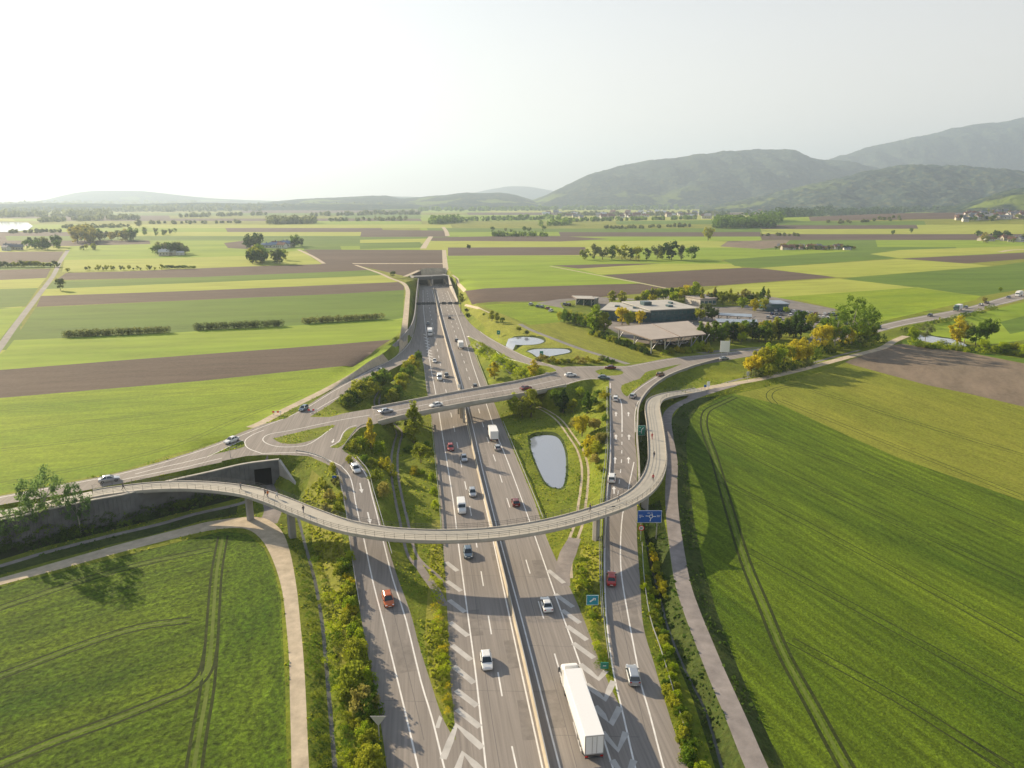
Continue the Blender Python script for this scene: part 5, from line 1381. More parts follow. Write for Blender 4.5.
for (x, y, h, lf, sh, w, lab) in [(821, 352, 30, 'yellow', 'round', .9, 'golden-green tree left of the two tall green trees'), (828, 348, 24, 'olive', 'round', 1, 'olive tree at the left foot of the tall green trees'), (834, 350, 36, 'green', 'sparse', 1.1, 'left of the two tall green trees by the right-hand road'),
                                  (851, 346, 48, 'green', 'sparse', 1.0, 'tallest of the green trees by the right-hand road'), (866, 343, 38, 'green', 'sparse', .8, 'right of the tall green trees by the right-hand road'), (844, 348, 23, 'yellow', 'round', 1, 'yellow tree under the tall green trees'),
                                  (859, 345, 24, 'lime', 'round', 1, 'yellow-green tree under the tall green trees'), (869, 342, 18, 'olive', 'round', 1, 'olive tree at the right foot of the tall green trees')]:
    tree(x, y, h, sh, lf, lab, w=w)
for i in range(16):
    f = i / 15; bulk(812 + 64 * f, 356 - 14 * f + TR.uniform(-1, 1), TR.uniform(7, 11), TR.choice(['grey', 'dark', 'olive', 'green']), 1.2)
for (x, y, h, lf, sh, w, lab) in [(912, 342, 15, 'lime', 'round', 1, 'round yellow-green tree at the end of the gravel path'), (925, 341, 17, 'grey', 'sparse', 1.1, 'thin grey-brown tree beside the small river'), (957, 345, 28, 'yellow', 'tall', 1.4, 'upright golden tree by the small river'), (964, 343, 22, 'grey', 'sparse', 1, 'thin tree right of the upright golden tree'),
                                  (975, 346, 22, 'green', 'round', 1, 'green tree left of the pair right of the river'), (986, 345, 28, 'green', 'round', .9, 'taller green tree of the pair right of the river'), (984, 352, 14, 'lime', 'round', 1.1, 'low yellow-green tree right of the river'), (1003, 354, 13, 'lime', 'round', 1.1, 'bushy yellow-green tree near the right edge'),
                                  (1013, 354, 13, 'olive', 'round', 1, 'bushy olive tree near the right edge'), (1023, 357, 14, 'lime', 'round', 1.1, 'bushy tree cut by the right edge of the picture'), (984, 303, 6, 'rust', 'round', 1, 'tiny reddish tree beside the right-hand road') , (1000, 292, 5, 'lime', 'round', 1, 'tiny yellow-green tree beyond the right-hand road')]:
    tree(x, y, h, sh, lf, lab, w=w)
for i in range(30):
    f = i / 29; bulk(912 + 110 * f, 346 + 10 * f + TR.uniform(-2, 1), TR.uniform(4, 8), TR.choice(['lime', 'olive', 'green', 'dark']), 1.2)
for i in range(24):
    f = i / 23; bulk(905 + 90 * f, 332 - 22 * f + TR.uniform(-2, 1), TR.uniform(3, 5), TR.choice(['olive', 'green', 'dark']), 1.2)
for i in range(70):
    f = i / 69; x = -4 + 262 * f + TR.uniform(-3, 3); y = np.interp(x, [0, 86, 133, 165, 207, 250], [541, 523, 515, 507, 498, 487]) + TR.uniform(-7, 14) * (1 - .6 * f)
    bulk(x, y, TR.uniform(5, 11) * (1.1 - .4 * f), TR.choice(['dark', 'dark', 'green']), 1.3)
# merge the uncountable undergrowth
for lf in sorted(set(b[2] for b in BULK)):
    VV = []; 
    for (p, h, l_, w, sh) in BULK:
        if l_ != lf: continue
        cm, _ = kindmesh(sh, lf, TR.randrange(3))
        v = np.empty(len(cm.vertices) * 3); cm.vertices.foreach_get('co', v); v = v.reshape(-1, 4, 3)
        v = v[::2]; a_ = TR.uniform(0, 6.28); c_, s_ = math.cos(a_), math.sin(a_)
        v = v.reshape(-1, 3) * [h * w, h * w, h]
        VV.append(np.column_stack([v[:, 0] * c_ - v[:, 1] * s_ + p[0], v[:, 0] * s_ + v[:, 1] * c_ + p[1], v[:, 2] + p[2]]))
    VV = np.vstack(VV)
    tag(link('undergrowth', np_mesh('undergrowth', VV, np.arange(len(VV)).reshape(-1, 4), [L[lf]])), CW[lf] + ' tangled undergrowth along the ditches and verges of the junction', 'undergrowth', None, 'stuff')
for i in range(20):
    f = i / 19; tree(640 + 60 * f + TR.uniform(-2, 2), 301 - 3 * f + TR.uniform(-1, 2), TR.uniform(8, 14), TR.choice(['round', 'tall']), TR.choice(['green', 'olive', 'grey', 'lime']), f'small tree in the line behind the glass building, {ordw(i+1)} from the left', 'line of trees behind the glass building', w=1.1)
for i in range(16):
    f = i / 15; bulk(612 + 92 * f, 339 + 14 * f - 8 * f * f + TR.uniform(-1, 2), TR.uniform(4, 7), TR.choice(['olive', 'lime', 'green']), 1.2)
for i in range(40): bulk(TR.uniform(705, 810), TR.uniform(336, 346), TR.uniform(5, 9), TR.choice(['dark', 'green', 'olive']), 1.1)
for i in range(30): bulk(TR.uniform(564, 600), TR.uniform(306, 318), TR.uniform(3, 6), TR.choice(['green', 'olive']), 1.2)
for (x, y, h, lf, sh, w, lab) in [(646, 302, 12, 'lime', 'tall', 1.5, 'upright yellow-green tree behind the middle of the glass building'), (688, 299, 15, 'yellow', 'round', 1.0, 'broad golden tree in the corner behind the glass building'), (700, 322, 15, 'olive', 'round', 1.0, 'olive tree at the right front corner of the glass building'),
      (632, 322, 12, 'lime', 'round', 1.0, 'yellow-green tree pressed against the front of the low teal building'), (742, 309, 12, 'lime', 'round', 1.1, 'yellow-green tree at the left of the golden pair by the car park'), (733, 304, 10, 'olive', 'round', 1.1, 'olive tree at the edge of the rear belt near the kiosk'),
      (800, 326, 16, 'green', 'round', 1.1, 'green tree between the car park and the yellow clump'), (812, 330, 18, 'olive', 'round', 1.0, 'olive tree left of the tall green trees, behind the road'), (826, 331, 15, 'dark', 'round', 1.0, 'dark tree behind the tall green trees'), (790, 330, 15, 'olive', 'round', 1.1, 'olive tree right of the dark belt'),
      (741, 344, 13, 'lime', 'round', 1.0, 'light green tree in front of the dark belt near the billboard'), (765, 338, 18, 'yellow', 'round', 1, 'golden tree rising out of the dark belt'), (778, 336, 17, 'lime', 'round', 1, 'light green tree at the right end of the dark belt')]:
    tree(x, y, h, sh, lf, lab, w=w)
# -- three clipped hedges in the left field
def hedge(pa, pb, hpx, label):
    a = np.array(ground(*pa)); b = np.array(ground(*pb)); rng = np.random.default_rng(int(pa[0]))
    zc = a[1] * CT + 64 * ST; h = hpx * zc / (FPX * CT); Ln = np.linalg.norm(b - a); n = int(Ln * 85)
    t = (b - a) / Ln; nn = np.array([-t[1], t[0], 0])
    # bumpy row of rounded bushes
    cc = np.arange(0, Ln, h * .55); cc = cc + rng.uniform(-.2, .2, len(cc)) * h
    k = rng.integers(0, len(cc), n)
    off = rng.normal(size=(n, 3)); off /= np.linalg.norm(off, axis=1)[:, None]; off *= (rng.random(n) ** .4)[:, None]
    rad = h * rng.uniform(.5, .68, len(cc))
    P = a + t * cc[k][:, None] + nn * (off[:, 1] * rad[k] * 1.3)[:, None] + t * (off[:, 0] * rad[k] * 1.2)[:, None]
    P[:, 2] += h * .5 + off[:, 2] * rad[k]
    vs, fs = leaf_quads(P, off + rng.normal(size=(n, 3)) * .4, .75, rng)
    o = link('hedge', np_mesh('hedge', vs, fs, [L['grey']])); tag(o, label, 'hedge', 'three hedges in the left field')
    return o
hedge((67, 337), (171, 332.5), 6.5, 'long low hedge in the left field, leftmost of the three'); hedge((196, 330), (283, 326), 6.5, 'low hedge in the left field, middle one of the three'); hedge((306, 323.5), (381, 319), 6, 'low hedge in the left field, nearest the motorway')
# -- far trees: simple one-mesh copies
_ft = {}
def fartree_mesh(leafk, shape, var):
    key = (leafk, shape, var)
    if key not in _ft:
        s = SPEC[shape]
        rng = np.random.default_rng(hash_(shape) + var * 5)
        cm, cl = crown_mesh('tree', L[leafk], s[0], 22, 420, .13 if shape != 'tall' else .1, hash_(shape) + var * 5, 1, s[4] * 1.05, .12, .13)
        vs = np.empty(len(cm.vertices) * 3); cm.vertices.foreach_get('co', vs); vs = vs.reshape(-1, 3)
        tv = np.array([(-.02, 0, 0), (.02, 0, 0), (.015, 0, .45), (-.015, 0, .45), (0, -.02, 0), (0, .02, 0), (0, .015, .45), (0, -.015, .45)])
        nf = len(vs) // 4
        allv = np.vstack([vs, tv]); fs = np.arange(len(allv)).reshape(-1, 4); mi = np.array([0] * nf + [1, 1])
        _ft[key] = np_mesh('tree', allv, fs, [L[leafk], M['bark']], mi)
    return _ft[key]
_fo = {}
DIST = []
STUFFG = ('loose line of small trees along the brown field', 'dark line of bushes along the brown field', 'hedge line left of the left farm road', 'small trees around the hamlet on the right', 'trees among the hillside village houses', 'scattered small trees on the far left plain')
def fartree(px, py, hpx, leafk, label, group, shape='round', w=1.0):
    if group is None: return tree(px, py, hpx, shape, leafk, label, None, w)
    if group in STUFFG:
        p = ground(px, py); zc = p[1] * CT + (CAM_H - p[2]) * ST; h = hpx * zc / (FPX * CT)
        DIST.append((p, h, leafk, w)); return
    _fo[group] = _fo.get(group, 0) + 1
    label = label + ', ' + ordw(_fo[group]) + ' from the left'
    p = ground(px, py); zc = p[1] * CT + (CAM_H - p[2]) * ST; h = hpx * zc / (FPX * CT)
    o = link('tree', fartree_mesh(leafk, shape, TR.randrange(3)), None, p); o.rotation_euler = (0, 0, TR.uniform(0, 6.28)); o.scale = (h * w, h * w, h)
    return tag(o, label, 'tree', group)
for i in range(13):
    x = 586 + 104 * i / 12 + TR.uniform(-2, 2); hh = 19 if 10 <= i <= 10 else TR.uniform(11, 15)
    fartree(x, 259.5 + TR.uniform(-.5, .5), hh, 'dark' if i in (7, 10) else TR.choice(['olive', 'grey', 'olive', 'green']), 'tall tree in the free-standing row across the fields', 'free-standing row of tall trees across the fields', 'tall' if i % 2 else 'round', 1.25)
fartree(708, 240.5, 13, 'olive', 'lone round olive tree in the fields right of the tree row', None, w=1.1)
fartree(60.5, 290.5, 13, 'grey', 'lone grey-green tree beside the left farm road', None, w=.9)
fartree(68, 272, 4, 'olive', 'small bush-like tree beside the left farm road', None, w=1.4)
fartree(139, 227, 8, 'grey', 'lone tall tree far off on the left plain', None, 'tall', w=1.8)
fartree(469, 250, 6, 'dark', 'lone dark tree in the fields beyond the tunnel', None); fartree(393, 277.5, 7, 'grey', 'lone tree at the bend of the path near the tunnel', None)
fartree(893, 235, 5, 'green', 'lone tree on the hill slope at the right', None); fartree(911, 233, 5, 'green', 'lone small tree on the right-hand meadow slope', None)
def grove(n, x0, x1, y0, y1, h0, h1, leafs, label, group, shape='round', w=1.1):
    for x in sorted(TR.uniform(x0, x1) for _ in range(n)): fartree(x, TR.uniform(y0, y1), TR.uniform(h0, h1), TR.choice(leafs), label, group, shape, w)
grove(16, 245, 284, 259, 264, 11, 17, ['grey', 'rust', 'green', 'olive', 'dark'], 'tree in the dense grove in front of the blue-roofed farm', 'dense grove in front of the blue-roofed farm')
grove(7, 247, 264, 246, 250, 8, 15, ['grey', 'dark'], 'grey tree behind the blue-roofed farm', 'grey trees behind the blue-roofed farm')
grove(4, 288, 302, 246, 248, 7, 12, ['dark', 'green'], 'dark tree beside the blue-roofed farm', 'dark trees beside the blue-roofed farm')
grove(13, 155, 189, 253, 256.5, 8, 15, ['grey', 'green', 'dark'], 'tree round the white-roofed farm', 'trees round the white-roofed farm')
grove(9, 76, 92, 240, 244, 9, 17, ['olive', 'rust', 'grey'], 'tree in the mixed grove on the left plain, left part', 'mixed grove on the left plain, left part')
grove(16, 92, 134, 239, 242, 8, 14, ['green', 'grey', 'dark', 'rust', 'grey'], 'tree in the mixed grove on the left plain, right part', 'mixed grove on the left plain, right part')
grove(11, 27, 58, 247, 250, 8, 14, ['grey', 'green', 'dark', 'grey'], 'tree in the grove at the end of the left farm road', 'grove at the end of the left farm road')
grove(6, 80, 96, 249, 250.5, 3, 7, ['grey', 'olive'], 'small tree in front of the mixed grove', 'small trees in front of the mixed grove')
for i in range(18): fartree(85 + 75 * i / 17 + TR.uniform(-2, 2), 270.5 - .6 * i / 17, TR.uniform(2.5, 6), TR.choice(['grey', 'olive']), 'small tree in the loose line along the brown field', 'loose line of small trees along the brown field', 'round', 1.0)
for i in range(12): fartree(164 + 30 * i / 11, 269, TR.uniform(2.5, 4), TR.choice(['dark', 'green']), 'low bush in the dark line along the brown field', 'dark line of bushes along the brown field', 'round', 1.6)
for i in range(20): fartree(-4 + 62 * i / 19, 267.5 - .5 * i / 19, TR.uniform(4, 7), TR.choice(['grey', 'olive', 'green']), 'bush in the hedge left of the left farm road', 'hedge line left of the left farm road', 'round', 1.4)
grove(10, 143, 180, 232, 236, 4, 6, ['grey', 'green'], 'small tree in the scattered line on the far left plain', 'scattered small trees on the far left plain')
grove(8, 492, 545, 231, 239, 3, 6, ['grey', 'green', 'dark'], 'small tree among the far fields beyond the tunnel', 'small trees among the far fields beyond the tunnel')
for i in range(26): fartree(776 + 78 * i / 25, 249.5 + TR.uniform(-.6, .6), TR.uniform(3, 5), TR.choice(['grey', 'rust', 'dark']), 'small tree around the hamlet in the fields on the right', 'small trees around the hamlet on the right', 'round', 1.2)
fartree(783, 249, 6, 'rust', 'reddish round tree at the left end of the hamlet', None, w=1.3)
grove(22, 975, 1024, 236, 243, 4, 9, ['dark', 'grey', 'green', 'rust'], 'tree among the houses at the right edge of the plain', 'trees among the houses at the right edge')
grove(40, 960, 1024, 212, 222, 3, 6, ['dark', 'grey', 'green', 'olive'], 'tree among the hillside village houses', 'trees among the hillside village houses')
for lf in sorted(set(d[2] for d in DIST)):
    VV = []
    for (p, h, l_, w) in DIST:
        if l_ != lf: continue
        cm = fartree_mesh(lf, 'round', TR.randrange(3)); v = np.empty(len(cm.vertices) * 3); cm.vertices.foreach_get('co', v); v = v.reshape(-1, 3) * [h * w, h * w, h]
        VV.append(v + np.array(p))
    VV = np.vstack(VV)
    tag(link('distant_trees', np_mesh('distant_trees', VV, np.arange(len(VV)).reshape(-1, 4), [L[lf]])), 'scattered small ' + CW[lf] + ' trees and hedges far out on the plain', 'trees', None, 'stuff')
# -- far woods that read as one mass
def wood(strips, label, leafk='grey', leaf=5.0, dens=1.0, seed=1):
    rng = np.random.default_rng(seed); Ps = []; Ns = []
    for (xa, ya, xb, yb, hpx, n) in strips:
        for _ in range(int(n * dens)):
            f = rng.random(); p = unp(xa + (xb - xa) * f, ya + (yb - ya) * f + rng.uniform(-.6, .6), 8.0)
            p = (p[0], p[1], H1(p[0], p[1])) if p[1] < 4500 else p
            h = hpx * p[1] / (FPX / CT) * rng.uniform(.55, 1.15); q = 16
            o = rng.normal(size=(q, 3)); o /= np.linalg.norm(o, axis=1)[:, None]
            Ps.append(np.array(p) + np.array([0, 0, h * .55]) + o * np.array([h * .45, h * .45, h * .5])); Ns.append(o + rng.normal(size=(q, 3)) * .3)
    P = np.vstack(Ps); N_ = np.vstack(Ns)
    sz = P[:, 1:2] * 0 + 1
    r = rng
    vs, fs = leaf_quads(P, N_, 1.0, r)
    c = P.repeat(4, 0); k = (P[:, 1] / 735 * leaf).repeat(4)[:, None]
    vs = c + (vs - c) * k
    return tag(link('wood', np_mesh('wood', vs, fs, [L[leafk]])), label, 'wood', None, 'stuff')
wood([(715, 229, 775, 229, 10, 110), (715, 227.5, 780, 226, 9, 60)], 'tall dark strip of woodland on the right plain', 'green', 3.2, seed=2)
wood([(776, 223, 830, 215, 9, 80), (830, 216, 962, 213, 7, 160)], 'narrow belt of woodland along the foot of the right hills', 'dark', 3, seed=3)
wood([(0, 217, 110, 216, 6, 90), (40, 222, 140, 219, 4.5, 70), (0, 207, 200, 206, 5, 110), (120, 212, 260, 208, 5, 90), (10, 233, 60, 232, 3, 20)], 'pale hazy belts of wood across the far left plain', 'grey', 3.2, seed=4)
wood([(0, 212, 260, 211, 4, 120), (60, 228, 130, 227, 3, 40), (330, 221, 410, 220, 3, 40), (150, 224, 240, 223, 2.5, 30), (600, 229, 690, 228, 2.6, 40), (560, 216, 720, 215, 3.5, 90), (820, 228, 900, 227, 2.2, 24), (760, 236, 800, 236, 2.2, 14)], 'thin pale tree belts and hedges scattered over the far plain', 'grey', 3.0, seed=9)
wood([(268, 224, 318, 223, 7, 70), (200, 210, 420, 208, 5, 160), (300, 216, 420, 214, 3.5, 70), (180, 217, 270, 215, 3, 40)], 'hazy belts of wood on the centre-left plain', 'grey', 3.2, seed=5)
wood([(430, 224, 462, 222, 7, 50), (462, 221, 560, 219, 4, 60), (540, 226, 570, 225, 5, 26), (560, 222, 700, 220, 3.2, 80), (420, 211, 720, 209, 3.5, 170), (493, 236, 548, 236, 3.5, 40)], 'hazy belts of wood and hedges on the central plain', 'green', 3.2, seed=6)
wood([(700, 216, 1024, 209, 4, 120), (890, 207, 1040, 196, 5, 80)], 'dark patches of wood at the foot of the right hills', 'dark', 3.0, seed=7)

# -- rough grass and weeds on the verges (nobody could count it)
def scatter(kinds_, dens, size, mat, name, label, cat, seed, ymax=260, xyfilter=None):
    rng = np.random.default_rng(seed); T3 = np.vstack([GROUND_TRI[k] for k in kinds_ if len(GROUND_TRI[k])])
    V = np.column_stack([CV, CZ])[T3]
    cy = V[:, :, 1].mean(1); cx = V[:, :, 0].mean(1); keep = (cy < ymax) & (cy > 55) & (np.abs(cx) < 30 + cy * .78)
    if xyfilter is not None: keep &= xyfilter(cx, cy)
    V = V[keep]
    ar = .5 * np.linalg.norm(np.cross(V[:, 1] - V[:, 0], V[:, 2] - V[:, 0]), axis=1)
    n = int(ar.sum() * dens); n = min(n, 90000)
    k = rng.choice(len(V), n, p=ar / ar.sum()); u = np.sqrt(rng.random(n))[:, None]; w = rng.random(n)[:, None]
    P = V[k, 0] * (1 - u) + V[k, 1] * u * (1 - w) + V[k, 2] * u * w
    m = np.array([mnoise.noise(Vector((p[0] * .12, p[1] * .12, 0))) for p in P]); P = P[m > -.12]; n = len(P)
    s = size * rng.uniform(.5, 1.3, n)
    P = P + np.column_stack([np.zeros(n), np.zeros(n), s * .25])
    N_ = rng.normal(size=(n, 3)); N_[:, 2] = np.abs(N_[:, 2]) * .6
    vs, fs = leaf_quads(P, N_, 1.0, rng); c = P.repeat(4, 0); vs = c + (vs - c) * s.repeat(4)[:, None]
    return tag(link(name, np_mesh(name, vs, fs, [mat])), label, cat, None, 'stuff')
scatter(['verge'], 1.0, .38, L['olive'], 'grass', 'rough yellow-green grass on the verges of the junction', 'grass', 5)
scatter(['verge'], .9, .45, L['green'], 'grass', 'darker tufts of grass on the verges of the junction', 'grass', 8)
scatter(['rough'], 1.6, .6, L['dark'], 'grass', 'grass darkened to paint shade between the ramp, the ditch and the right-hand path', 'grass', 12)
scatter(['bank'], 3.2, .8, L['olive'], 'weeds', 'rough olive weeds on the sunlit banks beside the slip roads', 'weeds', 6)
scatter(['ivy'], 2.5, .8, L['dark'], 'groundcover', 'dark ground cover below the retaining wall', 'groundcover', 7)
# ================================================================== BUILDINGS
M['teal_wall'] = flat('dark_teal_cladding', (0.035, 0.075, 0.085), 0.35, var=0.25, vscale=0.15)
M['window_band'] = flat('blue_green_glazing', (0.03, 0.09, 0.10), 0.12, spec=0.8)
M['flat_roof'] = flat('gravel_flat_roof', (0.40, 0.38, 0.34), 0.9, var=0.12, vscale=0.15)
M['canopy'] = flat('canopy_roof_sheet', (0.36, 0.31, 0.265), 0.7, var=0.07, vscale=0.2)
M['bluecarport'] = flat('blue_grey_carport_roof', (0.20, 0.25, 0.32), 0.35, var=0.2, vscale=0.4)
M['fascia'] = flat('brown_fascia', (0.16, 0.12, 0.10), 0.6)
def frame2(pa, pb, z):
    a = np.array(unp(*pa, z)); b = np.array(unp(*pb, z)); w = np.linalg.norm(b - a); t = (b - a) / w; n = np.array([-t[1], t[0], 0])
    if n[1] < 0: n = -n
    return a, t, n, w
def fbox(fr, u0, u1, v0, v1, z0, z1, name, mat, parent):
    a, t, n, w = fr; m = MB(); vs = []
    for z in (z0, z1):
        for u, v in ((u0, v0), (u1, v0), (u1, v1), (u0, v1)): q = a + t * u + n * v; vs.append((q[0], q[1], z))
    m.add(vs, [(0, 3, 2, 1), (4, 5, 6, 7), (0, 1, 5, 4), (1, 2, 6, 5), (2, 3, 7, 6), (3, 0, 4, 7)])
    return m.build(name, mat, parent)
G = 7.2
def hall(pa, pb, depth, h, label, wallm, roofm, bands=1, boxes=(), name='service_building', nwin=8):
    fr = frame2(pa, pb, G); w = fr[3]
    e = empty(name, tuple(fr[0])); tag(e, label, 'building')
    fbox(fr, 0, w, 0, depth, G - .3, G + h, 'wall', wallm, e)
    fbox(fr, -.5, w + .5, -.5, depth + .5, G + h + .002, G + h + .45, 'roof', roofm, e)
    for b in range(bands):
        zb = G + 1.0 + b * (h - .6) / bands
        for i in range(nwin):
            u = w * (i + .12) / nwin
            fbox(fr, u, u + w * .76 / nwin, -.08, .1, zb, zb + (h - .6) / bands * .55, 'window', M['window_band'], e)
    for (u0, u1, v0, v1, hh) in boxes: fbox(fr, w * u0, w * u1, depth * v0, depth * v1, G + h + .4, G + h + hh, 'roof_box', M['teal_wall'], e)
    fixpar(e); return e
hall((650, 322.5), (697.5, 320), 34, 6.2, 'long two-storey building clad in dark teal glass with a pale flat roof', M['teal_wall'], M['flat_roof'], 2, [(.14, .3, .45, .6, 2.4), (.5, .6, .2, .3, 1.4), (.75, .8, .5, .6, 1.4)], nwin=12)
hall((601, 320), (649.5, 322.4), 30, 5.2, 'lower teal-fronted building with a pale roof left of the long glass building', M['teal_wall'], M['flat_roof'], 1, [(.2, .3, .4, .5, 1.2), (.6, .66, .3, .4, 1.2)], nwin=9)
hall((766, 311.5), (788, 311.5), 14, 4.2, 'small teal kiosk building with a flat blue-grey roof by the car park', M['window_band'], M['bluecarport'], 1, nwin=5)
hall((700, 306), (716, 305), 16, 4.0, 'small brown-roofed building in the trees behind the service area', M['concrete'], M['canopy'], 1, nwin=4)
def canopy(corners, z, thick, label, mat, cols, name='canopy', seams=0):
    P = [np.array(unp(*c, z)) for c in corners]
    e = empty(name, (P[0][0], P[0][1], G)); tag(e, label, 'canopy')
    m = MB(); m.loft([[tuple(p - np.array([0, 0, thick])) for p in P], [tuple(p) for p in P]]); m.build('roof', mat, e)
    fm = MB()
    for i in range(4):
        a, b = P[i], P[(i + 1) % 4]
        fm.tube(a - np.array([0, 0, thick * .5]), b - np.array([0, 0, thick * .5]), thick * .62, n=4)
    fm.build('fascia', M['fascia'], e)
    for k in range(seams):
        f = (k + 1) / (seams + 1); a = P[0] * (1 - f) + P[3] * f; b = P[1] * (1 - f) + P[2] * f
        s = MB(); s.tube(a + np.array([0, 0, .06]), b + np.array([0, 0, .06]), .22, n=4); s.build('seam', M['fascia'], e)
    for (u, v) in cols:
        q = (P[0] * (1 - u) + P[1] * u) * (1 - v) + (P[3] * (1 - u) + P[2] * u) * v
        s = MB(); s.tube((q[0], q[1], G - .3), (q[0], q[1], z - thick), .3, n=8); s.tube((q[0], q[1], G + 1), (q[0] + 3.2, q[1] + .5, z - thick), .16, n=6); s.build('column', M['steel'], e)
    fixpar(e); return e
CC = [(u, v) for u in (.06, .5, .94) for v in (.04, .28, .52, .76, .96)]
canopy([(614, 327), (652, 339.5), (706, 334), (688, 320.8)], G + 6.2, .5, 'very large pale brown flat canopy roof on steel columns over the truck parking', M['canopy'], CC, 'canopy', 1)
canopy([(699, 321), (712, 326.5), (733, 331.5), (736, 325.5)], G + 5.4, .4, 'second pale brown canopy roof right of the very large one', M['canopy'], [(.1, .1), (.9, .1), (.5, .5), (.1, .9), (.9, .9)])
canopy([(715, 318.5), (718, 322), (758, 323.5), (757, 319.5)], G + 4, .3, 'long blue-grey carport roof nearer the canopy', M['bluecarport'], [(.5, .05), (.5, .3), (.5, .6), (.5, .95)], 'carport')
canopy([(716, 312.5), (718, 315), (752, 317), (752, 314)], G + 4, .3, 'long blue-grey carport roof farther from the camera', M['bluecarport'], [(.5, .05), (.5, .3), (.5, .6), (.5, .95)], 'carport')
canopy([(572, 295.5), (577, 298.5), (595, 299), (592, 296)], G + 5, .6, 'pale flat filling station canopy at the left of the service area', M['flat_roof'], [(.5, .1), (.5, .5), (.5, .9)], 'canopy')
hall((576, 304.5), (594, 305.5), 10, 3.6, 'low filling station shop under the pale canopy', M['teal_wall'], M['flat_roof'], 1, nwin=5)

# ---- far houses
M['house_white'] = flat('white_render', (0.62, 0.60, 0.56), 0.9); M['house_cream'] = flat('cream_render', (0.50, 0.45, 0.36), 0.9)
M['roof_red'] = flat('red_brown_tiles', (0.22, 0.11, 0.075), 0.9, var=.2); M['roof_grey'] = flat('grey_tiles', (0.22, 0.22, 0.23), 0.8, var=.2)
M['roof_blue'] = flat('blue_grey_sheet', (0.16, 0.22, 0.34), 0.6); M['roof_white'] = flat('white_sheet_roof', (0.65, 0.65, 0.63), 0.6)
_hm = {}
def house_mesh(wm, rm, v):
    k = (wm, rm, v)
    if k in _hm: return _hm[k]
    m = MB(); l, w, h, r = [(1, .72, .45, .32), (1.25, .65, .5, .28), (1.6, .7, .36, .2)][v]
    m.cm = 0; m.loft([[(-l / 2, -w / 2, -.2), (-l / 2, w / 2, -.2), (-l / 2, w / 2, h), (-l / 2, 0, h + r * .96), (-l / 2, -w / 2, h)], [(l / 2, -w / 2, -.2), (l / 2, w / 2, -.2), (l / 2, w / 2, h), (l / 2, 0, h + r * .96), (l / 2, -w / 2, h)]])
    m.cm = 1; o = .06
    m.loft([[(-l / 2 - o, -w / 2 - o, h - .04), (-l / 2 - o, 0, h + r), (-l / 2 - o, w / 2 + o, h - .04), (-l / 2 - o, w / 2 + o, h + .02), (-l / 2 - o, 0, h + r + .06), (-l / 2 - o, -w / 2 - o, h + .02)],
            [(l / 2 + o, -w / 2 - o, h - .04), (l / 2 + o, 0, h + r), (l / 2 + o, w / 2 + o, h - .04), (l / 2 + o, w / 2 + o, h + .02), (l / 2 + o, 0, h + r + .06), (l / 2 + o, -w / 2 - o, h + .02)]])
    m.box(-.3, -.2, .05, .15, h, h + r + .2)
    m.cm = 2
    for sx in (-.3, 0, .3):
        m.box(l * sx - .06, l * sx + .06, -w / 2 - .012, -w / 2 + .01, h * .35, h * .7)
    _hm[k] = m.mesh('house', [M[wm], M[rm], M['glass']]); return _hm[k]
HR = random.Random(77); _ho = {}
def house(px, py, size, wm, rm, label, group, v=None, rot=None):
    p = ground(px, py); _ho[group] = _ho.get(group, 0) + 1
    o = link('house', house_mesh(wm, rm, HR.randrange(3) if v is None else v), None, p); o.scale = (size,) * 3; o.rotation_euler = (0, 0, HR.uniform(-.6, .6) if rot is None else rot)
    tag(o, label + ', ' + ordw_any(_ho[group]) + ' from the left', 'house', group)
def ordw_any(n):
    return ordw(n) if n < 60 else str(n) + 'th'
def cluster(n, x0, x1, yf, s0, s1, roofs, label, group, walls=('house_white', 'house_cream')):
    for x in sorted(HR.uniform(x0, x1) for _ in range(n)): house(x, yf(x), HR.uniform(s0, s1), HR.choice(walls), HR.choice(roofs), label, group)
cluster(30, 778, 850, lambda x: 249.3 + HR.uniform(-1.2, .6), 4.5, 7.5, ['roof_red', 'roof_grey', 'roof_grey', 'roof_red'], 'small dark-roofed hut of the hamlet in the right fields', 'huts of the hamlet in the right fields')
cluster(5, 160, 184, lambda x: 255.5 + HR.uniform(-1, 1), 6, 9, ['roof_white'], 'white-roofed farm building among the grey trees', 'white-roofed farm buildings')
cluster(7, 268, 302, lambda x: 248 + HR.uniform(-1.5, .5), 7, 11, ['roof_blue', 'roof_grey', 'roof_red', 'roof_blue'], 'farm building behind the dense grove', 'buildings of the blue-roofed farm')
cluster(12, 978, 1024, lambda x: 241 + HR.uniform(-2, 1), 8, 12, ['roof_red', 'roof_grey'], 'house among trees at the right edge of the plain', 'houses at the right edge of the plain')
cluster(50, 958, 1024, lambda x: 221 - (x - 958) * .06 + HR.uniform(-5, 1), 11, 16, ['roof_red', 'roof_grey', 'roof_grey'], 'house of the hillside village at the right', 'houses of the hillside village')
cluster(58, 545, 720, lambda x: 217 + HR.uniform(-3.5, 2), 13, 22, ['roof_red', 'roof_grey', 'roof_white', 'roof_red'], 'house of the distant town at the foot of the hills', 'houses of the distant town')
cluster(16, 735, 830, lambda x: 212 + HR.uniform(-2, 1), 13, 20, ['roof_red', 'roof_white', 'roof_grey'], 'house of the village behind the woodland belt', 'houses of the village behind the woodland')
cluster(5, 0, 22, lambda x: 250 + HR.uniform(-1, 1), 7, 10, ['roof_grey'], 'farm shed at the far left', 'farm sheds at the far left')

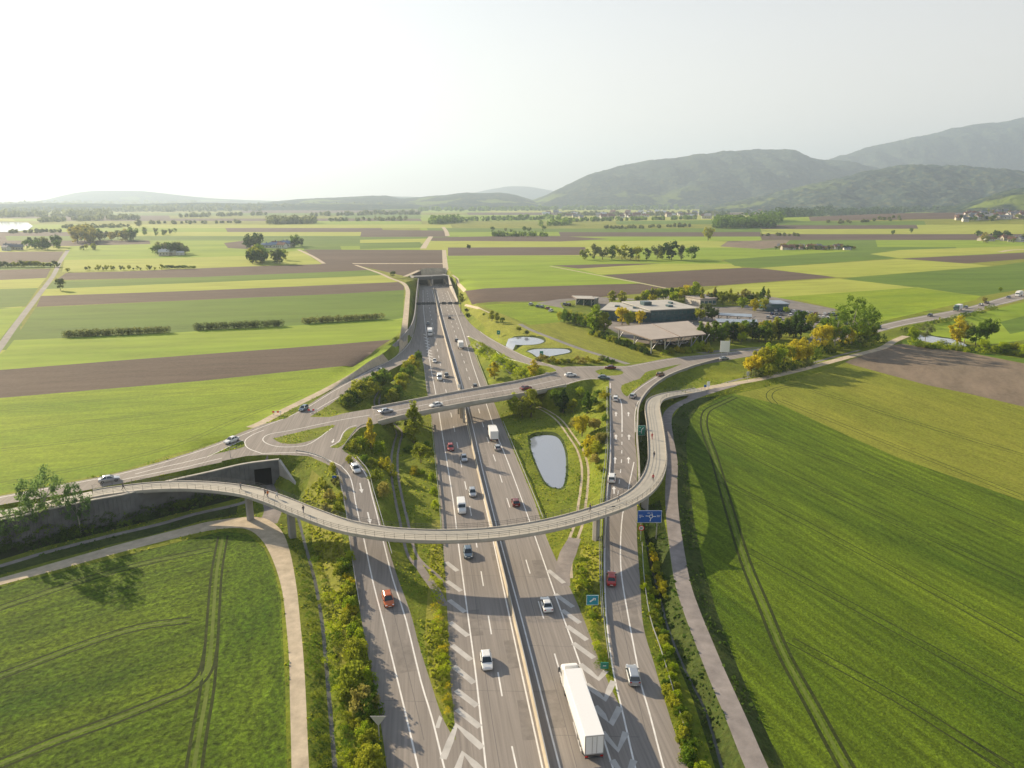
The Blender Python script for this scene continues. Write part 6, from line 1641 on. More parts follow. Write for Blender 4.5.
# ================================================================== VEHICLES
def paint(name, col, metal=0.3, rough=0.28):
    m, t, p = newmat(name); p.inputs['Base Color'].default_value = (*col, 1); p.inputs['Roughness'].default_value = rough; p.inputs['Metallic'].default_value = metal
    p.inputs['Coat Weight'].default_value = 0.5; return m
PAINT = {'white': paint('car_paint_white', (0.72, 0.72, 0.70), 0), 'silver': paint('car_paint_silver', (0.42, 0.44, 0.46), .6), 'red': paint('car_paint_red', (0.35, 0.02, 0.015), .1), 'darkred': paint('car_paint_dark_red', (0.16, 0.015, 0.015), .2),
         'orange': paint('car_paint_orange', (0.50, 0.11, 0.02), .1), 'black': paint('car_paint_black', (0.02, 0.02, 0.024), .2), 'grey': paint('car_paint_grey', (0.12, 0.13, 0.14), .5), 'blue': paint('car_paint_blue', (0.03, 0.07, 0.18), .3),
         'bluegrey': paint('car_paint_blue_grey', (0.12, 0.17, 0.22), .4), 'brown': paint('car_paint_brown', (0.16, 0.08, 0.04), .3), 'darkgreen': paint('truck_paint_dark_green', (0.03, 0.09, 0.05), .1), 'beige': paint('car_paint_beige', (0.45, 0.38, 0.30), .3)}
def section(x, hw, zb, zt):
    r = min(.16, (zt - zb) * .3)
    return [(x, -hw * .93, zb), (x, hw * .93, zb), (x, hw, zb + r), (x, hw, zt - r), (x, hw * .86, zt), (x, -hw * .86, zt), (x, -hw, zt - r), (x, -hw, zb + r)]
def wheel_mesh(r, w):
    m = MB(); n = 16
    prof = [(r * .55, -w / 2), (r * .93, -w / 2), (r, -w / 2 + .04), (r, w / 2 - .04), (r * .93, w / 2), (r * .55, w / 2)]
    rings = [[(math.cos(a) * p, q, math.sin(a) * p) for p, q in prof] for a in np.linspace(0, 2 * math.pi, n + 1)]
    m.loft(rings, False); return m.mesh('wheel', M['tyre'], True)
def rim_mesh(r, w):
    m = MB(); n = 10; vs = [(0, w / 2 - .03, 0)] + [(math.cos(a) * r * .56, w / 2 - .06, math.sin(a) * r * .56) for a in np.linspace(0, 2 * math.pi, n + 1)[:-1]]
    vs2 = [(0, -w / 2 + .03, 0)] + [(v[0], -v[1], v[2]) for v in vs[1:]]
    m.add(vs + vs2, [(0, 1 + i, 1 + (i + 1) % n) for i in range(n)] + [(n + 1, n + 2 + (i + 1) % n, n + 2 + i) for i in range(n)] + [(1 + i, n + 2 + i, n + 2 + (i + 1) % n, 1 + (i + 1) % n) for i in range(n)])
    return m.mesh('rim', M['rim'])
WM, RMm = wheel_mesh(.34, .24), rim_mesh(.34, .24); WT, RT = wheel_mesh(.5, .34), rim_mesh(.5, .34)
SHAPES = {
 'sedan': dict(body=[(-2.28, .68, .40, .82), (-2.16, .82, .28, .95), (-1.5, .88, .22, 1.0), (-.3, .90, .21, .98), (.9, .89, .21, .94), (1.5, .87, .22, .87), (2.05, .80, .26, .74), (2.25, .66, .36, .6)], g0=(-1.72, 1.05, .80, .95), g1=(-1.08, .25, .60, 1.42), ax=(-1.38, 1.38), tail=-2.27, nose=2.2, tz=.78, hz=.66),
 'hatch': dict(body=[(-2.02, .70, .40, .92), (-1.92, .84, .28, 1.0), (-1.3, .88, .22, 1.02), (-.3, .89, .21, .99), (.8, .88, .21, .96), (1.35, .86, .22, .90), (1.85, .79, .26, .78), (2.02, .66, .36, .62)], g0=(-1.9, .98, .80, .97), g1=(-1.55, .2, .62, 1.48), ax=(-1.25, 1.25), tail=-2.02, nose=1.98, tz=.88, hz=.68),
 'suv': dict(body=[(-2.28, .74, .48, 1.02), (-2.18, .88, .36, 1.12), (-1.5, .93, .30, 1.14), (-.3, .94, .30, 1.12), (.9, .93, .30, 1.08), (1.55, .91, .30, 1.02), (2.1, .84, .34, .9), (2.28, .72, .44, .74)], g0=(-2.12, 1.0, .84, 1.09), g1=(-1.8, .3, .66, 1.68), ax=(-1.4, 1.4), tail=-2.28, nose=2.24, tz=1.0, hz=.82),
}
def make_car(kind):
    S = SHAPES[kind]; e = empty('car', (0, 0, -50))
    m = MB(); m.loft([section(*s) for s in S['body']]); b = m.build('body', PAINT['white'], e, smooth=False)
    x0, x1, hw, z = S['g0']; X0, X1, HW, Z = S['g1']
    m = MB(); m.frustum((x0, x1, -hw, hw, z - .03), (X0, X1, -HW, HW, Z)); m.build('windows', M['glass'], e)
    m = MB(); m.frustum((X0 - .04, X1 + .06, -HW - .02, HW + .02, Z - .015), (X0 + .12, X1 - .12, -HW + .08, HW - .08, Z + .06))
    for sy in (-1, 1):
        m.tube((x0 + .03, sy * hw, z), (X0, sy * HW, Z), .05, n=5); m.tube((x1 - .03, sy * hw, z), (X1, sy * HW, Z), .045, n=5)
        xm, Xm = (x0 + x1) / 2 - .1, (X0 + X1) / 2 - .05; m.tube((xm, sy * hw, z), (Xm, sy * HW, Z), .045, n=5)
    m.build('roof', PAINT['white'], e)
    for sx in (0, 1):
        for sy in (-1, 1):
            w = link('wheel', WM, e, (S['ax'][sx], sy * .79, .34)); link('rim', RMm, w)
    for sy in (-1, 1):
        m = MB(); m.box(S['nose'] - .16, S['nose'] + .02, sy * .58 - .15, sy * .58 + .15, S['hz'] - .07, S['hz'] + .07); m.build('headlight', M['lamp'], e)
        m = MB(); m.box(S['tail'] - .03, S['tail'] + .12, sy * .62 - .13, sy * .62 + .13, S['tz'] - .08, S['tz'] + .08); m.build('taillight', M['tail'], e)
        m = MB(); m.box(.62, .78, sy * (S['g0'][2] + .1) - .1, sy * (S['g0'][2] + .1) + .1, .98 if kind != 'suv' else 1.12, 1.1 if kind != 'suv' else 1.25); m.build('wing_mirror', M['darksteel'], e)
    m = MB(); m.box(S['tail'] - .035, S['tail'] + .03, -.26, .26, .50, .61); m.build('licence_plate', M['plate'], e)
    m = MB(); m.box(S['nose'] + .02, S['nose'] + .07, -.26, .26, .42, .53); m.build('licence_plate', M['plate'], e)
    return e
def make_van():
    e = empty('van', (0, 0, -50)); m = MB()
    m.loft([section(*s) for s in [(-2.65, .90, .40, 2.2), (-2.58, .96, .34, 2.36), (1.0, .97, .34, 2.36), (1.35, .95, .34, 2.2), (1.75, .94, .34, 1.45), (2.2, .93, .34, 1.28), (2.6, .86, .36, 1.05), (2.7, .74, .42, .85)]]); m.build('body', PAINT['white'], e)
    m = MB(); m.add([(1.78, -.80, 1.50), (1.78, .80, 1.50), (1.40, .76, 2.16), (1.40, -.76, 2.16)], [(0, 1, 2, 3)])
    m.v = [(v[0] + .04, v[1], v[2] + .03) for v in m.v]; m.build('windscreen', M['glass'], e, fix=False)
    for sy in (-1, 1):
        m = MB(); m.box(.35, 1.3, sy * .965 - .015, sy * .965 + .015, 1.35, 1.95); m.build('side_window', M['glass'], e)
        m = MB(); m.box(-2.70, -2.64, sy * .45 - .3, sy * .45 + .3, 1.35, 1.95); m.build('rear_window', M['glass'], e)
        m = MB(); m.box(2.58, 2.69, sy * .62 - .16, sy * .62 + .16, .82, .98); m.build('headlight', M['lamp'], e)
        m = MB(); m.box(-2.69, -2.6, sy * .84 - .07, sy * .84 + .07, .8, 1.2); m.build('taillight', M['tail'], e)
        for x in (-1.7, 1.75): w = link('wheel', WM, e, (x, sy * .84, .35)); link('rim', RMm, w)
    m = MB(); m.box(-2.705, -2.66, -.26, .26, .55, .66); m.build('licence_plate', M['plate'], e)
    return e
def wheelset(e, xs, y):
    for x in xs:
        for sy in (-1, 1): w = link('wheel', WT, e, (x, sy * y, .5)); link('rim', RT, w)
def make_cab(e, x0):
    """lorry cab whose rear is at x0, 2.2 long"""
    m = MB(); m.loft([section(*s) for s in [(x0, 1.16, .5, 3.3), (x0 + .1, 1.22, .45, 3.45), (x0 + 1.5, 1.22, .45, 3.3), (x0 + 1.95, 1.2, .45, 2.5), (x0 + 2.15, 1.18, .45, 1.7), (x0 + 2.22, 1.12, .5, 1.4)]]); m.build('cab', PAINT['white'], e)
    m = MB(); m.add([(x0 + 2.2, -1.05, 1.75), (x0 + 2.2, 1.05, 1.75), (x0 + 2.02, 1.0, 2.5), (x0 + 2.02, -1.0, 2.5)], [(0, 1, 2, 3)]); m.build('windscreen', M['glass'], e, fix=False)
    for sy in (-1, 1):
        m = MB(); m.box(x0 + .9, x0 + 1.8, sy * 1.225 - .02, sy * 1.225 + .02, 1.7, 2.4); m.build('side_window', M['glass'], e)
        m = MB(); m.box(x0 + 1.85, x0 + 2.0, sy * 1.4 - .12, sy * 1.4 + .12, 1.7, 2.5); m.build('wing_mirror', M['darksteel'], e)
        m = MB(); m.box(x0 + 2.12, x0 + 2.25, sy * .9 - .2, sy * .9 + .2, .75, .95); m.build('headlight', M['lamp'], e)
M['truck_white'] = flat('white_truck_body', (0.76, 0.76, 0.75), 0.45)
def make_semi():
    e = empty('semi_truck', (0, 0, -50))
    make_cab(e, 5.9)
    m = MB(); m.frustum((5.95, 7.3, -1.0, 1.0, 3.4), (5.95, 6.3, -.95, .95, 4.0)); m.build('roof_deflector', M['truck_white'], e)
    m = MB(); m.box(-7.6, 6.6, -.5, .5, .75, 1.1); m.build('chassis', M['darksteel'], e)
    tr = MB(); tr.box(-8.2, 5.3, -1.27, 1.27, 1.15, 4.0); t_ = tr.build('trailer', M['truck_white'], e)
    bv = t_.modifiers.new('edge', 'BEVEL'); bv.width = .05; bv.segments = 2
    m = MB()
    for s in (-1, 1): m.box(-8.235, 5.32, s * 1.24 - .045, s * 1.24 + .045, 1.12, 1.26); m.box(-8.24, -8.18, s * 1.2 - .06, s * 1.2 + .06, 1.15, 3.98)
    m.box(-8.24, -8.18, -1.2, 1.2, 3.88, 3.99); m.box(-8.24, -8.18, -1.2, 1.2, 1.12, 1.26)
    m.build('frame', M['steel'], e)
    for s in (-1, 1):
        m = MB(); m.box(-8.225, -8.19, min(s * .02, s * 1.14), max(s * .02, s * 1.14), 1.27, 3.87); d = m.build('rear_door', M['truck_white'], e)
        m = MB(); m.tube((-8.26, s * .3, 1.3), (-8.26, s * .3, 3.85), .03, n=5); m.build('lock_rod', M['steel'], d)
        m = MB(); m.box(-7.0, 2.0, s * 1.2 - .03, s * 1.2 + .03, .6, 1.1); m.build('side_skirt', M['steel'], e)
        m = MB(); m.box(-8.25, -8.15, s * 1.0 - .2, s * 1.0 + .2, .75, .92); m.build('taillight', M['tail'], e)
    m = MB(); m.box(-8.25, -8.1, -1.2, 1.2, .55, .72); m.build('bumper', M['darksteel'], e)
    wheelset(e, (-6.6, -5.3, -4.0, 4.7, 7.4), 1.05); return e
def make_box_truck():
    e = empty('box_truck', (0, 0, -50)); make_cab(e, 1.6)
    for o in e.children:
        if o.name.startswith('cab'): pass
    m = MB(); m.box(-3.9, 1.5, -1.22, 1.22, 1.05, 3.5); m.build('cargo_box', M['truck_white'], e)
    m = MB(); m.box(-3.8, 3.4, -.5, .5, .65, 1.0); m.build('chassis', M['darksteel'], e)
    for s in (-1, 1): m = MB(); m.box(-3.95, -3.85, s * .95 - .15, s * .95 + .15, .75, .92); m.build('taillight', M['tail'], e)
    wheelset(e, (-2.4, 2.8), 1.0); return e
PROTO = {'sedan': make_car('sedan'), 'hatch': make_car('hatch'), 'suv': make_car('suv'), 'van': make_van(), 'semi': make_semi(), 'box': make_box_truck()}
USED = set()
def vehicle(kind, px, py, dx, dy, col, label, group, z=None, cat=None, bridge=None):
    """(px,py) picture centre of the vehicle; (dx,dy) picture direction of its front"""
    hc = {'sedan': .7, 'hatch': .7, 'suv': .8, 'van': 1.1, 'semi': 2.0, 'box': 1.7}[kind]
    if z is None:
        p = ground(px, py, hc); q = ground(px + dx * .2, py + dy * .2, hc)
    else:
        p = unp(px, py, z + hc); q = unp(px + dx * .2, py + dy * .2, z + hc); p = (p[0], p[1], z)
    a = math.atan2(q[1] - p[1], q[0] - p[0])
    src = PROTO[kind]
    o = src if kind not in USED else copy_tree(src)
    if kind not in USED: USED.add(kind)
    for c in o.children:
        if c.name.split('.')[0] in ('body', 'roof', 'cab') and c.material_slots:
            c.material_slots[0].link = 'OBJECT'; c.material_slots[0].material = PAINT[col]
    o.location = (p[0], p[1], p[2] + .01); 
    if z is None:
        Lh = {'semi': 7, 'box': 3}.get(kind, 1.4)
        z1 = H1(p[0] + math.cos(a) * Lh, p[1] + math.sin(a) * Lh); z2 = H1(p[0] - math.cos(a) * Lh, p[1] - math.sin(a) * Lh)
        pitch = -math.atan2(z1 - z2, 2 * Lh); o.location[2] = (z1 + z2) / 2 + .01
    else: pitch = 0
    from mathutils import Euler
    o.rotation_euler = Euler((0, pitch, a), 'XYZ')
    cat = cat or {'sedan': 'car', 'hatch': 'car', 'suv': 'car', 'van': 'van', 'semi': 'truck', 'box': 'truck'}[kind]
    tag(o, label, cat, group); return o
GL, GR_, GS, GJ = 'vehicles on the left carriageway', 'vehicles on the right carriageway', 'vehicles on the slip roads', 'vehicles on the upper roads'
def dn(px, py): return (px - 414, py - 200)
def upv(px, py): return (414 - px, 200 - py)
for (k, x, y, c, lab) in [('hatch', 486.5, 660, 'white', 'white hatchback, nearest car on the left carriageway'), ('hatch', 468, 552, 'bluegrey', 'dark blue-grey car just below the curved foot bridge'), ('van', 461.5, 506, 'white', 'white van just above the curved foot bridge'),
                          ('hatch', 472.5, 492, 'silver', 'silver car right of and slightly ahead of the white van'), ('sedan', 464, 457.5, 'silver', 'pale silver car right behind the red car on the left carriageway'), ('hatch', 450.5, 447, 'red', 'bright red car below the overpass on the left carriageway'),
                          ('van', 439.5, 377, 'white', 'white van just beyond the overpass on the left carriageway'), ('hatch', 446.5, 375, 'grey', 'dark grey car beside the van beyond the overpass'), ('sedan', 434.5, 360.5, 'white', 'white car farther up the left carriageway behind the van'),
                          ('box', 430, 332, 'white', 'white box truck far up the left carriageway'), ('hatch', 428, 323.5, 'grey', 'small dark car beyond the box truck on the left carriageway')]:
    vehicle(k, x, y, *dn(x, y), c, lab, GL)
for (k, x, y, c, lab) in [('semi', 580, 705, 'white', 'long white articulated truck with a box trailer on the right carriageway'), ('sedan', 546.5, 603.5, 'white', 'white saloon ahead of the articulated truck'), ('hatch', 515.5, 501.5, 'darkred', 'red-brown car by the lane edge above the foot bridge'),
                          ('hatch', 497.5, 447, 'silver', 'silver and black car behind the box truck below the overpass'), ('box', 493, 433, 'white', 'white box truck just below the overpass on the right carriageway'), ('hatch', 475, 385.5, 'grey', 'dark car just beyond the overpass on the right carriageway'),
                          ('box', 460.5, 344.5, 'white', 'white box truck far up the right carriageway'), ('hatch', 456.5, 340, 'grey', 'dark car left of the far box truck'), ('hatch', 449.5, 317.5, 'black', 'tiny dark car near the sign gantry on the right carriageway')]:
    vehicle(k, x, y, *upv(x, y), c, lab, GR_)
vehicle('hatch', 388, 598.5, 14, 50, 'orange', 'orange-red hatchback on the left slip road below the foot bridge', GS)
vehicle('hatch', 355.5, 468, 16, 24, 'white', 'white hatchback curving down from the left roundabout', GS)
vehicle('sedan', 611.5, 577.5, 0, -30, 'red', 'red car on the right-hand ramp below the foot bridge', GS)
vehicle('suv', 611.8, 477, 1, -30, 'white', 'white SUV on the right-hand ramp just above the foot bridge', GS)
vehicle('suv', 633, 674, -12, -50, 'silver', 'silver SUV in the middle of the right-hand ramp beside the truck', GS)
vehicle('hatch', 615.5, 398, 0, -20, 'white', 'white car in the left lane at the top of the right-hand ramp', GS)
vehicle('hatch', 633, 395.5, 14, -13, 'silver', 'silver car in the curve at the top of the right-hand ramp', GS)
vehicle('sedan', 109, 478.5, 60, -10, 'silver', 'silver car on the access road at the left', GJ)
vehicle('sedan', 231.5, 439.5, -45, 17, 'white', 'white car leaving the left roundabout on the access road', GJ)
vehicle('hatch', 303.5, 408, -30, 19, 'bluegrey', 'pale blue car coming down the upper left slip road to the roundabout', GJ)
vehicle('hatch', 355, 384.5, -30, 15, 'black', 'black car on the upper left slip road', GJ)
vehicle('sedan', 380, 369.5, -30, 13, 'grey', 'dark grey car farther up the upper left slip road', GJ)
vehicle('sedan', 386, 410.5, 60, -10, 'silver', 'silver car on the left end of the overpass', GJ, z=6.71)
vehicle('sedan', 436, 404.5, -60, 11, 'white', 'white car on the overpass above the left carriageway', GJ, z=6.81)
vehicle('sedan', 526, 387.5, 60, -13, 'darkred', 'dark red car on the right part of the overpass', GJ, z=6.91)
vehicle('sedan', 570.5, 374.5, 30, -2, 'white', 'white car entering the right roundabout', GJ)
vehicle('sedan', 604, 377, 30, 1, 'bluegrey', 'blue-grey car on the near side of the right roundabout', GJ)
vehicle('sedan', 610, 367, -30, 0, 'darkred', 'dark red car on the far side of the right roundabout', GJ)
vehicle('hatch', 660.5, 374, 30, -12, 'brown', 'brown car in the curved approach right of the roundabout', GJ)
vehicle('sedan', 724, 358, 30, -4, 'silver', 'silver car under the white billboard', GJ)
vehicle('hatch', 878, 327, -30, 7, 'blue', 'blue car at the left end of the right-hand road', GJ)
vehicle('hatch', 930, 315, -30, 8, 'black', 'black car on the right-hand road', GJ)
vehicle('box', 958, 308, -30, 8, 'darkgreen', 'dark green lorry with a white box on the right-hand road', GJ)
vehicle('hatch', 965.5, 307, -30, 8, 'grey', 'grey car right behind the green lorry on the right-hand road', GJ)
vehicle('hatch', 981, 304.5, 30, -8, 'silver', 'silver car on the right-hand road, left of a close pair', GJ)
vehicle('hatch', 987, 302.5, 30, -8, 'black', 'black car on the right-hand road, right of a close pair', GJ)
vehicle('sedan', 1008.5, 297, -30, 8, 'grey', 'dark car near the right edge on the right-hand road', GJ)
vehicle('box', 1019, 294, -30, 8, 'white', 'white lorry at the right edge of the picture', GJ)
# parked cars
pk = random.Random(5); n_ = 0
cols = ['white', 'silver', 'grey', 'blue', 'black', 'bluegrey', 'white', 'darkred', 'silver']
cw = {'white': 'white', 'silver': 'silver', 'grey': 'dark grey', 'blue': 'blue', 'black': 'black', 'bluegrey': 'blue-grey', 'darkred': 'dark red'}
for i, (x, y) in enumerate([(531, 304), (538, 306), (542, 306.5), (548, 308), (551, 310.3), (565, 304), (569, 304.5)]):
    c = cols[(i * 2 + 1) % 9]; vehicle(pk.choice(['sedan', 'hatch', 'suv']), x, y, 10, -4, c, f'parked {cw[c]} car on the left car park, {ordw(i+1)} from the left', 'cars parked left of the service area')
for r_i, (xa, ya, xb, yb, nn) in enumerate([(776, 310, 838, 314.5, 15), (772, 313.5, 842, 318.5, 16), (768, 317, 846, 323, 14)]):
    for i in range(nn):
        if pk.random() < .14: continue
        f = i / (nn - 1); c = pk.choice(cols)
        vehicle(pk.choice(['sedan', 'hatch', 'suv']), xa + (xb - xa) * f, ya + (yb - ya) * f, 4, -7, c, f'parked {cw[c]} car, {["back", "middle", "front"][r_i]} row of right car park, {ordw(i+1)} from left', 'cars parked right of the service area')
for i, (x, y) in enumerate([(662, 342.5), (668, 343.5), (676, 343), (684, 342), (660, 340)]):
    c = cols[(i * 3) % 9]; vehicle('hatch', x, y, 8, -2, c, f'parked {cw[c]} car half under the very large canopy roof, {ordw(i+1)} of those', 'cars parked by the canopy')

# ================================================================== SIGNS
def panel_sign(px, py, wpx, hpx, bx, by, face, label, marks=None, posts=1, name='road_sign', back=False, yaw=0.0, extra=None):
    """panel centre pixel, its size in pixels, and the pixel where its post meets the ground"""
    g = ground(bx, by); zc = g[1] * CT + (CAM_H - g[2]) * ST; s = zc / FPX
    w, h = wpx * s, hpx * s / CT
    # panel centre straight above the foot line: same forward distance
    dv = (384 - py) / FPX; t = g[1] / (CT + dv * ST); zcen = CAM_H + t * (-ST + dv * CT); xcen = (px - 512) / FPX * t
    e = empty(name, (xcen, g[1], g[2])); e.rotation_euler = (0, 0, yaw); tag(e, label, 'sign')
    hc = zcen - g[2]
    m = MB(); m.box(-w / 2, w / 2, -.05, .05, hc - h / 2, hc + h / 2); m.build('panel', face, e)
    m = MB()
    for a in ([0] if posts == 1 else [-w * .33, w * .33]):
        m = MB(); m.tube((a, .12, -.3), (a, .12, hc + h * .3), .07 if w < 4 else .11, n=8); m.build('post', M['steel'], e)
    if w > 2 and not back:
        m = MB(); q = .06
        for z0, z1, x0, x1 in ((hc - h / 2, hc - h / 2 + q, -w / 2, w / 2), (hc + h / 2 - q, hc + h / 2, -w / 2, w / 2), (hc - h / 2 + q, hc + h / 2 - q, -w / 2, -w / 2 + q), (hc - h / 2 + q, hc + h / 2 - q, w / 2 - q, w / 2)): m.box(x0, x1, -.066, -.052, z0, z1)
        m.build('border', M['white'], e)
    if marks:
        m = MB()
        for kind, *a in marks:
            if kind == 'bar': m.tube((a[0] * w, -.075, hc + a[1] * h), (a[2] * w, -.075, hc + a[3] * h), a[4] * h, n=4)
            if kind == 'ring':
                n = 20; cx, cz, r = a[0] * w, hc + a[1] * h, a[2] * h
                for i in range(n):
                    u, v = 2 * math.pi * i / n, 2 * math.pi * (i + 1) / n
                    m.tube((cx + math.cos(u) * r, -.075, cz + math.sin(u) * r), (cx + math.cos(v) * r, -.075, cz + math.sin(v) * r), a[3] * h, n=4, caps=False)
        m.build('symbol', M['white'], e)
    return e
panel_sign(649.5, 516.5, 24, 12.5, 654, 539, M['blue_sign'], 'large blue direction sign with a white roundabout diagram beside the right-hand ramp',
           [('ring', .06, .02, .13, .03), ('bar', .06, -.10, .03, -.38, .035), ('bar', .11, .02, .26, .02, .03), ('bar', .0, .05, -.16, .06, .03), ('bar', .09, .12, .12, .22, .03),
            ('bar', -.44, .12, -.36, .12, .02), ('bar', -.34, .12, -.30, .12, .02), ('bar', -.42, .02, -.33, .02, .02), ('bar', -.31, .02, -.24, .02, .02), ('bar', -.42, -.08, -.36, -.08, .02), ('bar', .30, .10, .38, .10, .02), ('bar', .40, .10, .44, .10, .02), ('bar', .30, 0, .42, 0, .02), ('bar', -.10, .30, .02, .30, .02), ('bar', .06, .30, .12, .30, .02)], posts=2)
def disc_sign(px, py, rpx, bx, by, label):
    g = ground(bx, by); zc = g[1] * CT + (CAM_H - g[2]) * ST; s = zc / FPX; r = rpx * s
    dv = (384 - py) / FPX; t = g[1] / (CT + dv * ST); hc = CAM_H + t * (-ST + dv * CT) - g[2]; xc = (px - 512) / FPX * t
    e = empty('speed_sign', (xc, g[1], g[2])); tag(e, label, 'sign')
    for rr_, y0, mt, nm in ((r, 0, M['red'], 'rim'), (r * .72, -.03, M['white'], 'panel')):
        m = MB(); m.loft([[(math.cos(a) * rr_, y, hc + math.sin(a) * rr_) for a in np.linspace(0, 2 * math.pi, 21)[:-1]] for y in (y0 - .03, y0 + .03)]); m.build(nm, mt, e)
    m = MB()
    for x in (-.22, .22):
        k = r * .36
        for a, b in (((x * r - k * .28, hc + k), (x * r + k * .28, hc + k)), ((x * r + k * .28, hc + k), (x * r + k * .28, hc - k)), ((x * r + k * .28, hc - k), (x * r - k * .28, hc - k)), ((x * r - k * .28, hc - k), (x * r - k * .28, hc + k)))[:4]: m.tube((a[0], -.07, a[1]), (b[0], -.07, b[1]), r * .07, n=4)
    m.build('number', M['darksteel'], e)
    m = MB(); m.tube((0, .08, -.3), (0, .08, hc + r * .5), .06, n=8); m.build('post', M['steel'], e)
disc_sign(641.3, 528, 3.0, 641.8, 541, 'round red and white speed limit sign below the large blue sign')
panel_sign(592.5, 600, 12, 10.5, 592.5, 613, M['teal_sign'], 'blue-turquoise sign with a white slanted arrow in the wedge right of the motorway', [('bar', -.22, -.14, .1, .12, .07), ('bar', .02, .2, .24, .2, .05), ('bar', .24, .2, .2, .0, .05)])
panel_sign(604.5, 665.5, 8, 7, 604, 671, M['green_sign'], 'small green marker board at the tip of the right-hand wedge', [('bar', -.2, 0, .2, 0, .05)], name='marker_board')
panel_sign(641.5, 430.5, 7.5, 10, 641.5, 447, M['green_sign'], 'green direction sign with white lines right of the ramp', [('bar', 0, -.3, 0, .1, .04), ('bar', 0, .1, .25, .3, .04), ('bar', -.3, .3, -.1, .3, .03), ('bar', -.3, -.1, -.12, -.1, .03)])
panel_sign(541.5, 353.3, 3.6, 4.4, 541.5, 359, M['green_sign'], 'small green sign standing in front of the second pond', [('bar', -.2, 0, .2, 0, .06)])
panel_sign(498.5, 332.5, 3.4, 4, 498.5, 338.5, M['green_sign'], 'small green sign beside the exit slip road', [('bar', -.2, 0, .2, 0, .06)])
panel_sign(334.5, 478, 4.5, 4.5, 334, 484, M['blue_sign'], 'small blue sign on the outer edge of the left slip road', [('bar', 0, -.2, 0, .2, .08)])
panel_sign(725, 346.5, 9.5, 11, 725, 358.5, M['white'], 'white billboard on two posts above the road to the service area', posts=2, name='billboard')
panel_sign(748, 373.5, 2.6, 4, 748, 382, M['signback'], 'narrow white sign plate on a post in the grass below the yellow trees')
panel_sign(708.5, 384, 3, 5, 708.5, 389, M['white'], 'white notice board where the foot bridge meets the gravel path', name='notice_board')
panel_sign(705.3, 386, 2.4, 2.4, 705.3, 389, M['blue_sign'], 'small blue cycle path sign beside the white notice board')
panel_sign(459, 386, 2.6, 3.6, 459.5, 391, M['white'], 'small white plate standing at the median just beyond the overpass')
# yield sign seen from behind
g = ground(379.5, 745); e = empty('yield_sign', g); tag(e, 'grey back of a triangular give-way sign on a post at the left slip road', 'sign')
zc = g[1] * CT + (CAM_H - g[2]) * ST; dv = (384 - 720) / FPX; t = g[1] / (CT + dv * ST); hc = CAM_H + t * (-ST + dv * CT) - g[2]
m = MB(); m.loft([[(-1.05, y, hc + .6), (1.05, y, hc + .6), (0, y, hc - .9)] for y in (-.03, .03)]); m.build('panel', M['signback'], e)
m = MB(); m.tube((0, .08, -.3), (0, .08, hc + .3), .07, n=8); m.build('post', M['steel'], e)
# red and white barrier boards at the upper left slip road
for i, (x, y, lab) in enumerate([(277, 414.5, 'red and white barrier board on the gravel path by the left roundabout'), (312.5, 412.5, 'red and white barrier board between slip road and splitter grass')]):
    g = ground(x, y); e = empty('barrier_board', g); tag(e, lab, 'barrier')
    for k in range(4):
        m = MB(); m.box(-1.4 + k * .7, -.7 + k * .7, -.04, .04, .6, 1.1); m.build('board', M['red'] if k % 2 == 0 else M['white'], e)
    for s in (-1, 1): m = MB(); m.box(s * 1.1 - .05, s * 1.1 + .05, -.3, .3, 0, .1); m.box(s * 1.1 - .04, s * 1.1 + .04, -.035, .035, .1, 1.15); m.build('leg', M['steel'], e)
# lamp posts
def lamp(bx, by, hm, label, yaw=0):
    g = ground(bx, by); e = empty('street_lamp', g, yaw); tag(e, label, 'lamp', 'slender street lamps')
    m = MB(); m.tube((0, 0, -.3), (0, 0, hm), .10, .06, n=8); m.tube((0, 0, hm - .05), (1.3, 0, hm + .15), .05, n=6); m.build('pole', M['steel'], e)
    m = MB(); m.frustum((1.1, 1.9, -.13, .13, hm + .08), (1.15, 1.8, -.1, .1, hm + .22)); m.build('lamp_head', M['darksteel'], e)
lamp(230.5, 457.5, 2.6, 'short slim pole lamp on the grass island of the access road')
lamp(604.5, 548, 9, 'tall street lamp on the left edge of the right-hand ramp, below the foot bridge')
lamp(606.8, 466, 9, 'tall street lamp on the left edge of the right-hand ramp, above the foot bridge')
lamp(610, 425, 9, 'tall street lamp on the left edge of the right-hand ramp, near its top')

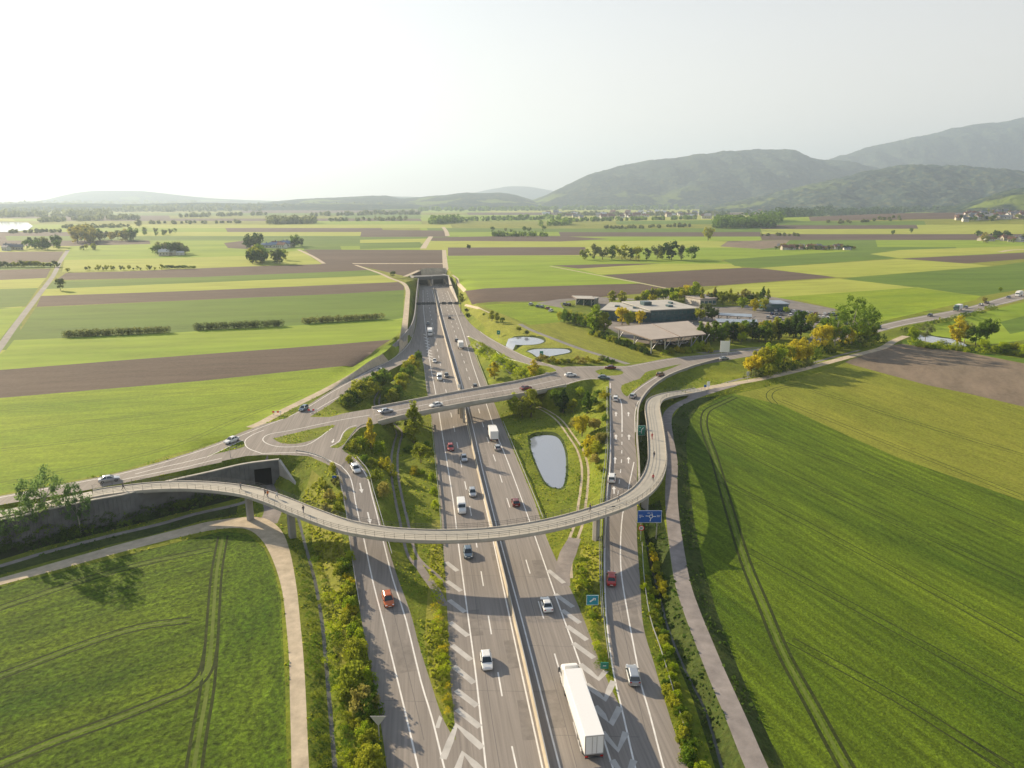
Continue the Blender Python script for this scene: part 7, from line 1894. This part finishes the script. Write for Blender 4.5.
# ================================================================== PEOPLE
M['skin'] = flat('skin', (0.45, 0.27, 0.19), 0.6); M['hair'] = flat('hair', (0.04, 0.025, 0.02), 0.7)
CL = {'red': flat('red_jacket', (0.45, 0.03, 0.03), 0.8), 'dark': flat('dark_jacket', (0.03, 0.035, 0.05), 0.8), 'white': flat('white_shirt', (0.65, 0.65, 0.62), 0.8), 'blue': flat('blue_trousers', (0.04, 0.06, 0.13), 0.85), 'black': flat('black_trousers', (0.02, 0.02, 0.022), 0.85),
      'orange': flat('orange_jacket', (0.5, 0.14, 0.03), 0.8), 'grey': flat('grey_coat', (0.22, 0.22, 0.23), 0.8)}
def person_base(stride):
    J = {'pel': (0, 0, .96, .15), 'sp': (.01, 0, 1.18, .135), 'ch': (.02, 0, 1.38, .155), 'nk': (.03, 0, 1.52, .06), 'hd': (.05, 0, 1.64, .10), 'tp': (.04, 0, 1.73, .075)}
    E = [('pel', 'sp'), ('sp', 'ch'), ('ch', 'nk'), ('nk', 'hd'), ('hd', 'tp')]
    for s, n in ((1, 'l'), (-1, 'r')):
        f = stride * s
        J[n + 'hip'] = (0, s * .1, .90, .10); J[n + 'kn'] = (.16 * f + .04, s * .1, .5, .062); J[n + 'an'] = (.30 * f - (.08 if f < 0 else 0), s * .1, .09 + (.05 if f < 0 else 0), .042); J[n + 'to'] = (.30 * f + (.02 if f < 0 else .17), s * .11, .035, .035)
        J[n + 'sh'] = (.02, s * .19, 1.43, .062); J[n + 'el'] = (-.14 * f, s * .25, 1.16, .043); J[n + 'wr'] = (-.22 * f + .08, s * .25, .93, .03); J[n + 'ha'] = (-.23 * f + .1, s * .25, .84, .036)
        E += [('pel', n + 'hip'), (n + 'hip', n + 'kn'), (n + 'kn', n + 'an'), (n + 'an', n + 'to'), ('ch', n + 'sh'), (n + 'sh', n + 'el'), (n + 'el', n + 'wr'), (n + 'wr', n + 'ha')]
    K = list(J); me = bpy.data.meshes.new('person_skeleton'); me.from_pydata([J[k][:3] for k in K], [(K.index(a), K.index(b)) for a, b in E], [])
    o = bpy.data.objects.new('person_skeleton', me); COL.objects.link(o)
    sk = o.modifiers.new('skin', 'SKIN'); sl = me.skin_vertices[0].data
    for i, k in enumerate(K): sl[i].radius = (J[k][3], J[k][3] * (1.15 if k in ('pel', 'ch', 'sp') else 1))
    sl[0].use_root = True
    sb = o.modifiers.new('sub', 'SUBSURF'); sb.levels = 1
    dg = bpy.context.evaluated_depsgraph_get(); ev = o.evaluated_get(dg); out = bpy.data.meshes.new_from_object(ev)
    bpy.data.objects.remove(o)
    return out
PB = [person_base(1.0), person_base(-.7)]
hairm = MB(); hairm.loft([[(.035 + math.cos(a) * r - .015, math.sin(a) * r, z) for a in np.linspace(0, 2 * math.pi, 11)[:-1]] for r, z in ((.105, 1.66), (.118, 1.71), (.10, 1.77), (.05, 1.805))])
HM = hairm.mesh('hair', M['hair'], True)
def person(p, ang, top, legs, label, k=0):
    me = PB[k].copy(); me.materials.clear()
    for m_ in (M['skin'], CL[top], CL[legs]): me.materials.append(m_)
    for pol in me.polygons:
        c = pol.center
        armhand = abs(c[1]) > .2 and c[2] < .93
        pol.material_index = 0 if (c[2] > 1.5 or armhand) else (1 if c[2] > .93 else 2)
    o = link('person', me, None, p); o.rotation_euler = (0, 0, ang); link('hair', HM, o)
    tag(o, label, 'person'); return o
for i, (px, py, top, legs, d, lab) in enumerate([(123.5, 488, 'dark', 'black', 1, 'person in dark clothes walking on the left end of the foot bridge'), (241, 487.5, 'grey', 'black', 1, 'person in a grey coat on the foot bridge, left of the close couple'),
        (265.5, 494.5, 'dark', 'black', -1, 'person in dark clothes, left one of the close couple on the foot bridge'), (268, 495.5, 'orange', 'blue', -1, 'person in an orange jacket, middle one of the group on the foot bridge'), (277, 496.5, 'white', 'blue', -1, 'person in a white shirt on the foot bridge right of the couple'),
        (303.5, 511, 'dark', 'blue', 1, 'lone person in dark clothes on the foot bridge above the ditch'), (590, 509.5, 'dark', 'black', 1, 'person in black leaning along the foot bridge right of the motorway'), (618.5, 500, 'grey', 'black', -1, 'person in grey on the foot bridge above the right-hand ramp'),
        (653, 479, 'red', 'black', 1, 'person in a red jacket where the foot bridge bends'), (654, 456, 'dark', 'blue', -1, 'person in dark clothes on the straight right part of the foot bridge'), (652, 437, 'red', 'red', 1, 'person all in red on the upper right part of the foot bridge')]):
    zdeck = 7.5 if px > 300 else 7.0; 
    q = np.array(unp(px, py, zdeck)); kk = np.argmin(np.hypot(DC[:, 0] - q[0], DC[:, 1] - q[1])); zd = DC[kk][2] + .05
    q = np.array(unp(px, py + 2, zd)); tt = DC[min(kk + 1, len(DC) - 1)] - DC[max(kk - 1, 0)]
    person((q[0], q[1], zd), math.atan2(tt[1], tt[0]) + (0 if d > 0 else math.pi), top, legs, lab, i % 2)
# ================================================================== HAZE
hz = MB(); hz.box(-16000, 16000, -600, 17500, -3.0, 1130.0)
hm = bpy.data.materials.new('haze'); hm.use_nodes = True
t = hm.node_tree; t.nodes.remove(t.nodes['Principled BSDF'])
pv = t.nodes.new('ShaderNodeVolumePrincipled')
pv.inputs['Color'].default_value = (0.66, 0.82, 1.0, 1)
pv.inputs['Density'].default_value = HAZE_DENSITY
pv.inputs['Anisotropy'].default_value = 0.3
t.links.new(pv.outputs[0], t.nodes['Material Output'].inputs['Volume'])
tag(hz.build('haze', hm), kind='stuff')
